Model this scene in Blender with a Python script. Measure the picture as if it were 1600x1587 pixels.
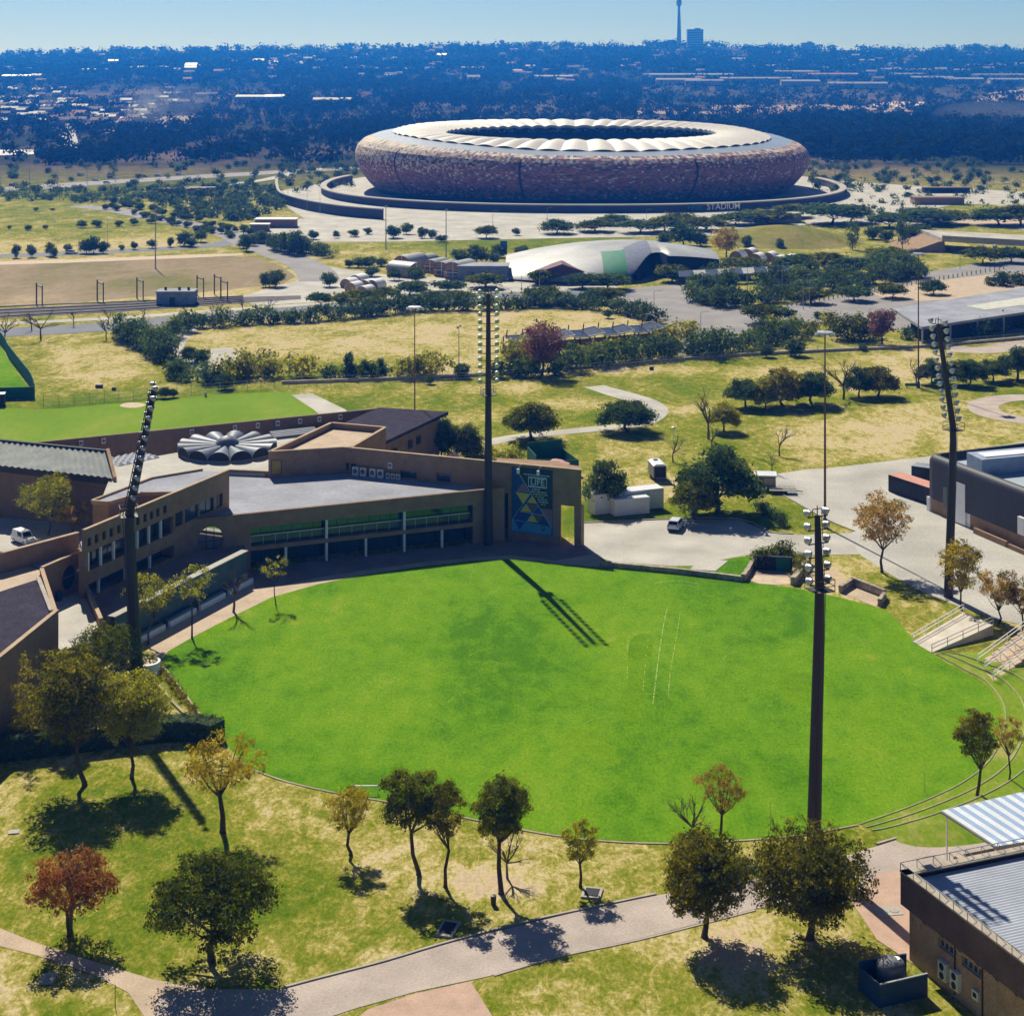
import bpy, bmesh, math, random
import numpy as np
from mathutils import Vector, Matrix
R = math.radians
random.seed(7)
for o in list(bpy.data.objects): bpy.data.objects.remove(o)
scene = bpy.context.scene
COL = scene.collection

# ------------------------------------------------------------------ camera, sky, sun, exposure
F, CX, YH, H = 2600.0, 800.0, 105.0, 72.0      # focal length in photo pixels, level camera 72 m up
cam_d = bpy.data.cameras.new('camera'); cam = bpy.data.objects.new('camera', cam_d); COL.objects.link(cam)
cam.location = (0, 0, H); cam.rotation_euler = (R(90), 0, 0)
cam_d.sensor_fit = 'HORIZONTAL'; cam_d.sensor_width = 36; cam_d.lens = 36 * F / 1600
cam_d.shift_y = -(793.5 - YH) / 1600
cam_d.clip_start = 1; cam_d.clip_end = 30000
scene.camera = cam

SUN_EL, SUN_AZ = 42.0, -19.0                    # degrees; azimuth measured from +Y towards +X
sd = Vector((math.sin(R(SUN_AZ)) * math.cos(R(SUN_EL)), math.cos(R(SUN_AZ)) * math.cos(R(SUN_EL)), math.sin(R(SUN_EL))))
w = bpy.data.worlds.new('World'); scene.world = w; w.use_nodes = True
nt = w.node_tree
sky = nt.nodes.new('ShaderNodeTexSky'); sky.sky_type = 'NISHITA'; sky.sun_disc = False
sky.sun_elevation = R(SUN_EL); sky.sun_rotation = R(SUN_AZ)
sky.altitude = 400; sky.air_density = 0.5; sky.dust_density = 0.35; sky.ozone_density = 5.0
nt.links.new(sky.outputs[0], nt.nodes['Background'].inputs[0])
nt.nodes['Background'].inputs[1].default_value = 0.05
sl = bpy.data.lights.new('sun', 'SUN'); sl.energy = 4.4; sl.angle = R(0.5); sl.color = (1.0, 0.95, 0.87)
so = bpy.data.objects.new('sun', sl); COL.objects.link(so); so.location = (-200, 400, 500)
so.rotation_euler = sd.to_track_quat('Z', 'Y').to_euler()
vs = scene.view_settings
vs.view_transform = 'Standard'; vs.look = 'None'; vs.gamma = 1; vs.use_curve_mapping = False; vs.exposure = 0.45
scene.cycles.use_denoising = True
scene.cycles.max_bounces = 7; scene.cycles.diffuse_bounces = 5; scene.cycles.glossy_bounces = 3
scene.cycles.transmission_bounces = 4; scene.cycles.volume_bounces = 0; scene.cycles.transparent_max_bounces = 6
scene.cycles.use_adaptive_sampling = True; scene.cycles.adaptive_threshold = 0.02

# ------------------------------------------------------------------ places
RNG = np.random.default_rng(3)
def P(px, py, z=0.0):
    Y = F * (H - z) / (py - YH)
    return Vector(((px - CX) * Y / F, Y, z))
def ZA(py, Y): return H - (py - YH) * Y / F        # height of a photo row at depth Y
def S(py): return (py - YH) / H                    # photo pixels per metre on the ground at a row
def sstep(a, b, x):
    t = min(1, max(0, (x - a) / (b - a))); return t * t * (3 - 2 * t)
PRY = [-500, 1320, 1500, 2000, 2500, 3200, 4000, 5000, 5600, 6500, 8000, 12000]
PRZ = [0, 0, 2.5, 6.6, 14, 29, 57, 104, 127, 105, 90, 40]
RX = [-2400, -1720, -1080, -400, 0, 500, 970, 1720, 2600]
RR = [86, 85, 77, 75, 71, 71, 76, 79, 80]
def TZ(X, Y):
    if Y < 1320: return 0.0
    z = float(np.interp(Y, PRY, PRZ))
    z += sstep(3200, 5600, Y) * (78 - float(np.interp(X * 5600 / Y, RX, RR))) * 2.15
    a = sstep(1400, 2400, Y)
    z += a * (2.2 * math.sin(X * .0061 + Y * .003) + 1.6 * math.sin(X * .013 - Y * .0071 + 2) + 1.0 * math.sin(X * .031 + 1.3 + Y * .002))
    return z
def PT(px, py):
    Y = 400.0; st = 8.0
    while Y < 7000:
        if H - (py - YH) * Y / F <= TZ((px - CX) * Y / F, Y): break
        Y += st; st = min(30, st * 1.02)
    lo, hi = Y - st, Y
    for _ in range(18):
        m = (lo + hi) / 2
        if H - (py - YH) * m / F <= TZ((px - CX) * m / F, m): hi = m
        else: lo = m
    X = (px - CX) * hi / F
    return Vector((X, hi, TZ(X, hi)))

# ------------------------------------------------------------------ materials
def nn(nt, t, **k):
    n = nt.nodes.new(t)
    for a, b in k.items(): setattr(n, a, b)
    return n
MATS = {}
def mat(name, col, rough=.8, var=.18, scale=.6, spec=.3, bump=0., bscale=8., metal=0., fine=.12, fscale=12., stretch=None, coat=0.):
    """plain surface with two octaves of real colour variation in world space"""
    if name in MATS: return MATS[name]
    m = bpy.data.materials.new(name); m.use_nodes = True; nt = m.node_tree
    b = nt.nodes['Principled BSDF']
    b.inputs['Roughness'].default_value = rough; b.inputs['Metallic'].default_value = metal
    b.inputs['Specular IOR Level'].default_value = spec
    geo = nn(nt, 'ShaderNodeNewGeometry'); src = geo.outputs['Position']
    if stretch:
        mp = nn(nt, 'ShaderNodeMapping'); mp.inputs['Scale'].default_value = stretch
        nt.links.new(src, mp.inputs['Vector']); src = mp.outputs['Vector']
    n1 = nn(nt, 'ShaderNodeTexNoise'); n1.inputs['Scale'].default_value = scale; n1.inputs['Detail'].default_value = 5
    n2 = nn(nt, 'ShaderNodeTexNoise'); n2.inputs['Scale'].default_value = fscale; n2.inputs['Detail'].default_value = 3
    nt.links.new(src, n1.inputs['Vector']); nt.links.new(src, n2.inputs['Vector'])
    def rng(n, v):
        r = nn(nt, 'ShaderNodeMapRange'); r.inputs['From Min'].default_value = .3; r.inputs['From Max'].default_value = .7
        r.inputs['To Min'].default_value = 1 - v; r.inputs['To Max'].default_value = 1 + v
        nt.links.new(n.outputs['Fac'], r.inputs['Value']); return r.outputs['Result']
    mu = nn(nt, 'ShaderNodeMath', operation='MULTIPLY'); nt.links.new(rng(n1, var), mu.inputs[0]); nt.links.new(rng(n2, fine), mu.inputs[1])
    mx = nn(nt, 'ShaderNodeVectorMath', operation='SCALE'); mx.inputs[0].default_value = col[:3]
    nt.links.new(mu.outputs[0], mx.inputs['Scale']); nt.links.new(mx.outputs[0], b.inputs['Base Color'])
    if bump:
        n3 = nn(nt, 'ShaderNodeTexNoise'); n3.inputs['Scale'].default_value = bscale; n3.inputs['Detail'].default_value = 4
        nt.links.new(src, n3.inputs['Vector'])
        bp = nn(nt, 'ShaderNodeBump'); bp.inputs['Strength'].default_value = bump; bp.inputs['Distance'].default_value = .1
        nt.links.new(n3.outputs['Fac'], bp.inputs['Height']); nt.links.new(bp.outputs['Normal'], b.inputs['Normal'])
    MATS[name] = m
    return m
def grass(name, stops, scale=.08, det=8., rough=.62, sy=.55, contrast=(.36, .64), fine=.22, bump=.5, seed=0., blend=.5):
    """turf: several grass colours mixed by noise at three sizes; stops = list of (pos, colour)"""
    m = bpy.data.materials.new(name); m.use_nodes = True; nt = m.node_tree
    b = nt.nodes['Principled BSDF']; b.inputs['Roughness'].default_value = .9; b.inputs['Specular IOR Level'].default_value = 0.0
    geo = nn(nt, 'ShaderNodeNewGeometry')
    mp = nn(nt, 'ShaderNodeMapping'); mp.inputs['Scale'].default_value = (1, sy, 1); mp.inputs['Location'].default_value = (seed, seed * 1.7, 0)
    nt.links.new(geo.outputs['Position'], mp.inputs['Vector'])
    n1 = nn(nt, 'ShaderNodeTexNoise'); n1.inputs['Scale'].default_value = scale; n1.inputs['Detail'].default_value = det; n1.inputs['Roughness'].default_value = rough; n1.inputs['Distortion'].default_value = .6
    n2 = nn(nt, 'ShaderNodeTexNoise'); n2.inputs['Scale'].default_value = scale * 9; n2.inputs['Detail'].default_value = 6; n2.inputs['Roughness'].default_value = .7
    n3 = nn(nt, 'ShaderNodeTexNoise'); n3.inputs['Scale'].default_value = 3.2; n3.inputs['Detail'].default_value = 6; n3.inputs['Roughness'].default_value = .75
    for n in (n1, n2, n3): nt.links.new(mp.outputs[0], n.inputs['Vector'])
    mx = nn(nt, 'ShaderNodeMix'); mx.data_type = 'FLOAT'; mx.inputs['Factor'].default_value = blend * .7
    nt.links.new(n1.outputs['Fac'], mx.inputs[2]); nt.links.new(n2.outputs['Fac'], mx.inputs[3])
    mr = nn(nt, 'ShaderNodeMapRange'); mr.inputs['From Min'].default_value = contrast[0]; mr.inputs['From Max'].default_value = contrast[1]
    nt.links.new(mx.outputs[0], mr.inputs['Value'])
    cr = nn(nt, 'ShaderNodeValToRGB'); el = cr.color_ramp.elements
    while len(el) < len(stops): el.new(.5)
    for e, (p, c) in zip(el, stops): e.position = p; e.color = (*c, 1)
    nt.links.new(mr.outputs[0], cr.inputs[0])
    f = nn(nt, 'ShaderNodeMapRange'); f.inputs['From Min'].default_value = .3; f.inputs['From Max'].default_value = .7; f.inputs['To Min'].default_value = 1 - fine; f.inputs['To Max'].default_value = 1 + fine
    nt.links.new(n3.outputs['Fac'], f.inputs['Value'])
    sc = nn(nt, 'ShaderNodeVectorMath', operation='SCALE'); nt.links.new(cr.outputs[0], sc.inputs[0]); nt.links.new(f.outputs[0], sc.inputs['Scale'])
    nt.links.new(sc.outputs[0], b.inputs['Base Color'])
    bp = nn(nt, 'ShaderNodeBump'); bp.inputs['Strength'].default_value = bump; bp.inputs['Distance'].default_value = .12
    nt.links.new(n3.outputs['Fac'], bp.inputs['Height']); nt.links.new(bp.outputs[0], b.inputs['Normal'])
    MATS[name] = m
    return m
def leafmat(name, dark, mid, light, trans=.35):
    m = bpy.data.materials.new(name); m.use_nodes = True; nt = m.node_tree
    out = nt.nodes['Material Output']; nt.nodes.remove(nt.nodes['Principled BSDF'])
    at = nn(nt, 'ShaderNodeAttribute'); at.attribute_name = 'v'
    oi = nn(nt, 'ShaderNodeObjectInfo')
    ad = nn(nt, 'ShaderNodeMath', operation='MULTIPLY_ADD'); ad.inputs[1].default_value = .22; nt.links.new(oi.outputs['Random'], ad.inputs[0]); nt.links.new(at.outputs['Fac'], ad.inputs[2])
    sb = nn(nt, 'ShaderNodeMath', operation='SUBTRACT'); sb.inputs[1].default_value = .11; nt.links.new(ad.outputs[0], sb.inputs[0])
    cr = nn(nt, 'ShaderNodeValToRGB'); el = cr.color_ramp.elements; el.new(.5)
    for e, (p, c) in zip(el, ((0, dark), (.5, mid), (1, light))): e.position = p; e.color = (*c, 1)
    nt.links.new(sb.outputs[0], cr.inputs[0])
    d = nn(nt, 'ShaderNodeBsdfDiffuse'); t = nn(nt, 'ShaderNodeBsdfTranslucent')
    nt.links.new(cr.outputs[0], d.inputs[0])
    hs = nn(nt, 'ShaderNodeHueSaturation'); hs.inputs['Value'].default_value = 1.15; hs.inputs['Hue'].default_value = .49; nt.links.new(cr.outputs[0], hs.inputs['Color']); nt.links.new(hs.outputs[0], t.inputs[0])
    mx = nn(nt, 'ShaderNodeMixShader'); mx.inputs[0].default_value = trans
    nt.links.new(d.outputs[0], mx.inputs[1]); nt.links.new(t.outputs[0], mx.inputs[2]); nt.links.new(mx.outputs[0], out.inputs['Surface'])
    MATS[name] = m
    return m
def glassmat(name, col, rough=.06, metal=.75):
    m = bpy.data.materials.new(name); m.use_nodes = True; b = m.node_tree.nodes['Principled BSDF']
    b.inputs['Base Color'].default_value = (*col, 1); b.inputs['Roughness'].default_value = rough; b.inputs['Metallic'].default_value = metal
    MATS[name] = m
    return m

# ------------------------------------------------------------------ meshes and objects
class MB:
    def __init__(s): s.v = []; s.f = []
    def add(s, vs, fs):
        n = len(s.v); s.v += [tuple(v) for v in vs]; s.f += [tuple(i + n for i in f) for f in fs]; return s
    def prism(s, pts, z0, z1):
        n = len(pts)
        ar = sum(pts[i][0] * pts[(i + 1) % n][1] - pts[(i + 1) % n][0] * pts[i][1] for i in range(n))
        if ar < 0: pts = pts[::-1]
        vs = [(p[0], p[1], z0) for p in pts] + [(p[0], p[1], z1) for p in pts]
        return s.add(vs, [tuple(range(n - 1, -1, -1)), tuple(range(n, 2 * n))] + [(i, (i + 1) % n, n + (i + 1) % n, n + i) for i in range(n)])
    def hexa(s, c):       # 8 corners, bottom ring then top ring, counter-clockwise from above
        return s.add(c, [(3, 2, 1, 0), (4, 5, 6, 7), (0, 1, 5, 4), (1, 2, 6, 5), (2, 3, 7, 6), (3, 0, 4, 7)])
    def box(s, c, size, rz=0.0):
        hx, hy = size[0] / 2, size[1] / 2; ca, sa = math.cos(rz), math.sin(rz)
        q = [(c[0] + x * ca - y * sa, c[1] + x * sa + y * ca) for x, y in ((-hx, -hy), (hx, -hy), (hx, hy), (-hx, hy))]
        return s.prism(q, c[2], c[2] + size[2])
    def tube(s, pts, rad, n=6, cap=True):
        pts = [Vector(p) for p in pts]; rings = []
        for i, p in enumerate(pts):
            d = (pts[min(i + 1, len(pts) - 1)] - pts[max(i - 1, 0)]).normalized()
            a = d.orthogonal().normalized() if i == 0 else (pa - d * pa.dot(d)).normalized()
            pa = a; b = d.cross(a); r = rad[i] if isinstance(rad, (list, tuple)) else rad
            rings.append([p + (a * math.cos(2 * math.pi * k / n) + b * math.sin(2 * math.pi * k / n)) * r for k in range(n)])
        vs = [v for r in rings for v in r]; fs = []
        for i in range(len(pts) - 1):
            for k in range(n): fs.append((i * n + k, i * n + (k + 1) % n, (i + 1) * n + (k + 1) % n, (i + 1) * n + k))
        if cap: fs += [tuple(range(n - 1, -1, -1)), tuple(range((len(pts) - 1) * n, len(pts) * n))]
        return s.add(vs, fs)
    def bar(s, a, b, w, h=None):
        """square bar from a to b"""
        a, b = Vector(a), Vector(b); d = (b - a).normalized(); h = h or w
        u = Vector((0, 0, 1)).cross(d)
        u = u.normalized() if u.length > .01 else Vector((1, 0, 0)); v = d.cross(u)
        q = [u * x * w / 2 + v * y * h / 2 for x, y in ((-1, -1), (1, -1), (1, 1), (-1, 1))]
        return s.add([a + k for k in q] + [b + k for k in q], [(0, 1, 2, 3), (7, 6, 5, 4), (0, 4, 5, 1), (1, 5, 6, 2), (2, 6, 7, 3), (3, 7, 4, 0)])
    def lathe(s, prof, c, n=16, axis='Z'):
        vs = []; m = len(prof)
        for k in range(n):
            a = 2 * math.pi * k / n
            for r, z in prof: vs.append((c[0] + r * math.cos(a), c[1] + r * math.sin(a), c[2] + z))
        fs = [(k * m + i, ((k + 1) % n) * m + i, ((k + 1) % n) * m + i + 1, k * m + i + 1) for k in range(n) for i in range(m - 1)]
        return s.add(vs, fs)
    def sheet(s, pts): return s.add(pts, [tuple(range(len(pts)))])
    def mesh(s, name, off=(0, 0, 0)):
        me = bpy.data.meshes.new(name)
        me.from_pydata([(x - off[0], y - off[1], z - off[2]) for x, y, z in s.v], [], s.f)
        me.update(); return me
def link(name, data, m=None, parent=None):
    o = bpy.data.objects.new(name, data); COL.objects.link(o)
    if m is not None and data is not None: data.materials.append(m)
    if parent is not None: o.parent = parent
    return o
def tag(o, label, cat=None, group=None, kind=None):
    if label: o['label'] = label
    if cat: o['category'] = cat
    if group: o['group'] = group
    if kind: o['kind'] = kind
    return o
def thing(name, label, cat, loc, group=None):
    o = link(name, None); o.location = loc
    return tag(o, label, cat, group)
def wloc(o):
    l = Vector(o.location)
    while o.parent: o = o.parent; l += o.location
    return l
def part(name, mb, m, parent, smooth=False, label=None):
    """mb in world coordinates, parents unrotated"""
    me = mb.mesh(name, wloc(parent)) if isinstance(mb, MB) else mb
    o = link(name, me, m, parent)
    if smooth: me.polygons.foreach_set('use_smooth', [True] * len(me.polygons))
    if label: o['label'] = label
    return o
def solo(name, mb, m, label, cat, loc=None, group=None, kind=None, smooth=False):
    loc = Vector(loc) if loc is not None else Vector(mb.v[0])
    o = link(name, mb.mesh(name, loc), m); o.location = loc
    if smooth: o.data.polygons.foreach_set('use_smooth', [True] * len(o.data.polygons))
    return tag(o, label, cat, group, kind)
def struct(name, mb, m, parent=None):
    o = link(name, mb.mesh(name), m)
    o['kind'] = 'structure'
    return o
def copy_tree(o, parent=None):
    c = o.copy(); COL.objects.link(c); c.parent = parent
    for ch in o.children: copy_tree(ch, c)
    return c
class Frame:
    """local frame along a wall: u along it, v outwards (right-hand side of the direction of travel), z up"""
    def __init__(s, a, b):
        s.o = Vector((a[0], a[1], 0)); d = Vector((b[0] - a[0], b[1] - a[1], 0)); s.L = d.length; s.u = d.normalized(); s.n = Vector((s.u.y, -s.u.x, 0))
    def p(s, u, v, z): return s.o + s.u * u + s.n * v + Vector((0, 0, z))
    def box(s, mb, u0, u1, v0, v1, z0, z1):
        return mb.prism([tuple(s.p(u, v, 0))[:2] for u, v in ((u0, v1), (u1, v1), (u1, v0), (u0, v0))], z0, z1)
    def ux(s, px):
        """u of the point of the wall line seen in photo column px"""
        k = (px - CX) / F
        return (k * s.o.y - s.o.x) / (s.u.x - k * s.u.y)
def smooth_poly(pts, n=4, closed=True):
    out = []; N = len(pts); pts = [Vector(p) for p in pts]
    for i in range(N if closed else N - 1):
        g = (lambda j: pts[j % N]) if closed else (lambda j: pts[min(max(j, 0), N - 1)])
        p0, p1, p2, p3 = g(i - 1), g(i), g(i + 1), g(i + 2)
        for k in range(n):
            t = k / n
            out.append(.5 * ((2 * p1) + (p2 - p0) * t + (2 * p0 - 5 * p1 + 4 * p2 - p3) * t * t + (3 * p1 - p0 - 3 * p2 + p3) * t ** 3))
    if not closed: out.append(pts[-1])
    return out
def flat(name, px, m, z, sm=0, kind='structure'):
    pts = [P(x, y) for x, y in px]
    if sm: pts = smooth_poly(pts, sm)
    mb = MB().sheet([(p.x, p.y, z) for p in pts])
    me = mb.mesh(name); bm = bmesh.new(); bm.from_mesh(me); bmesh.ops.triangulate(bm, faces=bm.faces[:]); bm.to_mesh(me); bm.free()
    for pl in me.polygons: pass
    o = link(name, me, m); o['kind'] = kind
    if me.polygons and me.polygons[0].normal.z < 0: me.flip_normals()
    return o
def stroke_pts(px, wid, sm=4):
    c = smooth_poly([P(x, y) for x, y in px], sm, closed=False)
    l, r = [], []
    for i, p in enumerate(c):
        d = (c[min(i + 1, len(c) - 1)] - c[max(i - 1, 0)]).normalized(); n = Vector((-d.y, d.x, 0))
        l.append(p + n * wid / 2); r.append(p - n * wid / 2)
    return c, l, r
def road(name, px, wid, m, z, sm=4):
    c, l, r = stroke_pts(px, wid, sm); k = len(c)
    mb = MB().add([(p.x, p.y, z) for p in l + r], [(k + i, k + i + 1, i + 1, i) for i in range(k - 1)])
    return struct(name, mb, m)
def curb(mb, px, wid, h, sm=3, z0=0.0):
    c, l, r = stroke_pts(px, wid, sm); k = len(c)
    vs = [(p.x, p.y, z0) for p in l] + [(p.x, p.y, z0) for p in r] + [(p.x, p.y, z0 + h) for p in l] + [(p.x, p.y, z0 + h) for p in r]
    fs = []
    for i in range(k - 1):
        fs += [(2 * k + i, 3 * k + i, 3 * k + i + 1, 2 * k + i + 1), (i, 2 * k + i, 2 * k + i + 1, i + 1), (k + i, k + i + 1, 3 * k + i + 1, 3 * k + i)]
    fs += [(0, k, 3 * k, 2 * k), (k - 1, 3 * k - 1, 4 * k - 1, 2 * k - 1)]
    return mb.add(vs, fs)
HAZE_COL, HAZE_D, HAZE_G = (.02, .22, 1.0, 1), 1.9e-4, 0.3
# ------------------------------------------------------------------ the ground sheet
def ground_mat():
    m = bpy.data.materials.new('ground_turf'); m.use_nodes = True; nt = m.node_tree
    b = nt.nodes['Principled BSDF']; b.inputs['Roughness'].default_value = .95; b.inputs['Specular IOR Level'].default_value = 0.0
    geo = nn(nt, 'ShaderNodeNewGeometry')
    at = nn(nt, 'ShaderNodeAttribute'); at.attribute_name = 'dry'
    fa = nn(nt, 'ShaderNodeAttribute'); fa.attribute_name = 'veld'
    mp = nn(nt, 'ShaderNodeMapping'); mp.inputs['Scale'].default_value = (1, .6, 1); nt.links.new(geo.outputs['Position'], mp.inputs['Vector'])
    def noise(s, d, r, dist=0.):
        n = nn(nt, 'ShaderNodeTexNoise'); n.inputs['Scale'].default_value = s; n.inputs['Detail'].default_value = d; n.inputs['Roughness'].default_value = r; n.inputs['Distortion'].default_value = dist
        nt.links.new(mp.outputs[0], n.inputs['Vector']); return n.outputs['Fac']
    n1 = noise(.11, 9, .62, .8); n2 = noise(.75, 9, .74, .6); n3 = noise(2.8, 6, .8)
    def ma(a, k, c):
        x = nn(nt, 'ShaderNodeMath', operation='MULTIPLY_ADD'); nt.links.new(a, x.inputs[0]); x.inputs[1].default_value = k
        if isinstance(c, (int, float)): x.inputs[2].default_value = c
        else: nt.links.new(c, x.inputs[2])
        return x.outputs[0]
    s = ma(n1, 1.35, ma(n2, 1.75, ma(n3, .8, -1.95)))
    s = ma(at.outputs['Fac'], 1.0, s)
    cr = nn(nt, 'ShaderNodeValToRGB'); el = cr.color_ramp.elements
    st = ((0., (.095, .165, .008)), (.24, (.16, .205, .014)), (.44, (.25, .25, .034)), (.62, (.41, .35, .10)), (.80, (.57, .475, .24)), (1., (.56, .43, .29)))
    while len(el) < len(st): el.new(.5)
    for e, (p, c) in zip(el, st): e.position = p; e.color = (*c, 1)
    nt.links.new(s, cr.inputs[0])
    f = nn(nt, 'ShaderNodeMapRange'); f.inputs['From Min'].default_value = .3; f.inputs['From Max'].default_value = .7; f.inputs['To Min'].default_value = .66; f.inputs['To Max'].default_value = 1.3
    nt.links.new(n3, f.inputs['Value'])
    sc = nn(nt, 'ShaderNodeVectorMath', operation='SCALE'); nt.links.new(cr.outputs[0], sc.inputs[0]); nt.links.new(f.outputs[0], sc.inputs['Scale'])
    # far bushveld: brown earth, dark scrub
    mp2 = nn(nt, 'ShaderNodeMapping'); mp2.inputs['Scale'].default_value = (1, .45, 1); nt.links.new(geo.outputs['Position'], mp2.inputs['Vector'])
    n4 = nn(nt, 'ShaderNodeTexNoise'); n4.inputs['Scale'].default_value = .006; n4.inputs['Detail'].default_value = 10; n4.inputs['Roughness'].default_value = .7; nt.links.new(mp2.outputs[0], n4.inputs['Vector'])
    c2 = nn(nt, 'ShaderNodeValToRGB'); e2 = c2.color_ramp.elements
    st2 = ((.36, (.022, .032, .014)), (.47, (.05, .055, .028)), (.58, (.12, .095, .065)), (.72, (.22, .165, .115)))
    while len(e2) < len(st2): e2.new(.5)
    for e, (p, c) in zip(e2, st2): e.position = p; e.color = (*c, 1)
    nt.links.new(n4.outputs['Fac'], c2.inputs[0])
    mx = nn(nt, 'ShaderNodeMix'); mx.data_type = 'RGBA'
    nt.links.new(fa.outputs['Fac'], mx.inputs[0]); nt.links.new(sc.outputs[0], mx.inputs[6]); nt.links.new(c2.outputs[0], mx.inputs[7])
    nt.links.new(mx.outputs[2], b.inputs['Base Color'])
    bp = nn(nt, 'ShaderNodeBump'); bp.inputs['Strength'].default_value = .6; bp.inputs['Distance'].default_value = .15
    nt.links.new(n3, bp.inputs['Height']); nt.links.new(bp.outputs[0], b.inputs['Normal'])
    return m
# land cover: (x, y, half width, half height in the photo, value); 0 lush, .3 olive, .55 straw, .8 dry, 1 bare soil
COVER = [(800, 1400, 2000, 260, .50), (430, 1245, 120, 40, .60), (860, 1335, 130, 40, .62), (755, 1372, 90, 26, .92), (640, 1350, 60, 40, .6), (560, 1300, 120, 40, .56),
 (250, 1255, 120, 40, .32), (430, 1400, 170, 50, .24), (150, 1330, 130, 30, .25), (590, 1440, 120, 30, .32), (300, 1340, 120, 50, .24), (60, 1300, 70, 60, .45),
 (980, 1480, 160, 40, .62), (1150, 1495, 60, 40, .92), (1180, 1440, 60, 30, .8), (880, 1560, 180, 25, .42), (1000, 1540, 120, 40, .45), (1300, 1540, 120, 40, .5), (60, 1545, 150, 50, .6), (100, 1580, 60, 18, .2), (640, 1495, 90, 14, .7),
 (1420, 1290, 140, 30, .38), (1560, 1225, 60, 30, .85), (1340, 900, 60, 30, .7), (1290, 905, 30, 20, .95), (1420, 910, 70, 26, .38), (1480, 950, 60, 40, .5), (1560, 1000, 60, 40, .6), (1500, 1100, 120, 120, .3),
 (1000, 805, 120, 30, .15), (1200, 810, 70, 30, .22), (1040, 765, 50, 22, .85), (960, 800, 60, 20, .1),
 (220, 660, 420, 48, .04), (130, 575, 110, 36, .72), (40, 590, 50, 50, .45), (280, 600, 90, 16, .4), (260, 590, 40, 22, .5),
 (850, 630, 260, 52, .34), (700, 650, 90, 14, .5), (900, 632, 90, 9, .62), (800, 607, 80, 8, .62), (1060, 605, 70, 16, .25), (990, 610, 60, 20, .35), (1000, 700, 80, 16, .7), (960, 690, 120, 18, .45), (780, 580, 330, 8, .72), (840, 705, 60, 14, .2),
 (1140, 680, 110, 50, .27), (1400, 660, 190, 42, .74), (1250, 640, 120, 18, .42), (1320, 690, 120, 22, .72), (1130, 740, 40, 20, .4), (1050, 640, 70, 7, .75), (1300, 575, 160, 24, .62), (1150, 560, 180, 12, .33), (1440, 570, 70, 18, .8), (1540, 618, 90, 20, .2), (1400, 625, 160, 8, .3), (1560, 560, 80, 20, .45), (1480, 650, 70, 30, .72), (1560, 660, 60, 25, .6),
 (650, 520, 420, 46, .74), (900, 500, 150, 18, .72), (480, 520, 100, 12, .6), (600, 500, 100, 8, .55), (480, 575, 180, 14, .35), (960, 548, 110, 9, .4), (1300, 520, 260, 12, .5),
 (200, 432, 330, 34, .86), (80, 460, 130, 14, .8), (120, 352, 200, 36, .44), (60, 385, 150, 9, .72), (240, 380, 90, 12, .8), (60, 330, 120, 12, .36), (340, 400, 140, 12, .5),
 (580, 392, 130, 22, .52), (720, 380, 90, 20, .3), (900, 380, 120, 16, .22), (520, 400, 90, 10, .62), (1240, 375, 150, 30, .46), (1420, 380, 80, 20, .5), (1480, 330, 150, 30, .4),
 (300, 285, 160, 9, .15), (120, 300, 140, 12, .25), (300, 255, 300, 14, .5), (1500, 290, 200, 20, .55), (1300, 300, 120, 10, .5)]
def build_ground():
    cols = list(range(-1200, -100, 220)) + list(range(-100, 1701, 9)) + list(range(1750, 2801, 210))
    Ys = [-400, 0, 60, 100] + [F * H / (py - YH) for py in np.arange(1640, 246, -3.5)]
    y = Ys[-1]
    while y < 6500: y *= 1.018; Ys.append(min(y, 6500))
    cols = np.array(cols, float); Ys = np.array(Ys); nc, nr = len(cols), len(Ys)
    X = np.zeros((nr, nc)); Yg = np.repeat(Ys[:, None], nc, 1)
    for i, y in enumerate(Ys): X[i] = (cols - CX) / F * max(y, 110)
    Z = np.array([[TZ(a, b) for a, b in zip(X[i], Yg[i])] if Ys[i] > 1320 else [0.0] * nc for i in range(nr)])
    py = YH + F * H / np.maximum(Yg, 100); px = CX + X * F / np.maximum(Yg, 100)
    d = np.full((nr, nc), .5)
    for cx, cy, rx, ry, v in COVER:
        q = ((px - cx) / rx) ** 2 + ((py - cy) / ry) ** 2
        wgt = np.exp(-np.minimum(q, 9) ** 2 * .7); d = d * (1 - wgt) + v * wgt
    veld = np.clip((Yg - 900) / 330, 0, 1)
    me = bpy.data.meshes.new('ground')
    idx = np.arange(nr * nc).reshape(nr, nc)
    q = np.stack([idx[:-1, :-1], idx[:-1, 1:], idx[1:, 1:], idx[1:, :-1]], -1).reshape(-1, 4)
    co = np.stack([X, Yg, Z], -1).reshape(-1, 3)
    me.vertices.add(len(co)); me.vertices.foreach_set('co', co.ravel().astype(np.float32))
    me.loops.add(q.size); me.loops.foreach_set('vertex_index', q.ravel().astype(np.int32))
    me.polygons.add(len(q)); me.polygons.foreach_set('loop_start', np.arange(0, q.size, 4, dtype=np.int32))
    me.update(calc_edges=True)
    for nm, a in (('dry', d), ('veld', veld)):
        at = me.attributes.new(nm, 'FLOAT', 'POINT'); at.data.foreach_set('value', a.ravel().astype(np.float32))
    me.polygons.foreach_set('use_smooth', [True] * len(q))
    o = link('ground', me, ground_mat()); o['kind'] = 'structure'
build_ground()

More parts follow.
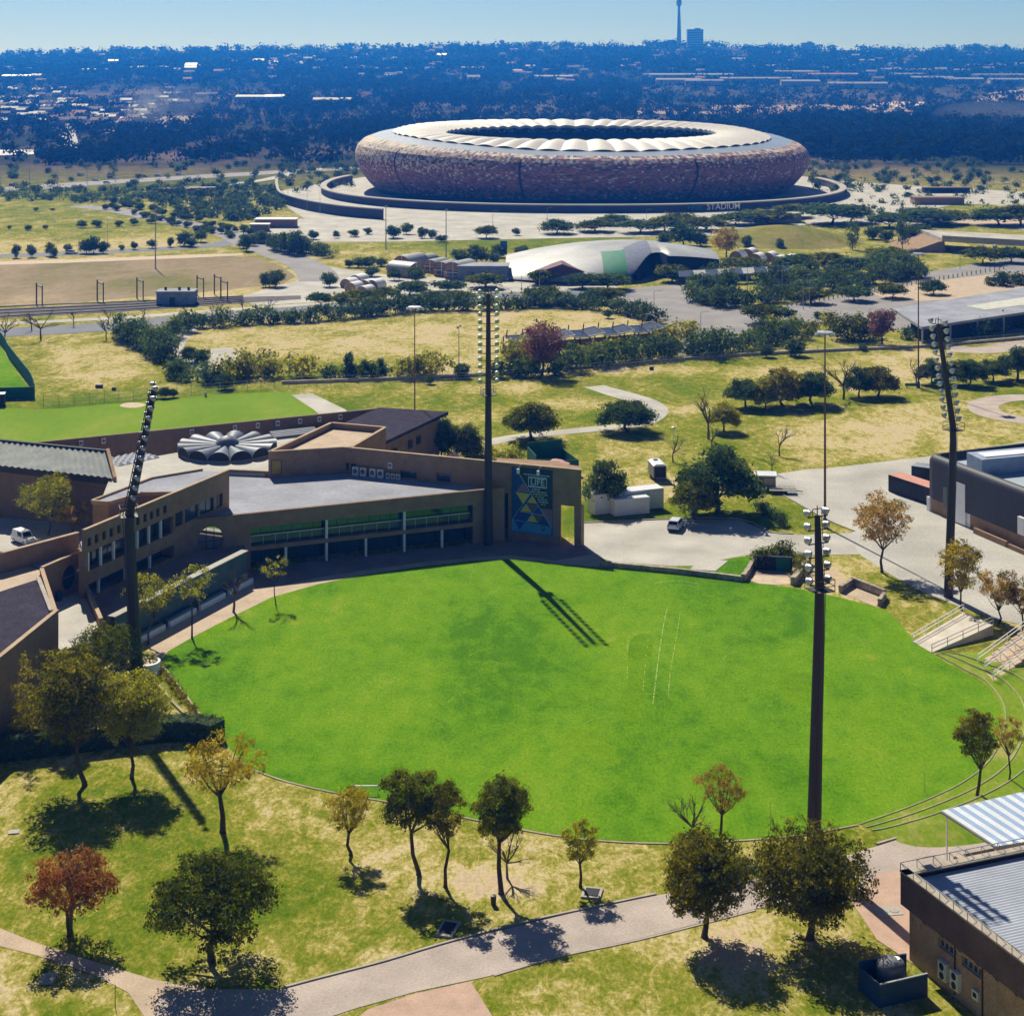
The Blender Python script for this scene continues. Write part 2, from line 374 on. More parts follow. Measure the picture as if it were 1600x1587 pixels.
# ------------------------------------------------------------------ paving, roads, playing field
m_oval = grass('oval_turf', [(0, (.070, .185, .006)), (.3, (.108, .245, .008)), (.6, (.145, .285, .011)), (.82, (.175, .30, .014)), (1, (.24, .31, .035))], scale=.05, contrast=(.39, .63), fine=.34, blend=.55)
m_court = grass('mown_turf', [(0, (.14, .25, .018)), (.5, (.19, .30, .026)), (1, (.30, .33, .06))], scale=.07, fine=.16, contrast=(.3, .75))
m_asph = mat('asphalt_grey', (.27, .255, .245), .9, .16, .12, fine=.16, fscale=3.5, bump=.2)
m_road = mat('asphalt_path', (.45, .375, .32), .9, .15, .25, fine=.14, fscale=5, bump=.2)
m_blue = mat('asphalt_dark', (.17, .18, .20), .9, .15, .1, fine=.1, fscale=3)
m_conc = mat('concrete_pale', (.46, .435, .38), .9, .2, .13, fine=.12, fscale=4, bump=.15)
m_plaza = mat('plaza_concrete', (.45, .43, .38), .9, .2, .09, fine=.14, fscale=2.6, bump=.15)
m_tan = mat('tan_paving', (.50, .385, .27), .9, .14, .4, fine=.16, fscale=6, bump=.15)
m_pink = mat('pink_brick_paving', (.50, .34, .25), .9, .12, .6, fine=.2, fscale=14)
m_walk = mat('brick_paving_red', (.30, .21, .17), .9, .22, .3, fine=.2, fscale=8)
m_soil = mat('bare_sand', (.58, .45, .32), .95, .12, .8)
m_stone = mat('stone_wall', (.38, .32, .25), .9, .3, 1.2, fine=.35, fscale=4, bump=.6, bscale=3)
m_kerb = mat('kerb_concrete', (.42, .37, .31), .9, .15, .8)
m_white = mat('white_paint', (.78, .78, .76), .5, .06, .5, fine=.04)
OVAL = [(250, 1034), (262, 1018), (300, 996), (350, 970), (425, 933), (500, 912), (570, 898), (650, 886), (730, 877), (800, 873), (880, 882), (960, 888), (1040, 895), (1120, 903), (1190, 912), (1260, 922), (1330, 938), (1390, 958), (1430, 1002), (1480, 1036), (1535, 1068), (1562, 1105), (1562, 1145), (1540, 1190), (1495, 1226), (1420, 1260), (1340, 1286), (1250, 1302), (1150, 1311), (1040, 1315), (940, 1311), (850, 1300), (770, 1284), (690, 1268), (600, 1250), (520, 1236), (450, 1220), (400, 1203), (370, 1180), (343, 1150), (312, 1110), (282, 1078), (258, 1052)]
flat('playing_field', OVAL, m_oval, .02, sm=3)
m_edge = mat('field_edging', (.36, .33, .20), .9, .2, .7)
ed = MB(); curb(ed, [(395, 1203), (450, 1222), (520, 1238), (600, 1252), (690, 1270), (770, 1287), (850, 1303), (940, 1314), (1040, 1318), (1150, 1314), (1250, 1305), (1340, 1289)], .22, .06, z0=.02)
struct('boundary_edging', ed, m_edge)
flat('paved_terrace', [(250, 1034), (236, 1015), (225, 985), (330, 925), (385, 893), (520, 872), (745, 851), (800, 845), (870, 846), (908, 851), (944, 877), (962, 888), (880, 882), (800, 873), (730, 877), (650, 886), (570, 898), (500, 912), (425, 933), (350, 970), (300, 996), (262, 1018)], m_tan, .035)
flat('brick_forecourt', [(385, 893), (520, 872), (745, 851), (800, 845), (870, 846), (908, 851), (925, 866), (870, 876), (800, 868), (730, 872), (650, 880), (570, 891), (500, 902), (440, 915), (400, 920)], m_walk, .05)
flat('car_park', [(908, 818), (1000, 814), (1050, 812), (1155, 812), (1205, 833), (1246, 836), (1340, 832), (1345, 866), (1240, 868), (1185, 864), (1120, 876), (1085, 884), (1045, 884), (960, 878), (938, 872), (908, 852)], m_conc, .03)
flat('plaza', [(1196, 757), (1205, 742), (1262, 733), (1290, 732), (1445, 714), (1600, 690), (1800, 660), (1900, 980), (1640, 985), (1545, 965), (1495, 946), (1440, 924), (1395, 900), (1345, 868), (1325, 836), (1335, 830), (1290, 810), (1240, 782)], m_plaza, .035)
flat('forecourt', [(-150, 800), (40, 812), (120, 800), (190, 800), (140, 860), (60, 870), (-150, 880)], m_conc, .03)
flat('footpath', [(-60, 1436), (0, 1450), (60, 1474), (150, 1503), (240, 1530), (330, 1545), (330, 1640), (225, 1587), (200, 1550), (150, 1524), (60, 1493), (0, 1478), (-60, 1462)], m_tan, .025)
flat('service_road', [(1700, 1215), (1600, 1252), (1470, 1290), (1370, 1322), (1240, 1362), (1130, 1382), (1025, 1399), (900, 1425), (820, 1444), (700, 1474), (600, 1504), (500, 1530), (440, 1546), (330, 1545), (250, 1556), (225, 1640), (420, 1640), (520, 1587), (560, 1574), (650, 1549), (760, 1526), (880, 1492), (1000, 1466), (1180, 1420), (1310, 1400), (1420, 1386), (1600, 1345), (1700, 1330)], m_road, .035)
flat('brick_drive', [(545, 1600), (575, 1577), (650, 1552), (735, 1533), (772, 1592), (775, 1620), (545, 1620)], m_pink, .045)
flat('brick_apron', [(1325, 1402), (1375, 1365), (1470, 1350), (1520, 1420), (1470, 1520), (1425, 1505), (1370, 1468), (1345, 1430)], m_pink, .05)
kb = MB()
curb(kb, [(440, 1544), (500, 1528), (600, 1502), (700, 1472), (820, 1441), (900, 1423), (1025, 1397)], .22, .13); curb(kb, [(1370, 1319), (1420, 1304), (1470, 1288), (1600, 1250)], .25, .14)
curb(kb, [(772, 1524), (880, 1493), (1000, 1468), (1180, 1422)], .2, .06); curb(kb, [(908, 817), (1000, 813), (1050, 811), (1155, 811), (1205, 832), (1240, 834)], .25, .14); curb(kb, [(1196, 758), (1240, 783), (1290, 811), (1335, 830)], .25, .14)
struct('kerb', kb, m_kerb)
# lawn behind the clubhouse, tracks, bunker of sand
flat('mown_lawn', [(-120, 640), (60, 640), (160, 632), (260, 624), (330, 617), (430, 613), (470, 616), (500, 630), (540, 650), (560, 690), (300, 720), (0, 760), (-160, 760)], m_court, .02, sm=3)
flat('sand_bunker', [(187, 634), (196, 630), (210, 629), (226, 631), (226, 634), (214, 637), (198, 637)], m_soil, .035, sm=3)
flat('gravel_track', [(455, 617), (488, 615), (540, 640), (560, 665), (520, 665), (490, 640)], m_conc, .03)
road('gravel_path', [(760, 692), (800, 684), (850, 678), (930, 670), (1000, 662), (1028, 645), (1018, 630), (985, 618), (940, 606)], 4.2, m_conc, .03)
flat('cricket_strip', [(912, 605), (945, 602), (1000, 620), (1032, 632), (1018, 640), (985, 628), (950, 618)], m_conc, .035)
road('curved_drive', [(1640, 625), (1600, 621), (1560, 624), (1536, 633), (1545, 645), (1575, 653), (1640, 662)], 6.5, m_road, .03)
road('farm_track', [(1480, 545), (1540, 547), (1600, 538), (1660, 530)], 9, m_road, .025)
flat('fallow_field', [(-150, 412), (0, 408), (150, 405), (300, 400), (400, 402), (440, 416), (462, 432), (440, 444), (380, 450), (300, 458), (200, 466), (100, 474), (0, 480), (-150, 486)], grass('fallow_soil', [(0, (.20, .20, .07)), (.35, (.29, .235, .13)), (.7, (.36, .28, .18)), (1, (.46, .36, .22))], .03, fine=.3), .03)
flat('field_edge_track', [(-100, 411), (100, 406), (300, 398), (380, 396), (380, 399), (300, 403), (100, 411), (-100, 417)], m_soil, .04)
# roads and parking beyond
road('main_road', [(-150, 530), (0, 520), (120, 514), (250, 503), (400, 490), (550, 478), (700, 468), (850, 461), (980, 458)], 15, m_blue, .06)
road('verge_path', [(-150, 512), (0, 506), (200, 496), (400, 481), (600, 470)], 5, m_conc, .05)
flat('asphalt_court', [(960, 466), (985, 450), (1070, 444), (1078, 466), (1130, 478), (1230, 478), (1330, 458), (1430, 438), (1450, 425), (1600, 400), (1750, 380), (1750, 500), (1600, 520), (1380, 515), (1200, 500), (1120, 540), (1060, 556), (1048, 528), (1040, 500), (1000, 490)], m_asph, .05)
flat('paved_square', [(1450, 440), (1560, 428), (1700, 420), (1700, 460), (1400, 472), (1360, 458)], m_tan, .07)
flat('side_road', [(250, 520), (262, 505), (330, 498), (300, 520), (285, 545), (310, 560), (325, 568), (330, 545), (360, 543), (385, 560), (360, 575), (320, 585), (280, 560)], m_conc, .05)
road('field_road', [(-150, 402), (0, 400), (120, 396), (250, 389), (330, 384), (372, 376)], 12, m_blue, .05)
road('station_road', [(500, 440), (492, 425), (470, 410), (430, 396), (390, 380), (350, 362), (290, 350), (230, 338), (180, 328), (120, 322)], 14, m_asph, .055)
flat('station_forecourt', [(370, 465), (460, 440), (500, 415), (530, 420), (610, 430), (800, 440), (980, 440), (960, 452), (760, 458), (600, 466), (400, 478)], m_conc, .045)
road('motorway', [(-400, 312), (0, 296), (150, 286), (300, 277), (420, 270), (560, 262)], 30, m_asph, .06)
road('motorway_link', [(560, 262), (480, 266), (420, 280), (360, 288), (250, 300)], 9, m_conc, .07)
flat('stadium_plaza', [(430, 300), (470, 292), (520, 285), (560, 278), (700, 262), (1100, 262), (1300, 280), (1380, 290), (1360, 310), (1300, 330), (1240, 342), (1260, 352), (1180, 360), (1100, 352), (900, 362), (700, 366), (560, 352), (480, 345), (450, 325)], m_plaza, .04)
flat('bus_apron', [(405, 352), (470, 342), (560, 352), (700, 360), (900, 360), (1120, 352), (1130, 368), (900, 372), (600, 378), (480, 378), (400, 372)], m_conc, .05)
flat('east_plaza', [(1300, 300), (1340, 285), (1420, 290), (1600, 300), (1750, 310), (1750, 330), (1500, 318), (1440, 330), (1500, 345), (1380, 350), (1250, 350), (1290, 325)], m_conc, .05)
flat('overpass_approach', [(1420, 352), (1480, 348), (1600, 360), (1750, 368), (1750, 352), (1600, 344), (1500, 340), (1430, 344)], m_tan, .06)
flat('rail_bed', [(-200, 512), (0, 497), (200, 487), (380, 474), (470, 468), (470, 462), (300, 466), (100, 478), (-200, 492)], mat('rail_ballast', (.11, .095, .085), .95, .3, .3), .05)
# ------------------------------------------------------------------ building helpers
m_brick = mat('brown_brick', (.325, .215, .128), .9, .16, .7, fine=.24, fscale=9, bump=.25, bscale=10, spec=.15)
m_brickd = mat('dark_brick', (.27, .18, .115), .9, .14, .7, fine=.22, fscale=9, spec=.15)
m_cap = mat('brick_coping', (.44, .31, .19), .85, .15, .8)
m_roofg = mat('roof_screed', (.30, .31, .355), .9, .2, .16, fine=.1, fscale=1.5)
m_roofb = mat('roof_beige', (.47, .45, .39), .9, .16, .13, fine=.1, fscale=1.2)
m_slate = mat('slate_tiles', (.05, .044, .062), .95, .2, .5, fine=.35, fscale=5, spec=.03)
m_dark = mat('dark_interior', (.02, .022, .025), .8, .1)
m_glass = glassmat('mirror_glass', (.05, .10, .10), .06, .85)
m_pane = glassmat('window_pane', (.06, .085, .10), .08, .3)
m_frame = mat('window_frame_brown', (.05, .04, .035), .5, .1)
m_wcol = mat('white_column', (.86, .86, .88), .6, .05)
m_steel = mat('mast_steel', (.045, .032, .028), .55, .25, .4, spec=.4, stretch=(1, 1, .15))
m_alu = mat('aluminium', (.62, .63, .65), .35, .1, metal=.6)
m_acw = mat('ac_casing', (.70, .70, .66), .5, .06)
m_black = mat('black_plastic', (.018, .018, .02), .5, .1)
m_lamp = glassmat('lamp_reflector', (.50, .52, .57), .38, .7)
m_poly = mat('skylight_plastic', (.17, .195, .24), .5, .25, .9, spec=.25)
m_skw = mat('skylight_white', (.74, .75, .76), .35, .08)
m_navy = mat('navy_cladding', (.022, .024, .034), .6, .25, .3, fine=.2, fscale=3, stretch=(1, 1, .25))
m_cont = mat('white_container', (.66, .68, .71), .5, .08, .4, fine=.06)
def openings(mb, fr, u0, u1, z0, z1, ops, th=.4, v=0.0):
    us = sorted({u0, u1} | {max(u0, min(u1, a)) for o in ops for a in o[:2]}); zs = sorted({z0, z1} | {max(z0, min(z1, a)) for o in ops for a in o[2:]})
    for i in range(len(us) - 1):
        for j in range(len(zs) - 1):
            uc, zc = (us[i] + us[i + 1]) / 2, (zs[j] + zs[j + 1]) / 2
            if any(o[0] < uc < o[1] and o[2] < zc < o[3] for o in ops): continue
            fr.box(mb, us[i], us[i + 1], v - th, v, zs[j], zs[j + 1])
    return mb
def window(parent, fr, u0, u1, z0, z1, v=-.25, pane=None, mull=1, fw=.07):
    w_ = MB(); fr.box(w_, u0, u1, v - .03, v, z0, z1)
    p = part('window', w_, pane or m_pane, parent)
    f = MB()
    for a, b, c, d in ((u0, u1, z0, z0 + fw), (u0, u1, z1 - fw, z1), (u0, u0 + fw, z0, z1), (u1 - fw, u1, z0, z1)): fr.box(f, a, b, v + .003, v + .07, c, d)
    for k in range(1, mull): fr.box(f, u0 + (u1 - u0) * k / mull - fw / 2, u0 + (u1 - u0) * k / mull + fw / 2, v + .003, v + .06, z0 + fw, z1 - fw)
    part('frame', f, m_frame, p)
    return p
def poly_wall(mb, pts, z0, z1, th=.35, closed=False):
    n = len(pts)
    for i in range(n if closed else n - 1):
        fr = Frame(pts[i], pts[(i + 1) % n]); fr.box(mb, -.0, fr.L, -th, 0, z0, z1)
def coping(mb, pts, z, w_=.5, h=.12, closed=False):
    n = len(pts)
    for i in range(n if closed else n - 1):
        fr = Frame(pts[i], pts[(i + 1) % n]); fr.box(mb, -.05, fr.L + .05, -w_ + .06, .06, z, z + h)
def corrugate(name, a, b, c, d, n, h, m, parent, sub=2):
    """corrugated sheet a-b (ribs start) to d-c (ribs end); ribs run a->d"""
    a, b, c, d = map(Vector, (a, b, c, d)); N = n * sub * 2; vs = []
    up = (b - a).cross(d - a).normalized(); up = up if up.z > 0 else -up
    for i in range(N + 1):
        t = i / N; o = up * (h * .5 * (1 + math.cos(2 * math.pi * n * t)))
        vs += [a.lerp(b, t) + o, d.lerp(c, t) + o]
    mb = MB().add(vs, [(2 * i, 2 * i + 2, 2 * i + 3, 2 * i + 1) for i in range(N)])
    return part(name, mb, m, parent)
def round_hole(mb, fr, u0, u1, z0, z1, uc, zc, r, th=.4, n=40):
    angs = sorted([2 * math.pi * k / n for k in range(n)] + [math.atan2(zz - zc, uu - uc) % (2 * math.pi) for uu in (u0, u1) for zz in (z0, z1)])
    inn, out = [], []
    for a in angs:
        c, s_ = math.cos(a), math.sin(a); t = 1e9
        if c > 1e-9: t = min(t, (u1 - uc) / c)
        if c < -1e-9: t = min(t, (u0 - uc) / c)
        if s_ > 1e-9: t = min(t, (z1 - zc) / s_)
        if s_ < -1e-9: t = min(t, (z0 - zc) / s_)
        inn.append((uc + r * c, zc + r * s_)); out.append((uc + t * c, zc + t * s_))
    k = len(angs); vs = [fr.p(u, v, z) for v in (0, -th) for L in (inn, out) for u, z in L]; fs = []
    for i in range(k):
        j = (i + 1) % k
        fs += [(i, k + i, k + j, j), (2 * k + i, 2 * k + j, 3 * k + j, 3 * k + i), (i, j, 2 * k + j, 2 * k + i), (k + i, 3 * k + i, 3 * k + j, k + j)]
    return mb.add(vs, fs)
def ac_unit(c, rz, s=1.0, label='', group=None):
    w_, d_, h_ = .95 * s, .4 * s, 1.25 * s
    t = thing('air_conditioner', label, 'air conditioner', c, group)
    part('casing', MB().box(c, (w_, d_, h_), rz), m_acw, t)
    ca, sa = math.cos(rz), math.sin(rz)
    f = MB(); cc = Vector((c[0] + sa * d_ / 2, c[1] - ca * d_ / 2, c[2] + h_ * .55)); nrm = Vector((sa, -ca, 0))
    f.tube([cc, cc + nrm * .03], .36 * s, 12)
    fo = part('fan', f, m_black, t)
    g = MB()
    for k in (-.2, 0, .2): g.bar(cc + nrm * .045 + Vector((0, 0, k * s)) - Vector((ca, sa, 0)) * .34 * s, cc + nrm * .045 + Vector((0, 0, k * s)) + Vector((ca, sa, 0)) * .34 * s, .03)
    part('grille', g, m_acw, fo)
    return t
# ------------------------------------------------------------------ the clubhouse
club = thing('clubhouse', 'large brown brick clubhouse with flat grey roofs along the far side of the oval', 'building', (-25, 250, 0))
A_, B_, C_ = (-38, 261.7), (-26.9, 264.8), (10.4, 249.7)
T1, T2 = (-30.6, 282.9), (-21.5, 279.4)
fa = Frame((-37.9, 238.2), (-5.4, 251.3)); L = fa.L
wl = MB()
fa.box(wl, -.6, L + .4, -.5, 0, 6.0, 8.0); fa.box(wl, 0, L, -.5, 0, 2.7, 3.3); fa.box(wl, -.6, .5, -.55, .02, 0, 6.0); fa.box(wl, L - .5, L + 4.6, -.6, .015, 0, 8.02)
part('wall', wl, m_brick, club)
cp = MB(); fa.box(cp, -10.2, L + 4.6, -.55, .05, 8.03, 8.12); part('coping', cp, m_brickd, club)
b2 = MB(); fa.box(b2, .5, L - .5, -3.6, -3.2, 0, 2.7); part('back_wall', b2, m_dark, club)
sl_ = MB(); fa.box(sl_, 0, L, -3.6, -.51, 2.71, 3.25); part('floor_slab', sl_, m_brickd, club)
cols_px = [(447, 0), (510.5, 1), (572, 0), (632, 1), (691, 0)]
ub = [.5] + [fa.ux(p) for p, b in cols_px if b] + [L - .5]
for i in range(3):
    g0, g1 = ub[i] + .2, ub[i + 1] - .2
    gl = window(club, fa, g0, g1, 4.75, 5.98, v=-1.2, pane=m_glass, mull=7)
    lw = MB(); fa.box(lw, g0, g1, -1.25, -1.15, 3.31, 4.7); part('spandrel_glass', lw, m_pane, club)
    rl = MB(); rl.bar(fa.p(g0, -.75, 4.62), fa.p(g1, -.75, 4.62), .09)
    for k in range(7): rl.bar(fa.p(g0 + (g1 - g0) * k / 6, -.75, 3.3), fa.p(g0 + (g1 - g0) * k / 6, -.75, 4.6), .03)
    part('handrail', rl, m_wcol, club)
for p, both in cols_px:
    u = fa.ux(p); c = MB(); fa.box(c, u - .16, u + .16, -.36, .03, 0, 2.69); part('column', c, m_wcol, club)
    if both: c = MB(); fa.box(c, u - .17, u + .17, -.36, .03, 3.31, 5.99); part('column', c, m_wcol, club)
ul = [.5] + [fa.ux(p) for p, b in cols_px] + [L - .5]
for i in range(6):
    for k in range(3):
        a = ul[i] + .3 + (ul[i + 1] - ul[i] - .6) * k / 3; b = ul[i] + .3 + (ul[i + 1] - ul[i] - .6) * (k + 1) / 3
        window(club, fa, a + .05, b - .05, .15, 2.55, v=-3.1, mull=2)
rf = MB().prism([(-47.0, 235.3), (-5.0, 252.1), (-3.0, 255.2), (-26.8, 264.4), (-38, 261.4), (-44.8, 262.9), (-45.2, 246)], 6.6, 7.5)
part('roof', rf, m_roofg, club)
# round window wall
fc = Frame((-47.4, 234.37), (-37.9, 238.2))
rw = MB(); uc = fc.ux(329); round_hole(rw, fc, 0, fc.L - .05, 0, 8.0, uc, 4.95, 1.85, .5)
part('wall', rw, m_brick, club)
disc = MB(); pts = [fc.p(uc + 1.9 * math.cos(a), -.3, 4.95 + 1.9 * math.sin(a)) for a in [2 * math.pi * k / 40 for k in range(40)]]
disc.sheet(pts); rwin = part('round_window', disc, glassmat('mirror_silver', (.80, .84, .80), .03, .95), club)
mu = MB()
for du in (-.55, .55): mu.bar(fc.p(uc + du, -.24, 3.2), fc.p(uc + du, -.24, 6.6), .06)
mu.bar(fc.p(uc - 1.8, -.24, 4.7), fc.p(uc + 1.8, -.24, 4.7), .06); part('mullion', mu, m_frame, rwin)
# upper volume behind, with the tall screen wall and the gate tower
up = MB(); fab = Frame(A_, B_); fbc = Frame(B_, C_); LB = fbc.L
openings(up, fab, 0, fab.L, 0, 11.5, [], .45)
d0, d1 = fbc.ux(772), fbc.ux(794); e0 = LB - 3.4
wn = [(fbc.ux(540), fbc.ux(556), 7.9, 9.1), (fbc.ux(625), fbc.ux(651), 7.7, 8.9), (fbc.ux(682), fbc.ux(704), 7.7, 9.0)]
openings(up, fbc, 0, e0, 0, 11.5, wn + [(d0, d1, 0, 6.9)], .5)
pe = fbc.p(e0, 0, 0); pl_ = fbc.p(LB - 14, -.5, 0); pc = fbc.p(LB, 0, 0); up.prism([(pl_.x, pl_.y), (pe.x - .05, pe.y + .3), (pe.x + .1, pe.y + 5.2), (pl_.x, pl_.y + 3)], 0, 11.35); up.prism([(pe.x, pe.y), (pc.x, pc.y), (pc.x + .08, pc.y + 2.6), (pe.x + .06, pe.y + 3.2)], 6.0, 11.5); fbc.box(up, LB - 1.15, LB - .02, -1.3, -.02, 0, 5.99)
poly_wall(up, [A_, T1], 0, 11.5); poly_wall(up, [T1, T2], 0, 11.5); poly_wall(up, [T2, (-25.9, 264.6)], 0, 11.5)
part('wall', up, m_brick, club)
for a in wn: window(club, fbc, a[0], a[1], a[2], a[3], v=-.3, mull=2)
dd = MB(); fbc.box(dd, d0, d1, -.48, -.42, 0, 6.9); dr = part('door', dd, m_pane, club)
dp = MB(); fbc.box(dp, d0 + .1, d1 - .1, -.4, -.36, .1, 1.4); part('door_panel', dp, mat('teal_panel', (.05, .16, .19), .5), dr)
pw = MB(); pw.prism([(pe.x + .06, pe.y + 1), (pe.x + .13, pe.y + 1), (pe.x + .19, pe.y + 4.2), (pe.x + .12, pe.y + 4.2)], 1.2, 3.1); part('notice_panel', pw, m_white, club)
cp = MB(); coping(cp, [A_, B_, C_], 11.5, .55, .1); coping(cp, [A_, T1, T2, (-25.9, 264.6)], 11.5, .5, .1); part('coping', cp, m_cap, club)
ter = MB().prism([(-37.4, 262.3), (-30.5, 282.4), (-21.9, 279), (-26.6, 265)], 9.6, 10.6); part('terrace_roof', ter, m_tan, club)
yw = window(club, fab, .15, 1.75, 7.9, 10.2, v=.05, pane=mat('amber_shutter', (.42, .28, .05), .6), mull=1)
# rear roof with the skylights, its brick parapet
rr = MB().prism([(-66, 267.2), (-31, 298.3), (-29.5, 284), (-38, 262), (-45, 263), (-45.5, 245.2), (-51.6, 240), (-57, 233), (-60, 241), (-62.5, 258)], 0, 8.0)
part('roof', rr, m_roofb, club)
rp = MB(); fr_ = Frame((-24.5, 302.2), (-80.8, 273.9)); fr_.box(rp, 0, fr_.L, 0, .5, 0, 10.0); part('parapet_wall', rp, m_brickd, club)
st = MB(); poly_wall(st, [(-44.8, 263.2), (-38.2, 262)], 7.4, 8.35, .4); part('parapet_wall', st, m_brickd, club)
# side block with slate roof on the right
sb = MB().prism([(-28.7, 292.8), (-21.4, 280.7), (-13.2, 302.5), (-24.1, 303)], 0, 8.6); part('wall', sb, m_brickd, club)
q = [Vector((-29.3, 292.6, 9.6)), Vector((-21.2, 279.6, 9.2)), Vector((-11.6, 303.4, 9.2)), Vector((-24.3, 303.8, 9.9))]
sr = MB().hexa([q[1] - Vector((0, 0, .55)), q[2] - Vector((0, 0, .55)), q[3] - Vector((0, 0, .6)), q[0] - Vector((0, 0, .6)), q[1], q[2], q[3], q[0]]); part('slate_roof', sr, m_slate, club)
fs_ = Frame((-21.3, 280.4), (-13.1, 302.4))
for u in (3, 9.5, 13): window(club, fs_, u, u + 1.6, 5.6, 7.0, v=.06, mull=3, pane=m_pane)
# the wing
W = [(-41.4, 243.7), (-54.4, 212.0), (-56.2, 217.2), (-57.2, 227), (-51.8, 239.7), (-45.5, 244.7)]
fw = Frame(W[1], W[0]); sq = []
for p in (140, 151, 163, 174, 186, 216, 227, 237, 247, 258): u = fw.ux(p); sq.append((u - .42, u + .42, 10.75, 11.85))
b0, b1 = fw.ux(138), fw.ux(270)
tw = [(fw.ux(a), fw.ux(b), 8.2, 10.1) for a, b in ((274, 286), (289, 310), (313, 334), (337, 348))]
ww = MB(); openings(ww, fw, 0, fw.L, 0, 13.0, sq + tw + [(b0, b1, 7.6, 10.0), (b0, fw.ux(272), 4.2, 5.9)], .5)
part('wall', ww, m_brick, club)
RP = [tuple(fw.p(21, -.5, 0))[:2], tuple(fw.p(fw.L - .05, -.5, 0))[:2], (-45.5, 244.6), (-51.8, 239.6), (-57.2, 227), (-54.9, 226.4), (-51.6, 231.4)]
part('wall', MB().prism(RP, 0, 12.5), m_brick, club); part('roof', MB().prism([(-53.2 + (p[0] + 53.2) * .985, 234 + (p[1] - 234) * .985) for p in RP], 12.5, 12.72), m_roofg, club)
part('roof', MB().prism([tuple(fw.p(.6, -.5, 0))[:2], tuple(fw.p(20.9, -.5, 0))[:2], (-51.7, 231.2), (-54.6, 226.2), tuple(fw.p(2.5, -2.6, 0))[:2], tuple(fw.p(.6, -1.0, 0))[:2]], 10.32, 10.6), m_roofg, club)
ew = MB(); fw.box(ew, 0, .5, -1.0, -.51, 0, 10.3); fw.box(ew, 2.5, 20.5, -2.75, -2.45, 0, 10.31); part('wall', ew, m_brick, club)
cp = MB(); coping(cp, [W[1], W[0]], 13.0, .5, .1); coping(cp, [RP[2], RP[3], RP[4], RP[5], RP[6], RP[0]][::-1], 12.5, .35, .5); part('coping', cp, m_cap, club)
for a in sq: window(club, fw, a[0], a[1], a[2], a[3], v=-.3)
for a in tw: window(club, fw, a[0], a[1], a[2], a[3], v=-.3, mull=2, pane=m_pane)
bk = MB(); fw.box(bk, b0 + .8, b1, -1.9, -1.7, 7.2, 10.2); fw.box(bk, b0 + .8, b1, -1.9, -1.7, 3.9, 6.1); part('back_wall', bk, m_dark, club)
bk = MB(); fw.box(bk, b0 - .1, b1, -1.69, -.5, 7.2, 7.59); fw.box(bk, b0 - .1, b1, -1.69, -.5, 10.01, 10.3); fw.box(bk, b0 - .1, b1, -1.69, -.5, 3.9, 4.19); part('floor_slab', bk, m_brickd, club)
for p in (138.5, 158.5, 178.5, 215.5, 233.5, 252): u = fw.ux(p); c = MB(); fw.box(c, u - .13, u + .13, -.3, .03, 7.61, 9.99); part('column', c, m_wcol, club)
for p in (155, 196.6, 235): u = fw.ux(p); c = MB(); fw.box(c, u - .13, u + .13, -.3, .03, 4.21, 5.89); part('column', c, m_wcol, club)
for i in range(8):
    a = b0 + (b1 - b0) * i / 8; window(club, fw, a + .1, a + (b1 - b0) / 8 - .1, 7.65, 9.95, v=-1.4, mull=2)
# link with the round dark window, drive wall
lk = MB(); fl = Frame((-59, 209.5), (-55.45, 217.97))
round_hole(lk, fl, 0, fl.L, 3.0, 9.0, fl.ux(109), 6.3, 1.55, .4); part('wall', lk, m_brick, club)
dk = MB().sheet([fl.p(fl.ux(109) + 1.6 * math.cos(2 * math.pi * k / 32), -.36, 6.3 + 1.6 * math.sin(2 * math.pi * k / 32)) for k in range(32)]); part('round_window', dk, m_pane, club)
mu = MB(); mu.bar(fl.p(fl.ux(109) - 1.5, -.25, 6.4), fl.p(fl.ux(109) + 1.5, -.25, 6.4), .12); part('mullion', mu, m_brickd, club)
lr = MB().prism([(-59, 209.8), (-56.1, 216.9), (-57.2, 216.9), (-61.5, 211.9)], 8.2, 8.7); part('roof', lr, m_roofg, club)
lr = MB().prism([(-59.2, 209.5), (-58.7, 205.4), (-63, 199), (-75, 196), (-79, 206.3), (-64.2, 208.0), (-61.6, 211.6)], 8.0, 8.6); part('roof', lr, m_tan, club)
dw = MB(); poly_wall(dw, [(-80, 206.5), (-64, 208.6), (-56.7, 217.9)], 0, 11.0, .5); part('parapet_wall', dw, m_brick, club)
cp = MB(); coping(cp, [(-80, 206.5), (-64, 208.6), (-56.7, 217.9)], 11.0, .6, .12); coping(cp, [(-59, 209.5), (-55.45, 217.97)], 9.0, .5, .12); part('coping', cp, m_cap, club)
# raised court between wing and terrace
ct = MB().prism([(-49.2, 205.2), (-37.3, 233.2), (-38.2, 238), (-47.3, 234.2), (-54.4, 211.5)], 0, 3.6); part('court_floor', ct, m_walk, club)
cw = MB(); fct = Frame((-49.2, 205.2), (-37.3, 233.2)); fct.box(cw, 0, fct.L, -.3, .25, 0, 4.2); part('court_wall', cw, mat('blue_grey_planter', (.07, .12, .155), .8), club)
cp = MB(); fct.box(cp, -.1, fct.L + .1, -.75, .35, 4.2, 4.32); part('coping', cp, m_roofb, club)
bl = MB()
for k in range(4): fct.box(bl, 3 + k * 7, 9 + k * 7, .3, 1.1, 0, 1.0)
part('planter', bl, mat('blue_grey_planter', (.06, .10, .13), .8), club)
for k in range(4):
    bs = MB(); fct.box(bs, 3 + k * 7, 9 + k * 7, 1.12, 1.5, .0, .75); part('bench', bs, m_wcol, club)
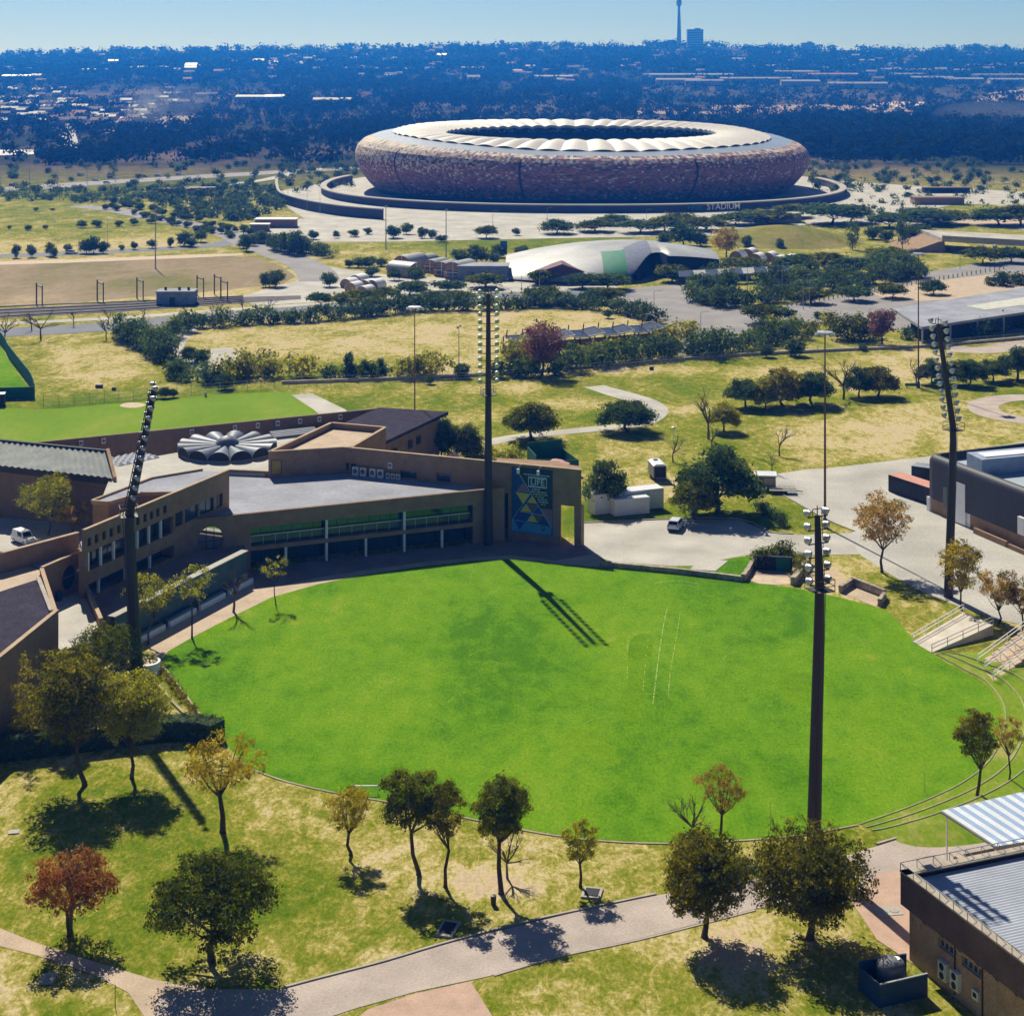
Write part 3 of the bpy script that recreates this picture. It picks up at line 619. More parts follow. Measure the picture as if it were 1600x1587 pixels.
ps = MB().prism([(-59, 209), (-55.7, 216.2), (-54.7, 213), (-50, 201.2), (-49.5, 196), (-52.6, 193.2)], 3.0, 4.3); part('passage_floor', ps, m_conc, club)
pw = MB(); poly_wall(pw, [(-54.7, 213.4), (-49.9, 201.2)], 0, 5.3, .4); part('passage_wall', pw, m_brick, club)
cp = MB(); coping(cp, [(-54.7, 213.4), (-49.9, 201.2)], 5.3, .5, .1); part('coping', cp, m_cap, club)
# ring of barrel skylights
DC = Vector((-47.4, 277.0, 8.0)); dome = thing('skylight_ring', '', None, DC); dome.parent = club; dome.location = DC - Vector(club.location)
NP = 14
for k in range(NP):
    a0 = 2 * math.pi * (k + .5) / NP; rs = [1.7, 3.2, 4.8, 6.4, 8.1]; vs = []; na = 9
    for r in rs:
        hw = r * math.tan(math.pi / NP) * .985; ht = hw * .72 + .15
        for j in range(na):
            t = math.pi * j / (na - 1); yy = -hw * math.cos(t); zz = .35 + (8.1 - r) * .10 + ht * math.sin(t)
            vs.append((DC.x + r * math.cos(a0) - yy * math.sin(a0), DC.y + r * math.sin(a0) + yy * math.cos(a0), DC.z + zz))
    fs = [(i * na + j, (i + 1) * na + j, (i + 1) * na + j + 1, i * na + j + 1) for i in range(len(rs) - 1) for j in range(na - 1)]
    part('skylight_vault', MB().add(vs, fs), m_poly, dome, smooth=True)
    e = MB().add(vs[-na:], [tuple(range(na))]); o_ = part('end_panel', e, m_dark, dome)
cd = MB().lathe([(2.1, .7), (2.05, 1.3), (1.7, 2.0), (1.0, 2.5), (.02, 2.75)], DC, 20); part('skylight_dome', cd, m_poly, dome, smooth=True)
rg = MB().lathe([(7.9, 0), (7.9, .4), (7.6, .4)], DC, 42); part('upstand', rg, m_roofg, dome)
# grids of small rooflights
def pyramid(p, s, rz):
    c, s_ = math.cos(rz) * s / 2, math.sin(rz) * s / 2
    v = [(p[0] - c + s_, p[1] - s_ - c, p[2]), (p[0] + c + s_, p[1] + s_ - c, p[2]), (p[0] + c - s_, p[1] + s_ + c, p[2]), (p[0] - c - s_, p[1] - s_ + c, p[2]), (p[0], p[1], p[2] + s * .42)]
    return MB().add(v, [(0, 1, 4), (1, 2, 4), (2, 3, 4), (3, 0, 4)])
a, b, c = P(150, 714, 8.05), P(213, 701, 8.05), P(160, 722, 8.05)
rz = math.atan2(b.y - a.y, b.x - a.x)
for i in range(7):
    for j in range(4):
        if i + j < 1: continue
        p = Vector((-63.5, 266.2, 8.05)) + Vector((math.cos(rz), math.sin(rz), 0)) * i * 1.35 + Vector((-math.sin(rz), math.cos(rz), 0)) * (j * 1.35 + .6)
        part('rooflight', pyramid(p, 1.25, rz), m_skw, club)
for i in range(6):
    for j in range(4):
        p = Vector((-40.5, 286.6, 8.05)) + Vector((.88, .47, 0)) * i * 1.4 + Vector((-.3, .95, 0)) * j * 1.25
        part('rooflight', MB().tube([p - Vector((.62, .33, 0)), p + Vector((.62, .33, 0))], .52, 8), m_poly, club)
for i in range(3):
    for j in range(2):
        p = Vector((-55.6, 246.5, 8.05)) + Vector((.5, .86, 0)) * i * 1.3 + Vector((-.86, .5, 0)) * j * 1.3
        part('rooflight', pyramid(p, 1.15, 1.0), m_skw, club)
# slate roofed front house at the left edge
fh = thing('front_house', 'low brick house with dark slate roof and lit coping at the left edge behind trees', 'building', (-58, 190, 0))
hw = MB(); poly_wall(hw, [(-52.6, 193), (-54.6, 177.5), (-56, 166)][::-1], 0, 9.0, .4); hw.prism([(-53.2, 193), (-59, 209), (-76, 198), (-72, 160), (-56.2, 166), (-55, 177.5)], 0, 7.6); part('wall', hw, m_brick, fh)
hr = MB().prism([(-53.6, 193), (-58.8, 205.6), (-63, 199.2), (-75, 196), (-72, 160), (-56.6, 166), (-55.4, 177.5)], 7.6, 8.7); part('roof', hr, m_slate, fh)
cp = MB(); coping(cp, [(-56, 166), (-54.6, 177.5), (-52.6, 193)], 9.0, .55, .12); part('coping', cp, m_cap, fh)
cp = MB(); poly_wall(cp, [(-52.8, 193.2), (-58.9, 209.3)], 4, 9.05, .5); part('side_wall', cp, m_cap, fh)
gv = MB(); gv.bar((-53.5, 193.2, 8.9), (-58.6, 205.8, 8.9), .5, .2); part('gutter', gv, m_kerb, fh)
# corrugated roof house at the left behind
nh = thing('corrugated_house', 'brick house with wide corrugated grey roof left of the ring of skylights', 'building', (-75, 268, 0))
e0_, e1_, r0_, r1_ = Vector((-95, 271.5, 8.5)), Vector((-62.2, 258, 8.5)), Vector((-80.7, 274.1, 10.2)), Vector((-65.6, 267.9, 10.2))
nw = MB().prism([(-95, 273), (-82, 267), (-62.6, 259), (-65.4, 267.6), (-80.4, 274), (-95, 280)], 0, 7.6); part('wall', nw, m_brickd, nh)
corrugate('roof', Vector((-97, 280, 10.0)), Vector((-65.6, 267.9, 10.0)), Vector((-61.8, 257.2, 8.4)), Vector((-97, 271.6, 8.4)), 30, .26, mat('asbestos_sheet', (.27, .29, .27), .8, .2, .5, fine=.15), nh)
rc = MB(); rc.bar((-97, 280.3, 10.15), (-65.3, 267.9, 10.15), .7, .5); part('ridge_cap', rc, m_dark, nh)
nfr = Frame((-95, 271.6), (-61.8, 257.8)); ev = MB(); nfr.box(ev, 0, nfr.L, -.3, .1, 7.3, 8.25); part('fascia', ev, m_frame, nh)
gw = MB(); g1, g2, g3 = Vector((-65.4, 268, 0)), Vector((-61.6, 257, 0)), Vector((-60.4, 252, 0)); gd = Vector((.5, .2, 0))
gw.hexa([g2 + Vector((0, 0, 0)), g2 + gd, g1 + gd, g1, g2 + Vector((0, 0, 8.7)), g2 + gd + Vector((0, 0, 8.7)), g1 + gd + Vector((0, 0, 10.6)), g1 + Vector((0, 0, 10.6))]); part('gable_wall', gw, m_brick, nh)
nf = Frame((-95, 273), (-62.6, 259.2))
for u in (19, 24.5): window(nh, nf, u, u + 1.4, 4.2, 6.6, v=.05, mull=2)
# air conditioners
for k, px in enumerate((559, 571, 586, 598)):
    p = fbc.p(fbc.ux(px), .75, 7.5); ac_unit(p, math.atan2(fbc.u.y, fbc.u.x), 1.05, ['leftmost of four large white air conditioners on the grey roof', 'second large white air conditioner from the left on the grey roof', 'third large white air conditioner from the left on the grey roof', 'fourth large white air conditioner from the left, beside three small ones'][k], 'large air conditioners on the roof')
for k, px in enumerate((607.5, 615.5, 623.5)):
    p = fbc.p(fbc.ux(px) + .25, .8, 7.5); ac_unit(p, math.atan2(fbc.u.y, fbc.u.x), .68, ['left one of three small white air conditioners on the grey roof', 'middle one of three small white air conditioners on the grey roof', 'right one of three small white air conditioners on the grey roof'][k], 'small air conditioners on the roof')
p = fbc.p(fbc.ux(611), .26, 9.0); ac_unit(p, math.atan2(fbc.u.y, fbc.u.x), .75, 'single white air conditioner hung on brick wall above the roof units', None)
ordn = ['first', 'second', 'third', 'fourth', 'fifth', 'sixth', 'seventh', 'eighth', 'ninth']
for k, px in enumerate((126, 161, 299, 366, 402, 433, 468, 498, 531)):
    u = fr_.ux(px); p = fr_.p(u, 0, 8.75); ac_unit(p + Vector((.12, -.26, 0)), math.atan2(-fr_.u.y, -fr_.u.x), .72, ordn[k] + ' air conditioner from the left along the rear roof parapet', 'air conditioners along the rear parapet')
# billboard on the gate tower
u0, u1 = fbc.ux(800), fbc.ux(863.5); bw, bh, bz = u1 - u0, 9.85, 1.25
bb = thing('billboard', 'tall blue poster of triangles with LIFE in a box on brick wall', 'billboard', fbc.p((u0 + u1) / 2, .05, bz))
def brd(x, y, v): return fbc.p(u0 + x * bw, v, bz + (1 - y) * bh)
def plate(name, pts, m, v0, parent=bb, d=.012):
    n = len(pts); vs = [brd(x, y, v0) for x, y in pts] + [brd(x, y, v0 + d) for x, y in pts]
    return part(name, MB().add(vs, [tuple(range(n - 1, -1, -1)), tuple(range(n, 2 * n))] + [(i, (i + 1) % n, n + (i + 1) % n, n + i) for i in range(n)]), m, parent)
def pm(n, c): return mat('print_' + n, c, .5, .05, .5, fine=.03)
P_navy, P_teal, P_lb, P_sky, P_ye, P_br, P_bl, P_gr, P_red = pm('navy', (0.02, 0.085, 0.3)), pm('teal', (0.02, 0.05, 0.075)), pm('lightblue', (0.08, 0.33, 0.62)), pm('line', (0.5, 0.66, 0.85)), pm('yellow', (0.66, 0.58, 0.06)), pm('brown', (0.17, 0.12, 0.08)), pm('blue', (0.025, 0.075, 0.36)), pm('grey', (0.2, 0.2, 0.26)), pm('red', (0.62, 0.1, 0.15))
part('panel', (lambda mb: (fbc.box(mb, u0, u1, .005, .15, bz, bz + bh), mb)[1])(MB()), P_navy, bb)
plate('print_area', [(.10, 0), (1, 0), (1, .60), (.71, .60)], P_teal, .151); plate('print_area', [(.71, .60), (1, .60), (1, .88)], P_gr, .151)
plate('print_area', [(.02, .80), (.98, .87), (.98, .99), (.02, .99)], P_lb, .151)
def tri(m, *p): plate('triangle', list(p), m, .164)
tri(P_gr, (.28, .23), (.46, .38), (.12, .37)); plate('triangle', [(.29, .28), (.36, .345), (.23, .345)], P_red, .178)
tri(P_ye, (.10, .385), (.46, .395), (.28, .56)); tri(P_ye, (.51, .42), (.63, .53), (.38, .53)); tri(P_ye, (.36, .55), (.48, .67), (.22, .67)); tri(P_ye, (.51, .705), (.645, .82), (.38, .82))
tri(P_br, (.39, .545), (.635, .545), (.50, .675)); tri(P_br, (.54, .69), (.80, .70), (.665, .82)); tri(P_bl, (.655, .56), (.80, .685), (.53, .685)); tri(P_bl, (.215, .68), (.475, .69), (.355, .825))
tri(P_bl, (.20, .69), (.335, .82), (.06, .81)); tri(P_bl, (.81, .705), (.955, .85), (.69, .835)); tri(P_bl, (.07, .83), (.33, .835), (.20, .965)); plate('triangle', [(.82, .62), (.95, .63), (.94, .74)], P_red, .178)
def ln(x0, y0, x1, y1, w_=.012, m=None):
    a, b = brd(x0, y0, .19), brd(x1, y1, .19); part('line', MB().bar(a, b, .02, w_ * bw * 1.6) if abs(x1 - x0) > .2 and abs(y1 - y0) < .03 else MB().tube([a, b], w_ * bw * .6, 4), m or P_sky, bb)
ln(.10, .01, .975, .865); ln(.46, .395, .03, .80, .008); ln(.02, .80, .02, .99, .008); ln(.22, .68, .80, .70, .006); ln(.36, .55, .66, .83, .006); ln(.655, .56, .38, .82, .006)
for a in ((.42, .135, .86, .135), (.42, .275, .86, .275)): ln(*a, .02)
for a in ((.42, .13, .42, .28), (.86, .13, .86, .28)): ln(*a, .018)
def text_mesh(txt, size, bold=0.0):
    cu = bpy.data.curves.new('t', 'FONT'); cu.body = txt; cu.size = size; cu.align_x = 'CENTER'; cu.align_y = 'CENTER'; cu.extrude = .015; cu.offset = bold; cu.resolution_u = 3
    o = bpy.data.objects.new('t', cu); COL.objects.link(o); dg = bpy.context.evaluated_depsgraph_get()
    me = bpy.data.meshes.new_from_object(o.evaluated_get(dg)); bpy.data.objects.remove(o); return me
def place_text(name, txt, size, pos, udir, m, parent, bold=0.0):
    me = text_mesh(txt, size, bold); mt = Matrix.Identity(4); nrm = Vector((udir.y, -udir.x, 0))
    for i in range(3): mt[i][0] = udir[i]; mt[i][1] = (0, 0, 1)[i]; mt[i][2] = nrm[i]; mt[i][3] = (Vector(pos) - wloc(parent))[i]
    me.transform(mt); return part(name, me, m, parent)
place_text('lettering', 'LIFE', 1.35, brd(.64, .205, .2), fbc.u, P_sky, bb, .02)
for k, (y, x0, x1) in enumerate(((.095, .30, .93), (.315, .50, .72), (.352, .48, .86), (.389, .53, .88), (.426, .58, .80), (.463, .64, .87), (.50, .66, .90), (.537, .72, .84))):
    rr_ = random.Random(k)
    x = x0
    while x < x1 - .02:
        w_ = rr_.uniform(.03, .09); plate('text_line', [(x, y - .008), (min(x + w_, x1), y - .008), (min(x + w_, x1), y + .008), (x, y + .008)], P_sky if rr_.random() > .25 else P_ye, .165); x += w_ + .015
plate('emblem', [(.74, .865), (.82, .875), (.82, .92), (.78, .945), (.74, .92)], P_teal, .165); plate('emblem', [(.765, .88), (.80, .885), (.795, .91), (.77, .91)], P_ye, .179)
for px in (812.5, 843.5):
    u = fbc.ux(px); lt = thing('floodlight', 'small white floodlight on arm above the %s of the poster' % ('left end' if px < 820 else 'middle'), 'floodlight', fbc.p(u, .3, 10.9), 'poster floodlights')
    m1 = MB(); fbc.box(m1, u - .18, u + .18, .5, .9, 10.3, 11.0); part('lamp_head', m1, m_wcol, lt); part('arm', MB().tube([fbc.p(u + .4, -.2, 11.6), fbc.p(u + .2, .4, 11.5), fbc.p(u, .7, 11.0)], .04, 5), m_alu, lt)
# ------------------------------------------------------------------ the stadium
SC = Vector((107 * 985 / F, 985.0, 0)); SA, SB = 132.5, 128.0
def sun_pt(th, r, z):
    c, s_ = math.cos(th), math.sin(th); e = 2 / 2.25
    return (SC.x + SA * r * math.copysign(abs(c) ** e, c), SC.y + SB * r * math.copysign(abs(s_) ** e, s_), z)
LT = np.radians([-180, -150, -122, -100, -80, -55, -30, 0, 30, 60, 90, 120, 150, 180]); LZ = [32.2, 31.2, 28.4, 26.0, 25.4, 26.6, 27.6, 29.4, 32.5, 34.6, 35.2, 35.2, 34.2, 32.2]
def lip(th):
    th = (th + math.pi) % (2 * math.pi) - math.pi; return float(np.interp(th, LT, LZ))
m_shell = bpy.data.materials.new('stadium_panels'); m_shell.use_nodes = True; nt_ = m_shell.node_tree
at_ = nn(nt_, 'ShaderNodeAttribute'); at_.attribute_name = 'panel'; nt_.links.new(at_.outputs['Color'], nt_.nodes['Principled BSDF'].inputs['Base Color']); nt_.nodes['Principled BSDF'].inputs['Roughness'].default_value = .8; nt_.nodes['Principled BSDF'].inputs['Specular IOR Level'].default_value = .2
st_ = thing('football_stadium', 'huge bowl shaped football stadium clad in brown mosaic panels with white fabric roof', 'stadium', SC)
NT, NV = 620, 34; vs = []; sp_ = [(0, .905), (.15, .94), (.35, .975), (.55, .998), (.72, 1.0), (.85, .988), (.94, .965), (1.0, .925)]
for j in range(NV + 1):
    t = j / NV; r = float(np.interp(t, [a for a, b in sp_], [b for a, b in sp_]))
    for i in range(NT):
        th = 2 * math.pi * i / NT - math.pi; zl = lip(th); vs.append(sun_pt(th, r, 1.2 + (zl - 1.2) * t))
fs = [(j * NT + i, j * NT + (i + 1) % NT, (j + 1) * NT + (i + 1) % NT, (j + 1) * NT + i) for j in range(NV) for i in range(NT)]
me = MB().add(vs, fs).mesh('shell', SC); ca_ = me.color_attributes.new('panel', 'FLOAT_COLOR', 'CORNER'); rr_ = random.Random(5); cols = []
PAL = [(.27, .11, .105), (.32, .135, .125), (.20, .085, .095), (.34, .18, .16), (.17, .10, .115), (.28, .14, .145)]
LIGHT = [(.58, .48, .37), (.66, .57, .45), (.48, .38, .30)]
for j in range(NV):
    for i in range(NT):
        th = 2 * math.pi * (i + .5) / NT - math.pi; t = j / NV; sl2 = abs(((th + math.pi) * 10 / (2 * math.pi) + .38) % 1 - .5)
        pl = .03 + .45 * sstep(.66, .97, t) + .12 * (1 if .42 < t < .58 else 0) + .6 * sstep(-.15, -.9, math.cos(th)) * sstep(.5, .66, t)  # more pale panels near the rim and upper left: sunlight painted into the cladding
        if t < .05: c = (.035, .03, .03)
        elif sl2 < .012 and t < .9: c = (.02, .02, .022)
        elif rr_.random() < .06 + .5 * sstep(.34, .1, t): c = (.06, .055, .06)  # dark panels thicken downwards: shadow under the bulge painted as panel colour
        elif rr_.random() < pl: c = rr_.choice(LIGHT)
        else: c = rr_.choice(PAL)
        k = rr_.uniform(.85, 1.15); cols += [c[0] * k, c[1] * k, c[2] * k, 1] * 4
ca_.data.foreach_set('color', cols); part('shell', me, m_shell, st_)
def ring(name, r0, z0f, r1, z1f, m, n=208, k=1, sm=True):
    vs = []
    for q in range(k + 1):
        f = q / k
        for i in range(n):
            th = 2 * math.pi * i / n - math.pi; vs.append(sun_pt(th, r0 + (r1 - r0) * f, z0f(th) + (z1f(th) - z0f(th)) * f))
    return part(name, MB().add(vs, [(j * n + i, j * n + (i + 1) % n, (j + 1) * n + (i + 1) % n, (j + 1) * n + i) for j in range(k) for i in range(n)]), m, st_, smooth=sm)
m_band = mat('roof_band_glass', (.33, .38, .42), .3, .12, .05, spec=.6); m_memb = mat('roof_membrane', (.70, .66, .60), .6, .05, .05)
ring('roof_band', .925, lip, .83, lambda t: lip(t) + 1.9, m_band)
NB, SGB = 60, 8; n = NB * SGB; vs = []; K = 8
for q in range(K + 1):
    f = q / K; r = .835 - (.835 - .60) * f
    for i in range(n):
        th = 2 * math.pi * i / n - math.pi; ph = (i % SGB) / SGB; rip = math.sin(math.pi * ph)
        vs.append(sun_pt(th, r, (lip(th) + 1.9) * (1 - f) + (33.0 + 1.1 * math.sin(th)) * f + .9 * math.sin(math.pi * f) + 1.5 * rip * (.45 + .55 * math.sin(math.pi * min(1, f * .8 + .1)))))
part('roof_membrane', MB().add(vs, [(j * n + i, j * n + (i + 1) % n, (j + 1) * n + (i + 1) % n, (j + 1) * n + i) for j in range(K) for i in range(n)]), m_memb, st_)
iv = vs[K * n:]; part('inner_fascia', MB().add(iv + [(x, y, z - 1.6) for x, y, z in iv], [(i, (i + 1) % n, n + (i + 1) % n, n + i) for i in range(n)]), mat('fascia_pale', (.42, .40, .38), .7, .05), st_)
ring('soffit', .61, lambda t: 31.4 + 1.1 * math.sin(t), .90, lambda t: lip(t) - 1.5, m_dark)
ring('seating_bowl', .87, lambda t: lip(t) - 6, .40, lambda t: 2.0, mat('seats', (.10, .055, .03), .8, .3, .2), k=3)
part('pitch', MB().prism([(SC.x - 52, SC.y - 34), (SC.x + 52, SC.y - 34), (SC.x + 52, SC.y + 34), (SC.x - 52, SC.y + 34)], .6, .8), m_court, st_)
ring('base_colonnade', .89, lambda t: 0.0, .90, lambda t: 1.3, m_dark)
# podium ramp: dark retaining ring around the bowl
def arc_wall(th0, th1, r0, r1, z0, z1, th_=.6, n=60, ext=(1, 1)):
    mb = MB(); vs = []
    for i in range(n + 1):
        a = th0 + (th1 - th0) * i / n
        for r in (r0, r1):
            for z in (z0, z1): p = sun_pt(a, r, z); vs.append((SC.x + (p[0] - SC.x) * ext[0], SC.y + (p[1] - SC.y) * ext[1], z))
    fs = []
    for i in range(n):
        a, b = i * 4, i * 4 + 4
        fs += [(a, b, b + 1, a + 1), (a + 2, a + 3, b + 3, b + 2), (a + 1, b + 1, b + 3, a + 3)]
    fs += [(0, 1, 3, 2), (n * 4, n * 4 + 2, n * 4 + 3, n * 4 + 1)]
    return mb.add(vs, fs)
m_ramp = mat('ramp_wall_dark', (.055, .05, .055), .8, .2, .1); m_rampt = mat('ramp_parapet', (.40, .37, .33), .85, .1, .1)
pod = thing('podium_ramp', 'curved concrete ramp with dark retaining wall sweeping around the stadium', 'ramp', sun_pt(R(-90), 1.1, 0))
EX = (1.04, 1.165)
part('retaining_wall', arc_wall(R(-200), R(12), 1.08, 1.10, 0, 3.6, n=110, ext=EX), m_ramp, pod); part('parapet', arc_wall(R(-200), R(12), 1.078, 1.104, 3.6, 4.2, n=110, ext=EX), m_rampt, pod)
tp = (SC.x + 62, 985 - SB * 1.165 * 1.10 * math.sin(R(62)) ** (2 / 2.25) - 1.2, 0)
place_text('lettering', 'STADIUM', 4.4, (SC.x + 65, 829.6, 2.4), Vector((.944, .33, 0)).normalized(), m_white, pod, .03)
place_text('lettering', 'FNB', 4.4, (SC.x + 50, 824.4, 2.4), Vector((.944, .33, 0)).normalized(), mat('teal_letters', (.03, .16, .17), .5), pod, .03)
lo_ = thing('outer_ramp', 'low curved dark wall left of the stadium edging the paved ramp', 'wall', P(433, 318))
oc = [(432, 292), (433, 305), (440, 316), (470, 326), (500, 332), (540, 338), (598, 343)]
part('retaining_wall', curb(MB(), oc, 1.2, 4.6), m_ramp, lo_); part('parapet', curb(MB(), oc, 1.5, .5, z0=4.61), m_rampt, lo_)
# ------------------------------------------------------------------ floodlight masts
def mast(base, knee, top, rows, dz, face, r0, r1, label, arm=1.0, cage=True):
    base, knee, top = Vector(base), Vector(knee), Vector(top); rk = r1 + (r0 - r1) * .45; t = thing('floodlight_mast', label, 'floodlight mast', base, 'floodlight masts round the oval')
    part('pole', MB().tube([base, base.lerp(knee, .94), knee.lerp(top, .05), top], [r0, rk * 1.03, rk * .98, r1], 10), m_steel, t)
    face = Vector((face[0], face[1], 0)).normalized(); side = Vector((-face.y, face.x, 0)); d = (top - knee).normalized()
    lad = MB()
    for s_ in (-.2, .2): lad.bar(base + Vector((0, 0, 3)) - face * (r0 + .05) + side * s_, knee - face * (rk + .15) + side * s_, .05); lad.bar(knee - face * (rk + .15) + side * s_, top - face * (r1 + .12) + side * s_, .05)
    part('ladder', lad, m_steel, t)
    for k in range(rows):
        c = top - d * (k * dz + .1)
        a = MB().bar(c - side * (arm + r1), c + side * (arm + r1), .1); part('crossarm', a, m_steel, t)
        for s_ in (-1, 1):
            p = c + side * s_ * (arm + r1) + Vector((0, 0, .42)); ax = (face * .9 - Vector((0, 0, .42))).normalized() if True else face
            h = MB().tube([p - ax * .42, p - ax * .28, p - ax * .05, p + ax * .22, p + ax * .26], [.08, .16, .29, .36, .38], 12); o = part('lamp', h, m_lamp, t, smooth=False)
            part('lamp_glass', MB().tube([p + ax * .262, p + ax * .275], .34, 12), glassmat('lens', (.55, .55, .45), .2, .2) if 'lens' not in MATS else MATS['lens'], o)
            part('bracket', MB().bar(p - Vector((0, 0, .45)), p - ax * .1, .14), m_black, o)
    if cage:
        c = knee.copy(); g = MB(); w_ = r1 + .7
        g.box((c.x, c.y, c.z), (2 * w_, 2 * w_, .08), math.atan2(side.y, side.x))
        for q in ((-1, -1), (-1, 1), (1, -1), (1, 1)):
            pp = c + side * q[0] * w_ + face * q[1] * w_; g.bar(pp, pp + Vector((0, 0, 1.1)), .06)
        for a, b in (((-1, -1), (1, -1)), ((1, -1), (1, 1)), ((1, 1), (-1, 1)), ((-1, 1), (-1, -1))):
            for z in (.55, 1.1): g.bar(c + side * a[0] * w_ + face * a[1] * w_ + Vector((0, 0, z)), c + side * b[0] * w_ + face * b[1] * w_ + Vector((0, 0, z)), .05)
        part('platform', g, m_steel, t)
    tp_ = MB().tube([top, top + Vector((0, 0, .9))], .05, 5); tp_.bar(top + side * .5, top + side * .5 + Vector((0, 0, .6)), .07); tp_.bar(top - side * .5, top - side * .5 + Vector((0, 0, .6)), .07); tp_.bar(top - side * .5 + Vector((0, 0, .6)), top + side * .5 + Vector((0, 0, .6)), .07); part('top_frame', tp_, m_steel, t)
    return t
FC = P(905, 1075)
def mpt(px, row, Y): return Vector(((px - CX) * Y / F, Y, ZA(row, Y)))
bs = P(214, 1062); mast(bs, mpt(201, 806, bs.y), mpt(241, 608, bs.y - .8), 12, 1.2, Vector((.95, .31, 0)), .80, .34, 'dark floodlight mast with tilted head beside the clubhouse wing at the left')
bs = P(763, 851); mast(bs, mpt(763, 617, bs.y), mpt(763, 458, bs.y - 3.0), 13, 1.17, FC - bs, .70, .29, 'dark floodlight mast in front of the clubhouse beside the blue poster')
bs = P(1482, 933); mast(bs, mpt(1490, 672, bs.y), mpt(1466, 506, bs.y - .8), 13, 1.1, FC - bs, .66, .30, 'dark floodlight mast with tilted head in front of the navy hall at the right')
bs = P(1271, 1338); mast(bs, mpt(1281, 922, bs.y), mpt(1277, 805, bs.y + 1.4), 6, 1.2, Vector((-.45, 1, 0)), .70, .27, 'tallest looking dark floodlight mast behind the two round trees in front', arm=.75)
# slender high masts and lamp posts
m_pole = mat('rusty_pole', (.20, .11, .07), .8, .4, .2, fine=.2, stretch=(1, 1, .3)); m_gpole = mat('galvanised_pole', (.36, .37, .38), .6, .1)
def pole(px, py, top, label, head='ring', r=.16, m=None, group=None, hide=0, name='light_pole', cat='light pole'):
    b = P(px, py); z = ZA(top, b.y); t = thing(name, label, cat, b, group)
    part('pole', MB().tube([b, b + Vector((0, 0, z * .5)), b + Vector((0, 0, z))], [r, r * .75, r * .5], 7), m or m_pole, t)
    tp = b + Vector((0, 0, z)); h = MB()
    if head == 'ring':
        h.lathe([(.25, 0), (1.25, .1), (1.25, .35), (.25, .4)], tp, 12)
        for k in range(6): a = k * math.pi / 3; h.box((tp.x + 1.35 * math.cos(a), tp.y + 1.35 * math.sin(a), tp.z - .25), (.45, .45, .4), a)
    elif head == 'arm': h.bar(tp, tp + Vector((1.8, -.3, .25)), .1); h.box(tp + Vector((1.9, -.3, .2)), (.8, .35, .14))
    elif head == 'ball': h.lathe([(.02, 0), (.28, .1), (.36, .35), (.28, .6), (.02, .7)], tp, 10)
    elif head == 'flood': h.box(tp + Vector((-.3, 0, -.5)), (.5, .4, .5)); h.box(tp + Vector((.35, 0, -.1)), (.5, .4, .45))
    part('lamp_head', h, m_alu if head in ('ring', 'ball') else m_gpole, t)
    if head == 'ring': part('winch_box', MB().box(b, (.6, .5, 1.4)), mat('pole_base_blue', (.05, .10, .16), .6), t)
    return t
pole(1289, 824, 522, 'slender rusty high mast with lamp ring standing in the grass island by the plaza', r=.22)
pole(1435, 606, 398, 'slender brown high mast with lamp ring beside the green benches', r=.2)
pole(648, 712, 482, 'slender brown mast rising behind the slate roof of the clubhouse', r=.16)
pole(243, 420, 328, 'tall steel pole standing in the brown dry field', 'flood', .28, m_gpole); pole(603, 390, 322, 'tall thin pole on the grass left of the barrel roofed huts', 'flood', .25, m_gpole); pole(697, 406, 328, 'tall thin pole right behind the barrel roofed huts', 'flood', .25, m_gpole)
pole(717, 572, 510, 'short floodlight pole at the near edge of the dry pitch', 'flood', .14, m_gpole); pole(1052, 702, 672, 'small globe lamp post by the bare tree', 'ball', .06, m_gpole)
for k, (x, y, tp) in enumerate([(170, 388, 342), (900 // 5.33, 384, 342), (1000, 540, 492), (1095, 535, 488), (1022, 488, 455), (1097, 470, 428), (1168, 462, 418), (1222, 455, 412), (815, 455, 428), (843, 452, 425), (1265, 482, 438), (1255, 484, 430), (1318, 450, 404), (1335, 436, 402), (1410, 430, 398), (1500, 420, 392), (855, 350, 325), (1010, 352, 328), (770, 355, 330), (480, 330, 300), (500, 335, 296), (450, 312, 285), (1140, 560, 528), (1075, 555, 520)][1:]):
    pole(x, y, tp, 'thin grey street lamp along the roads beyond the oval', 'arm', .12, m_gpole, 'street lamps beyond the oval', name='street_lamp', cat='street lamp')
for k, (x, y, tp) in enumerate([(1, 300, 268), (46, 296, 262), (136, 288, 258), (90, 292, 262), (180, 284, 256), (222, 280, 254), (245, 262, 242), (1305, 272, 256), (1395, 282, 264), (1430, 286, 264), (1475, 290, 268), (1508, 294, 270), (1543, 298, 274), (1578, 300, 276), (330, 268, 244)]):
    pole(x, y, tp, 'curved motorway lamp post in the hazy distance', 'arm', .22, m_gpole, 'motorway lamps', name='street_lamp', cat='street lamp')
pole(1204, 1296, 1246, 'thin boundary post with flat cap near the bottom of the oval', 'none', .035, m_gpole, name='boundary_post', cat='post'); pole(1445, 1238, 1180, 'thin boundary post with flat cap at the lower right of the oval', 'none', .035, m_gpole, name='boundary_post', cat='post')
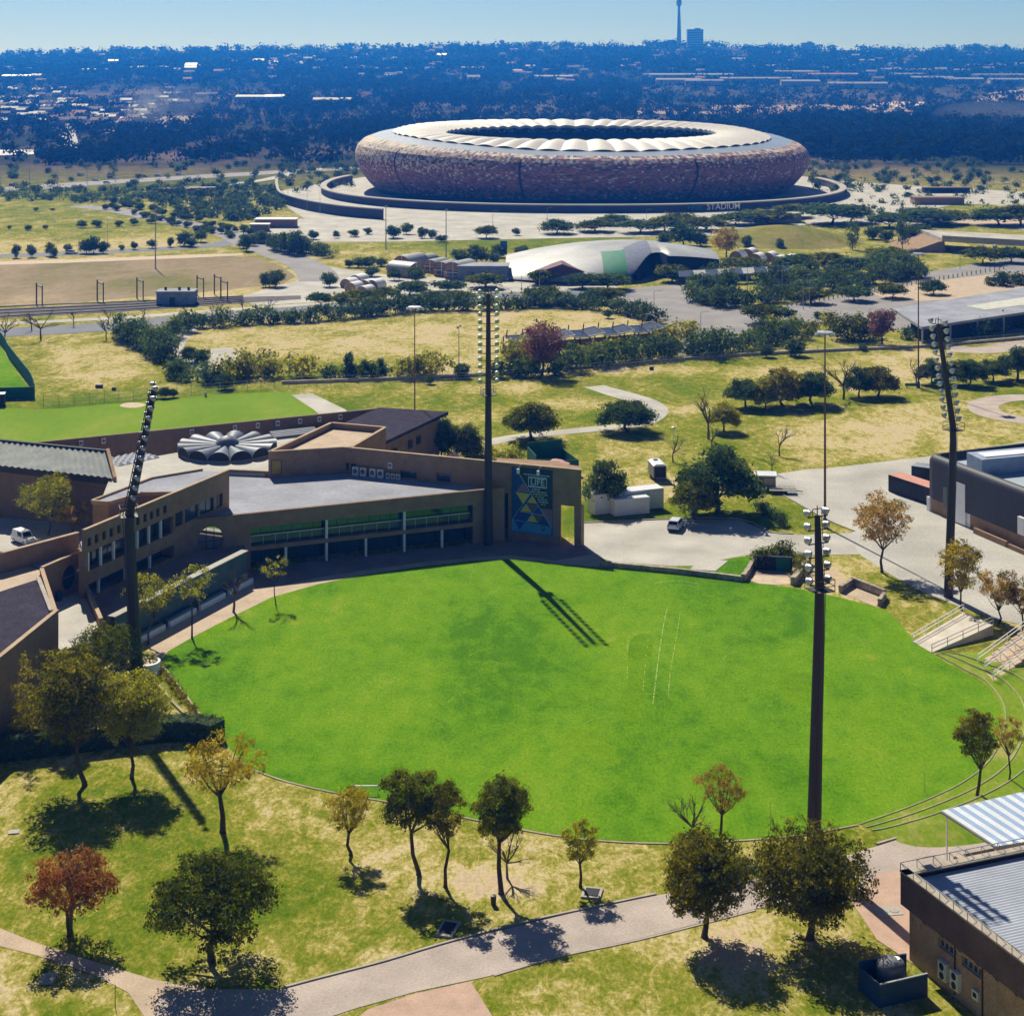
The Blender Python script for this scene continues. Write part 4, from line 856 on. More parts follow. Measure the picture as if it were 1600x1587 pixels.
# ------------------------------------------------------------------ navy hall at the right
hall = thing('navy_hall', 'dark navy clad hall with rounded parapet and pale roof beside the plaza', 'building', (67.3, 270.5, 0))
HA, HB, HC = (67.3, 270.5), (87.5, 216.0), (112, 291)
fh1 = Frame(HB, HA)      # long front, outward to the left
fh1 = Frame(HA, HB); fh1.n = -fh1.n if fh1.n.x > 0 else fh1.n
pz = [(0, 2.3), (0, 8.2), (-.12, 8.7), (-.5, 9.15), (-1.0, 9.3), (-1.5, 9.15), (-1.55, 8.2)]
def sweep(pts, prof, closed=False):
    vs = []; k = len(prof); n = len(pts)
    for i, p in enumerate(pts):
        p = Vector((p[0], p[1], 0)); a = Vector((*pts[max(i - 1, 0)], 0)); b = Vector((*pts[min(i + 1, n - 1)], 0))
        d1 = (p - a).normalized() if i else (b - p).normalized(); d2 = (b - p).normalized() if i < n - 1 else d1
        n1, n2 = Vector((d1.y, -d1.x, 0)), Vector((d2.y, -d2.x, 0)); nm = (n1 + n2); nm = nm / max(nm.dot(n1), .3)
        vs += [p + nm * v + Vector((0, 0, z)) for v, z in prof]
    fs = [(i * k + j, (i + 1) * k + j, (i + 1) * k + j + 1, i * k + j + 1) for i in range(n - 1) for j in range(k - 1)]
    return MB().add(vs, fs)
ap = Vector((67.3, 270.5)); ua = (Vector(HB) - ap).normalized(); ub_ = (Vector(HC) - ap).normalized()
crn = [tuple(Vector(HC)), tuple(ap + ub_ * 2.2), tuple(ap + ub_ * .8 + ua * .15), tuple(ap + ub_ * .2 + ua * .7), tuple(ap + ua * 2.0), tuple(HB)]
crn = crn[::-1]; tst = Vector((crn[1][0] - crn[0][0], crn[1][1] - crn[0][1]))
cl = sweep(crn, [(-v if False else v, z) for v, z in pz]); 
# outward must be to the left/front: flip if needed
fsw = Frame(crn[0], crn[1])
if fsw.n.x > 0: cl = sweep(crn[::-1], pz)
clo = part('cladding', cl, m_navy, hall, smooth=True)
bd = MB().prism([(67.9, 270.4), (87.9, 216.2), (120, 216), (112, 290.4)], 2.0, 8.1); part('roof', bd, mat('roof_pale_blue', (.36, .42, .47), .6, .1, .2, stretch=(.2, 1, 1)), hall)
plh = MB().prism([(68.0, 269.8), (87.8, 216.4), (118, 216), (111, 289.6)], 0, 2.28); part('brick_plinth', plh, m_brick, hall)
fhd = Frame(HA, HB)
vo = 1 if fhd.n.x < 0 else -1
def hb(u0, u1, v0, v1, z0, z1): mb = MB(); fhd.box(mb, u0, u1, *(sorted((v0 * vo, v1 * vo))), z0, z1); return mb
part('column', hb(.1, .9, -.4, -.05, 0, 2.29), m_wcol, hall); uu = fhd.ux(1499)
part('door', hb(fhd.ux(1492), fhd.ux(1508), -.2, .06, .2, 6.6), m_wcol, hall, label='tall white roller door'); part('window', hb(fhd.ux(1474), fhd.ux(1480), -.2, .05, 1.6, 5.0), m_pane, hall)
part('plinth_door', hb(fhd.ux(1506), fhd.ux(1513), -.45, -.3, 0, 2.2), m_wcol, hall); part('vent_cowl', hb(fhd.ux(1594), fhd.ux(1604), -.2, .5, 2.6, 5.2), m_wcol, hall)
for k in range(3): part('ramp_wall', hb(14 + k * 8.5, 22 + k * 8.5, .6, 1.0, 0, .9 - .2 * k), m_brick, hall)
vt = MB(); q = P(1585, 735, 8.2); vt.prism([(q.x - 6, q.y - 3), (q.x + 8, q.y + 2), (q.x + 7, q.y + 7), (q.x - 7, q.y + 2)], 8.1, 10.6); part('roof_plant', vt, mat('plant_grey_blue', (.30, .36, .47), .6), hall)
vt2 = MB(); vt2.prism([(q.x - 5, q.y - 1.6), (q.x + 7, q.y + 2.6), (q.x + 6.6, q.y + 5), (q.x - 5.6, q.y + 1)], 10.61, 10.75); part('plant_cover', vt2, m_wcol, hall)
def container(a, b, wd, h, m, mt, label, name='shipping_container', cat='container', doors=True):
    fr = Frame(a, b); t = thing(name, label, cat, (a[0], a[1], 0))
    mb = MB(); fr.box(mb, 0, fr.L, -wd, 0, .12, h - .02); part('body', mb, m, t); mb = MB(); fr.box(mb, -.03, fr.L + .03, -wd - .03, .03, h - .019, h + .03); part('roof', mb, mt, t)
    rb = MB(); k = int(fr.L / .6)
    for i in range(k): fr.box(rb, i * .6 + .15, i * .6 + .4, .001, .05, .25, h - .15)
    part('ribs', rb, m, t); ft = MB()
    for u in (.1, fr.L - .4): fr.box(ft, u, u + .3, -wd + .1, -.1, 0, .12)
    part('skid', ft, m_black, t); return t
pA, pB = P(1388, 768), P(1450, 792)
container((pA.x, pA.y), (pB.x + 2.5, pB.y - 3.0), 3.0, 2.9, m_navy, mat('rust_pink_roof', (.58, .27, .20), .8, .1), 'long dark container with pink roof standing against the navy hall')
pA, pB = P(1424, 752), P(1452, 756); container((pA.x, pA.y), (pB.x + 1, pB.y - .6), 3, 2.7, m_navy, mat('grey_roof', (.25, .27, .30), .8), 'small dark container behind the pink roofed one')
pA, pB = P(929, 806), P(1037, 794); container((pA.x, pA.y), (pB.x, pB.y), 2.7, 3.3, m_cont, m_cont, 'long white container under the trees beside the car park')
pA, pB = P(961, 808), P(1015, 803); container((pA.x, pA.y), (pB.x, pB.y), 2.6, 2.75, m_cont, m_cont, 'short white container in front of the long white one')
# ------------------------------------------------------------------ shed with canopy at the lower right
sh = thing('brick_shed', 'large brick shed with grey corrugated roof at the bottom right corner', 'building', (31.4, 134.5, 0))
K0 = Vector((31.4, 134.5)); ud = Vector((5.7, -13.9)).normalized(); wd_ = Vector((11.3, 4.3)).normalized()
K1 = K0 + ud * 24; K2 = K0 + wd_ * 22; K3 = K1 + wd_ * 22
ins = lambda p, a, b: p + ud * a + wd_ * b
c4 = [ins(K0, .6, .6), ins(K1, -.6, .6), ins(K3, -.6, -.6), ins(K2, .6, -.6)]
fs1 = Frame(K0, K1); vo1 = 1 if fs1.n.x < 0 else -1
wo = MB(); ops = []
fsh = Frame(tuple(ins(K0, .5, .5)), tuple(ins(K1, 0, .5)))
fsh.n = -fsh.n if fsh.n.x > 0 else fsh.n
w1, w2 = (fsh.ux(1466), fsh.ux(1494)), (fsh.ux(1502), fsh.ux(1533))
openings(wo, fsh, 0, fsh.L, 0, 4.5, [(w1[0], w1[1], 3.0, 3.75), (w2[0], w2[1], 3.0, 3.75)], .4)
wo.prism([tuple(ins(K0, .95, .95)), tuple(ins(K1, 0, .95)), tuple(K3), tuple(ins(K2, .5, 0))], 0, 4.45); wo.prism([tuple(ins(K0, .5, .6)), tuple(ins(K0, .9, .6)), tuple(ins(K2, .9, 0)), tuple(ins(K2, .5, 0))], 0, 4.5)
part('wall', wo, mat('shed_brick', (.42, .28, .185), .9, .16, .6, fine=.25, fscale=7, spec=.1), sh)
for a in (w1, w2): 
    o_ = MB(); fsh.box(o_, a[0], a[1], -.32, -.28, 3.0, 3.75); wn_ = part('window', o_, m_pane, sh); f_ = MB()
    for k in range(5): u = a[0] + (a[1] - a[0]) * k / 4; fsh.box(f_, u - .05, u + .05, -.27, -.18, 3.0, 3.75)
    fsh.box(f_, a[0], a[1], -.275, -.2, 3.0, 3.08); fsh.box(f_, a[0], a[1], -.275, -.2, 3.67, 3.75); part('frame', f_, m_alu, wn_)
fz = MB(); m_fas = mat('fascia_brown', (.125, .08, .072), .75, .25, .5, fine=.2, fscale=5)
for a, b in ((K0, K1), (K2, K0)):
    f_ = Frame(tuple(a), tuple(b)); f_.box(fz, 0, f_.L, -.25, .0, 4.4, 7.0)
part('fascia', fz, m_fas, sh)
cpz = MB()
for a, b in ((K0, K1), (K2, K0)):
    f_ = Frame(tuple(a), tuple(b)); f_.box(cpz, -.05, f_.L + .05, -.85, .05, 7.01, 7.12)
part('parapet_cap', cpz, mat('cap_buff', (.42, .36, .28), .85, .2, 1.), sh)
q0, q1, q2, q3 = ins(K0, .9, .9), ins(K1, 0, .9), ins(K3, 0, 0), ins(K2, .9, 0)
corrugate('roof', (q0.x, q0.y, 6.65), (q1.x, q1.y, 6.35), (q2.x, q2.y, 6.35), (q3.x, q3.y, 6.65), 66, .05, mat('zinc_sheet', (.40, .43, .49), .55, .14, .3, spec=.4, fine=.08), sh)
rl = MB()
for a, b, nn_ in ((K0, K2, 14), (K0, K1, 14)):
    for k in range(nn_):
        p = a.lerp(b, k / nn_); i_ = ins(Vector(p), .45, .45) if k else ins(Vector(p), .3, .3); rl.bar((p.x, p.y, 7.1), (p.x, p.y, 7.75), .05); rl.bar((i_.x + .3, i_.y, 6.9), (p.x, p.y, 7.75), .04)
    rl.bar((a.x, a.y, 7.75), (b.x, b.y, 7.75), .06)
part('roof_rail', rl, m_gpole, sh)
dp_ = MB()
for px in (1493, 1536): u = fsh.ux(px); dp_.tube([fsh.p(u, .08, .3), fsh.p(u, .08, 4.3)], .06, 6)
part('downpipe', dp_, m_frame, sh)
bkt = MB()
for k in range(1, 9): u = k * 2.2; bkt.bar(fsh.p(u, .02, 3.9), fsh.p(u, .45, 4.4), .06)
part('bracket', bkt, m_frame, sh)
for px, lb in ((1478, 'double fan white air conditioner on shed wall, nearer the corner'), (1497, 'double fan white air conditioner on shed wall, farther from the corner')):
    u = fsh.ux(px); t = thing('air_conditioner', lb, 'air conditioner', fsh.p(u, .02, .9), 'double air conditioners on the shed'); mb = MB(); fsh.box(mb, u - .5, u + .5, .03, .42, .9, 2.3); part('casing', mb, m_acw, t)
    for z in (1.25, 1.95): f_ = part('fan', MB().tube([fsh.p(u, .42, z), fsh.p(u, .45, z)], .28, 12), m_black, t)
u = fsh.ux(1527); t = thing('meter_box', 'small white meter box on the brick shed wall', 'meter box', fsh.p(u, .02, 1.2)); mb = MB(); fsh.box(mb, u - .35, u + .35, .02, .25, 1.3, 2.0); part('casing', mb, m_acw, t); mb = MB(); fsh.box(mb, u - .2, u + .2, .251, .27, 1.5, 1.85); part('dial', mb, m_dark, t)
# canopy
cn = thing('canopy_shelter', 'open shelter with blue and white corrugated canopy over a raised deck behind the shed', 'shelter', (40, 146, 0))
a, b, c, d = Vector((38.7, 150, 5.0)), Vector((53, 156.5, 5.0)), Vector((56, 147, 5.25)), Vector((41.5, 142.6, 5.25))
m_cb, m_cw_ = mat('canopy_blue', (.20, .31, .50), .6, .1, .5, spec=.3), mat('canopy_pale', (.56, .60, .64), .6, .1, .5, spec=.3)
for k in range(26):
    t0, t1 = k / 26, (k + 1) / 26; corrugate('roof_sheet', a.lerp(b, t0), a.lerp(b, t1), d.lerp(c, t1), d.lerp(c, t0), 2, .05, m_cb if k % 2 else m_cw_, cn)
bmz = MB()
for p, q in ((a, b), (b, c), (c, d), (d, a)): bmz.bar(p - Vector((0, 0, .12)), q - Vector((0, 0, .12)), .14, .2)
part('edge_beam', bmz, m_gpole, cn)
dk = MB().prism([(38.9, 146.6), (40.9, 142.4), (50, 145.6), (48, 150)], 0, 2.5); part('deck_wall', dk, m_fas, cn); dk = MB().prism([(39.0, 146.5), (41.0, 142.5), (49.9, 145.7), (47.9, 149.9)], 2.51, 2.6); part('deck', dk, m_tan, cn)
po = MB()
for p in ((39.1, 149.6, 0), (41.6, 143.2, 2.6), (46, 145, 2.6), (45, 152.2, 0)): po.bar(p, (p[0], p[1], 5.05), .12)
part('posts', po, m_wcol, cn); hr = MB()
for z in (3.1, 3.6): hr.bar((39, 146.4, z), (40.9, 142.6, z), .05); hr.bar((40.9, 142.6, z), (48, 145, z), .05)
for k in range(4): hr.bar((40.9 + k * 2.3, 142.6 + k * .8, 2.6), (40.9 + k * 2.3, 142.6 + k * .8, 3.6), .05)
part('handrail', hr, m_gpole, cn)
# blue enclosure with a tank
m_bl = mat('blue_steel', (.022, .06, .125), .5, .2, .8); en = thing('blue_enclosure', 'open blue steel enclosure beside the brick shed wall', 'enclosure', P(1374, 1574))
e = [P(1374, 1574), P(1342, 1545), P(1416, 1532), P(1449, 1556)]
for i, (k, j) in enumerate(((0, 1), (1, 2), (0, 3))):
    fr = Frame(tuple(e[k])[:2], tuple(e[j])[:2]); mb = MB(); fr.box(mb, 0 if i == 1 else .0, fr.L, -.05, .05, 0, 1.75 + (.35 if i == 1 else 0)); part('side_panel', mb, m_bl, en)
    cpm = MB(); fr.box(cpm, 0, fr.L, -.08, .08, 1.752 + (.35 if i == 1 else 0), 1.82 + (.35 if i == 1 else 0)); part('top_edge', cpm, m_gpole if i == 2 else m_bl, en)
tk = P(1392, 1548); t = thing('water_tank', 'round grey tank standing inside the blue steel enclosure', 'tank', tk); m_tank = mat('tank_grey', (.15, .15, .165), .6, .25, .8)
part('tank_body', MB().lathe([(.02, 0), (1.1, 0), (1.12, 2.05), (1.0, 2.35), (.35, 2.6), (.02, 2.6)], tk, 24), m_tank, t, smooth=True); part('lid', MB().lathe([(.02, 2.6), (.3, 2.6), (.3, 2.72), (.02, 2.74)], tk + Vector((.45, .1, -.18)), 14), m_wcol, t)
# ------------------------------------------------------------------ vegetation
leafmat('leaf_dark', (.042, .062, .006), (.11, .145, .012), (.32, .32, .025), .42)
leafmat('leaf_deep', (.040, .080, .022), (.085, .145, .036), (.18, .25, .06), .4)
leafmat('leaf_olive', (.07, .08, .009), (.17, .175, .017), (.44, .36, .03), .5)
leafmat('leaf_yellow', (.22, .17, .010), (.42, .33, .016), (.58, .47, .035), .5)
leafmat('leaf_lime', (.14, .165, .014), (.31, .32, .025), (.54, .50, .05), .6)
leafmat('leaf_rust', (.20, .08, .02), (.36, .15, .035), (.46, .24, .05), .5)
leafmat('leaf_autumn', (.14, .17, .02), (.40, .28, .045), (.58, .38, .09), .55)
leafmat('leaf_purple', (0.125, 0.069, 0.062), (0.237, 0.119, 0.094), (0.350, 0.200, 0.138), .4)
leafmat('leaf_gold', (0.250, 0.225, 0.015), (0.450, 0.388, 0.020), (0.620, 0.537, 0.050), .45)
m_bark = mat('bark', (.085, .06, .042), .95, .3, 1.5, fine=.25, fscale=6)
m_twig = mat('twigs_grey', (.15, .115, .095), .95, .2, 1.5)
def leaf_mesh(name, centres, radii, n, leaf, seed, flat_=1.0, up=.25):
    """n leaf quads spread over the shells of the clumps; attribute v = leaf tone (per clump and per leaf)"""
    rg = np.random.default_rng(seed); centres = np.array(centres, float); radii = np.array(radii, float)
    m = max(4, n // 11); wgt = radii ** 2; ci = rg.choice(len(centres), m, p=wgt / wgt.sum())       # sprays of leaves on the clump shells
    ds = rg.normal(size=(m, 3)); ds /= np.linalg.norm(ds, axis=1)[:, None]
    rs = radii[ci] * (rg.random(m) ** .2) * rg.uniform(.78, 1.1, m)
    sc_ = centres[ci] + ds * rs[:, None] * np.array([1, 1, .82 * flat_])
    si = rg.integers(0, m, n); idx = ci[si]; off = rg.normal(size=(n, 3)) * leaf * .85 * np.array([1, 1, .7])
    c = sc_[si] + off; d = ds[si]
    nrm = d * .8 + off / (np.linalg.norm(off, axis=1)[:, None] + 1e-6) * .7 + rg.normal(size=(n, 3)) * .4 + np.array([0, 0, up]); nrm /= np.linalg.norm(nrm, axis=1)[:, None]
    t = np.cross(nrm, rg.normal(size=(n, 3))); t /= np.linalg.norm(t, axis=1)[:, None]; b = np.cross(nrm, t)
    s1 = (leaf * rg.uniform(.55, 1.35, n))[:, None] * .5; s2 = s1 * rg.uniform(.5, .95, n)[:, None]
    q = np.stack([c - t * s1, c + b * s2 * .9 - t * s1 * .1, c + t * s1, c - b * s2 * .9 + t * s1 * .1], 1).reshape(-1, 3)
    tone = rg.normal(.5, .12, len(centres))[idx] + rg.normal(0, .17, m)[si] + rg.normal(0, .12, n)
    me = bpy.data.meshes.new(name)
    me.vertices.add(4 * n); me.vertices.foreach_set('co', q.ravel().astype(np.float32))
    me.loops.add(4 * n); me.loops.foreach_set('vertex_index', np.arange(4 * n, dtype=np.int32))
    me.polygons.add(n); me.polygons.foreach_set('loop_start', np.arange(0, 4 * n, 4, dtype=np.int32)); me.update(calc_edges=True)
    at = me.attributes.new('v', 'FLOAT', 'POINT'); at.data.foreach_set('value', np.repeat(np.clip(tone, 0, 1), 4).astype(np.float32))
    return me
def clumps(shape, w, h, zb, k, rg):
    """clump centres for a crown of width w between heights zb and h"""
    C, Rr, cand = [], [], []; ch = h - zb
    while len(C) < k:
        a = rg.uniform(0, 2 * math.pi); q = rg.random() ** .5
        if shape == 'round':
            v = Vector(rg.normal(size=3)).normalized() * (rg.random() ** .4) * .78; p = (v.x * w / 2, v.y * w / 2, zb + ch * (.5 + v.z * .5)); r = rg.uniform(.10, .17) * w
        elif shape == 'dome':
            t = q * .82; p = (t * w / 2 * math.cos(a), t * w / 2 * math.sin(a), zb + ch * (.16 + .68 * (1 - t * t) * rg.uniform(.15, 1) + .06 * rg.random())); r = rg.uniform(.085, .15) * w
        elif shape == 'umbrella':
            t = q * .86; p = (t * w / 2 * math.cos(a), t * w / 2 * math.sin(a), zb + ch * (.42 + .3 * (1 - t * t) + rg.uniform(-.2, .14))); r = rg.uniform(.12, .18) * w
        elif shape == 'cone':
            z = rg.random() ** 1.3; t = (1 - z) * q * .8; p = (t * w / 2 * math.cos(a), t * w / 2 * math.sin(a), zb + ch * (.08 + .84 * z)); r = (.10 + .14 * (1 - z)) * w
        elif shape == 'column':
            z = rg.random(); t = q * .6 * (1 - .5 * abs(2 * z - 1) ** 3); p = (t * w / 2 * math.cos(a), t * w / 2 * math.sin(a), zb + ch * (.08 + .84 * z)); r = .2 * w
        else:   # loose: scattered separate tufts
            v = Vector(rg.normal(size=3)).normalized() * (rg.random() ** .33) * .8; p = (v.x * w / 2, v.y * w / 2, zb + ch * (.52 + v.z * .5)); r = rg.uniform(.07, .135) * w
        cand.append((p, r))
        if len(cand) < 3: continue
        p, r = max(cand, key=lambda q: min([sum((a - b) ** 2 for a, b in zip(q[0], c)) for c in C] or [0])); cand = []
        C.append(p); Rr.append(r)
    return C, Rr
def limb_mesh(name, h, zb, C, rg, tr, bend=.06, nl=7, twist=None):
    mb = MB(); fork = Vector((rg.normal() * bend * h, rg.normal() * bend * h, max(zb * .92, h * .22)))
    b0 = Vector((0, 0, -.15)); mid = fork * .5 + Vector((rg.normal() * .02 * h, rg.normal() * .02 * h, 0))
    mb.tube([b0, Vector((0, 0, .25)), mid, fork], [tr * 1.5, tr * 1.08, tr * .9, tr * .75], 8)
    order = sorted(range(len(C)), key=lambda i: -(C[i][0] ** 2 + C[i][1] ** 2)); pick = order[::max(1, len(order) // nl)][:nl]
    for i in pick:
        e = Vector(C[i]); m_ = fork.lerp(e, .5) + Vector((0, 0, -.05 * h * rg.random())); mb.tube([fork, m_, e], [tr * .5, tr * .3, tr * .1], 5)
        for _ in range(2):
            s_ = m_.lerp(e, rg.uniform(0, .5)); j = rg.integers(len(C)); e2 = s_.lerp(Vector(C[j]), .6); mb.tube([s_, e2], [tr * .2, tr * .05], 4, cap=False)
    return mb.mesh(name)
def tree_meshes(shape, w, h, zb, k, n, leaf, seed, tr=None, flat_=1.0, nl=7, bend=.03):
    rg = np.random.default_rng(seed); C, Rr = clumps(shape, w, h, zb, k, rg); tr = tr or max(.12, .028 * h)
    return limb_mesh('trunk', h, zb, C, rg, tr, bend, nl), leaf_mesh('crown', C, Rr, n, leaf, seed + 1, flat_)
def bare_mesh(h, w, seed, dens=5, tr=None):
    rg = random.Random(seed); mb = MB(); tr = tr or .03 * h
    def grow(p, d, l, r, lv):
        e = p + d * l; mb.tube([p, p.lerp(e, .5) + Vector((rg.uniform(-1, 1), rg.uniform(-1, 1), 0)) * l * .05, e], [r, r * .85, r * .65], 5 if lv < 2 else 3, cap=False)
        if lv >= 4 or l < .18: return
        for _ in range(rg.choice((2, 3, 3)) if lv else dens):
            if lv == 0: az_ = rg.uniform(0, 6.28); tl_ = rg.uniform(.25, 1.1) * min(1.2, .4 + .7 * w / h); nd = Vector((math.cos(az_) * math.sin(tl_), math.sin(az_) * math.sin(tl_), math.cos(tl_)))
            else: nd = (d + Vector((rg.uniform(-1, 1), rg.uniform(-1, 1), rg.uniform(-.3, .6))) * .8).normalized()
            grow(e if lv == 0 else p.lerp(e, rg.uniform(.45, 1)), nd, l * (rg.uniform(.9, 1.25) if lv == 0 else rg.uniform(.5, .75)), r * .55, lv + 1)
    grow(Vector((0, 0, -.1)), Vector((rg.uniform(-.08, .08), rg.uniform(-.08, .08), 1)).normalized(), h * .33, tr, 0)
    return mb.mesh('branches')
def put_tree(base, tm, cm, mats, label, group=None, name='tree', cat='tree', rz=0., sc=(1, 1, 1)):
    t = thing(name, label, cat, base, group); t.rotation_euler = (0, 0, rz); t.scale = sc
    o = link('trunk', tm, None, t)
    if not tm.materials: tm.materials.append(mats[0])
    if cm:
        c = link('crown', cm, None, t)
        if not cm.materials: cm.materials.append(mats[1])
    return t
LM = lambda n: MATS['leaf_' + n]
def fore(px, py, top, wpx, shape, leaf, label, cb=.4, k=40, n=6000, ls=.3, seed=1, tr=None, z=0., flat_=1.0, dx=0, nl=8, bend=.03):
    b = P(px, py, z); s_ = F / b.y; h = (py - top) / s_; w_ = wpx / s_
    tm, cm = tree_meshes(shape, w_, h, h * cb, k, n, ls, seed, tr, flat_, nl, bend)
    if dx: cm.transform(Matrix.Translation((dx / s_, 0, 0)))
    return put_tree(b, tm, cm, (m_bark, LM(leaf)), label, rz=0)
# foreground park
fore(108, 1462, 1318, 150, 'dome', 'rust', 'rust red autumn tree at the lower left beside the tan footpath', .30, 46, 9425, 0.22, 11, .17)
fore(330, 1500, 1326, 222, 'dome', 'dark', 'large dense dark green tree shading the junction of path and road', .27, 44, 22000, .25, 12, .30)
fore(348, 1300, 1146, 145, 'loose', 'yellow', 'open yellow leaved tree with forked trunk left of the oval edge', .42, 40, 4640, 0.22, 13, .27)
fore(548, 1336, 1224, 88, 'loose', 'gold', 'small bright yellow tree beside the lower left edge of the oval', .32, 30, 3770, 0.20, 14, .16)
fore(654, 1366, 1200, 118, 'loose', 'dark', 'tall dark green tree with bare trunk, leftmost of the group of three', .42, 44, 11600, 0.23, 15, .2, dx=-12)
fore(696, 1386, 1212, 80, 'loose', 'olive', 'slim olive green tree in the middle of the group of three', .38, 32, 4640, 0.21, 16, .16)
fore(783, 1396, 1208, 112, 'loose', 'dark', 'tall dark green tree, rightmost of the group of three', .42, 44, 11600, 0.23, 17, .22)
fore(907, 1386, 1282, 72, 'loose', 'lime', 'small slim green tree standing alone above the service road', .4, 26, 3335, 0.20, 18, .13)
fore(1101, 1464, 1290, 158, 'round', 'olive', 'round olive tree, left one of the pair over the service road', .15, 70, 24000, .23, 19, .25, nl=12)
fore(1266, 1466, 1280, 202, 'round', 'olive', 'larger round olive tree, right one of the pair over the service road', .13, 85, 32000, .23, 20, .32, nl=12)
fore(1125, 1318, 1194, 92, 'loose', 'autumn', 'thin orange leaved tree just behind the left round tree', .4, 28, 2900, 0.20, 21, .15)
fore(1526, 1250, 1102, 78, 'round', 'olive', 'upright green tree on the grass bank right of the oval', .36, 36, 6670, 0.21, 22, .17)
fore(1576, 1230, 1112, 56, 'loose', 'autumn', 'thin reddish tree at the right edge above the canopy shelter', .45, 20, 1885, 0.18, 23, .1)
fore(1378, 894, 764, 106, 'loose', 'autumn', 'green and brown autumn tree at the plaza corner', .30, 46, 7540, 0.28, 24, .2)
fore(1502, 953, 840, 88, 'loose', 'yellow', 'yellow green tree in front of the rightmost mast', .25, 38, 6235, 0.25, 25, .14)
fore(1560, 978, 886, 74, 'loose', 'autumn', 'orange tinted tree above the ramp at the right edge', .3, 30, 4060, 0.24, 26, .13)
fore(1598, 985, 900, 66, 'loose', 'autumn', 'orange tree cut by the right edge beside the stairs', .3, 28, 3480, 0.24, 27, .13)
# group at the left by the mast
fore(160, 1088, 962, 150, 'dome', 'dark', 'dense dark green tree between the slate house and the left mast', .12, 48, 15950, 0.24, 28, .25)
fore(132, 1226, 1010, 165, 'round', 'olive', 'big olive tree with tall trunk left of the clipped hedge end', .30, 80, 20000, .27, 29, .25, dx=-28)
fore(206, 1216, 1042, 128, 'round', 'lime', 'yellow green tree in front of the left mast', .30, 60, 18850, 0.23, 30, .2)
fore(40, 1168, 1008, 68, 'cone', 'gold', 'bright golden conifer at the left edge', .03, 40, 6670, 0.18, 31, .12)
fore(104, 1172, 1078, 66, 'round', 'olive', 'olive shrub tree right of the golden conifer at the left edge', .12, 36, 7540, 0.23, 32, .15)
fore(232, 1006, 890, 92, 'loose', 'lime', 'sparse green tree on the terrace right of the left mast', .36, 30, 3770, 0.23, 33, .13)
fore(300, 997, 878, 74, 'loose', 'lime', 'sparse yellow green tree in the middle of the terrace', .42, 22, 2175, 0.22, 34, .12)
fore(431, 946, 866, 48, 'loose', 'lime', 'small thin tree on the terrace nearest the glass front', .5, 12, 870, 0.20, 35, .08)
fore(76, 836, 738, 104, 'loose', 'lime', 'yellow green tree beside the white car at the left', .2, 44, 7250, 0.27, 36, .14)
fore(116, 836, 782, 62, 'loose', 'autumn', 'small brownish tree next to the yellow green tree at the left', .2, 26, 2900, 0.25, 37, .1)
def bare(px, py, top, wpx, label, seed, group=None, m=None, dens=5, tr=None):
    b = P(px, py); s_ = F / b.y; h = (py - top) / s_
    t = thing('bare_tree', label, 'tree', b, group); link('branches', bare_mesh(h, wpx / s_, seed, dens, tr), m or m_twig, t); return t
bare(793, 1372, 1294, 88, 'leafless grey tree beside the rightmost tree of the group of three', 3, dens=7); bare(1083, 1318, 1232, 60, 'pale leafless sapling left of the thin orange tree', 4, dens=7); bare(365, 957, 878, 50, 'leafless tree on the terrace second from the glass front', 5); bare(110, 1452, 1318, 60, 'leafless twiggy top showing above the rust red tree', 6)
bare(1107, 686, 610, 42, 'tall dark leafless tree beside the small green tree in mid field', 7, dens=6); bare(1052, 722, 678, 36, 'small leafless tree left of the big dark tree', 8); bare(1218, 712, 664, 44, 'spreading leafless tree alone on the dry grass', 9); bare(1206, 738, 704, 30, 'small leafless tree behind the kiosk', 10); bare(1112, 702, 662, 24, 'small leafless sapling under the tall leafless tree', 12)
bare(1318, 624, 558, 44, 'reddish leafless tree inside the row of trees in mid field', 11, dens=6, m=MATS.setdefault('twigs_red', mat('twigs_red', (.12, .07, .06), .95))); bare(1432, 604, 556, 44, 'leafless tree behind the brown high mast', 13)
for i, (x, y, t_, w_) in enumerate([(8, 536, 486, 50), (64, 530, 478, 60), (166, 530, 492, 34), (50, 516, 480, 40), (115, 510, 484, 26), (170, 506, 480, 26), (224, 502, 478, 26), (292, 497, 470, 26), (337, 494, 470, 26), (380, 490, 464, 26), (420, 487, 462, 24)]):
    bare(x, y, t_, w_, ['first', 'second', 'third', 'fourth', 'fifth', 'sixth', 'seventh', 'eighth', 'ninth', 'tenth', 'eleventh'][sorted([8, 64, 166, 50, 115, 170, 224, 292, 337, 380, 420]).index(x)] + ' leafless street tree from the left along the main road', 40 + i, 'leafless street trees', m=MATS['twigs_red'])
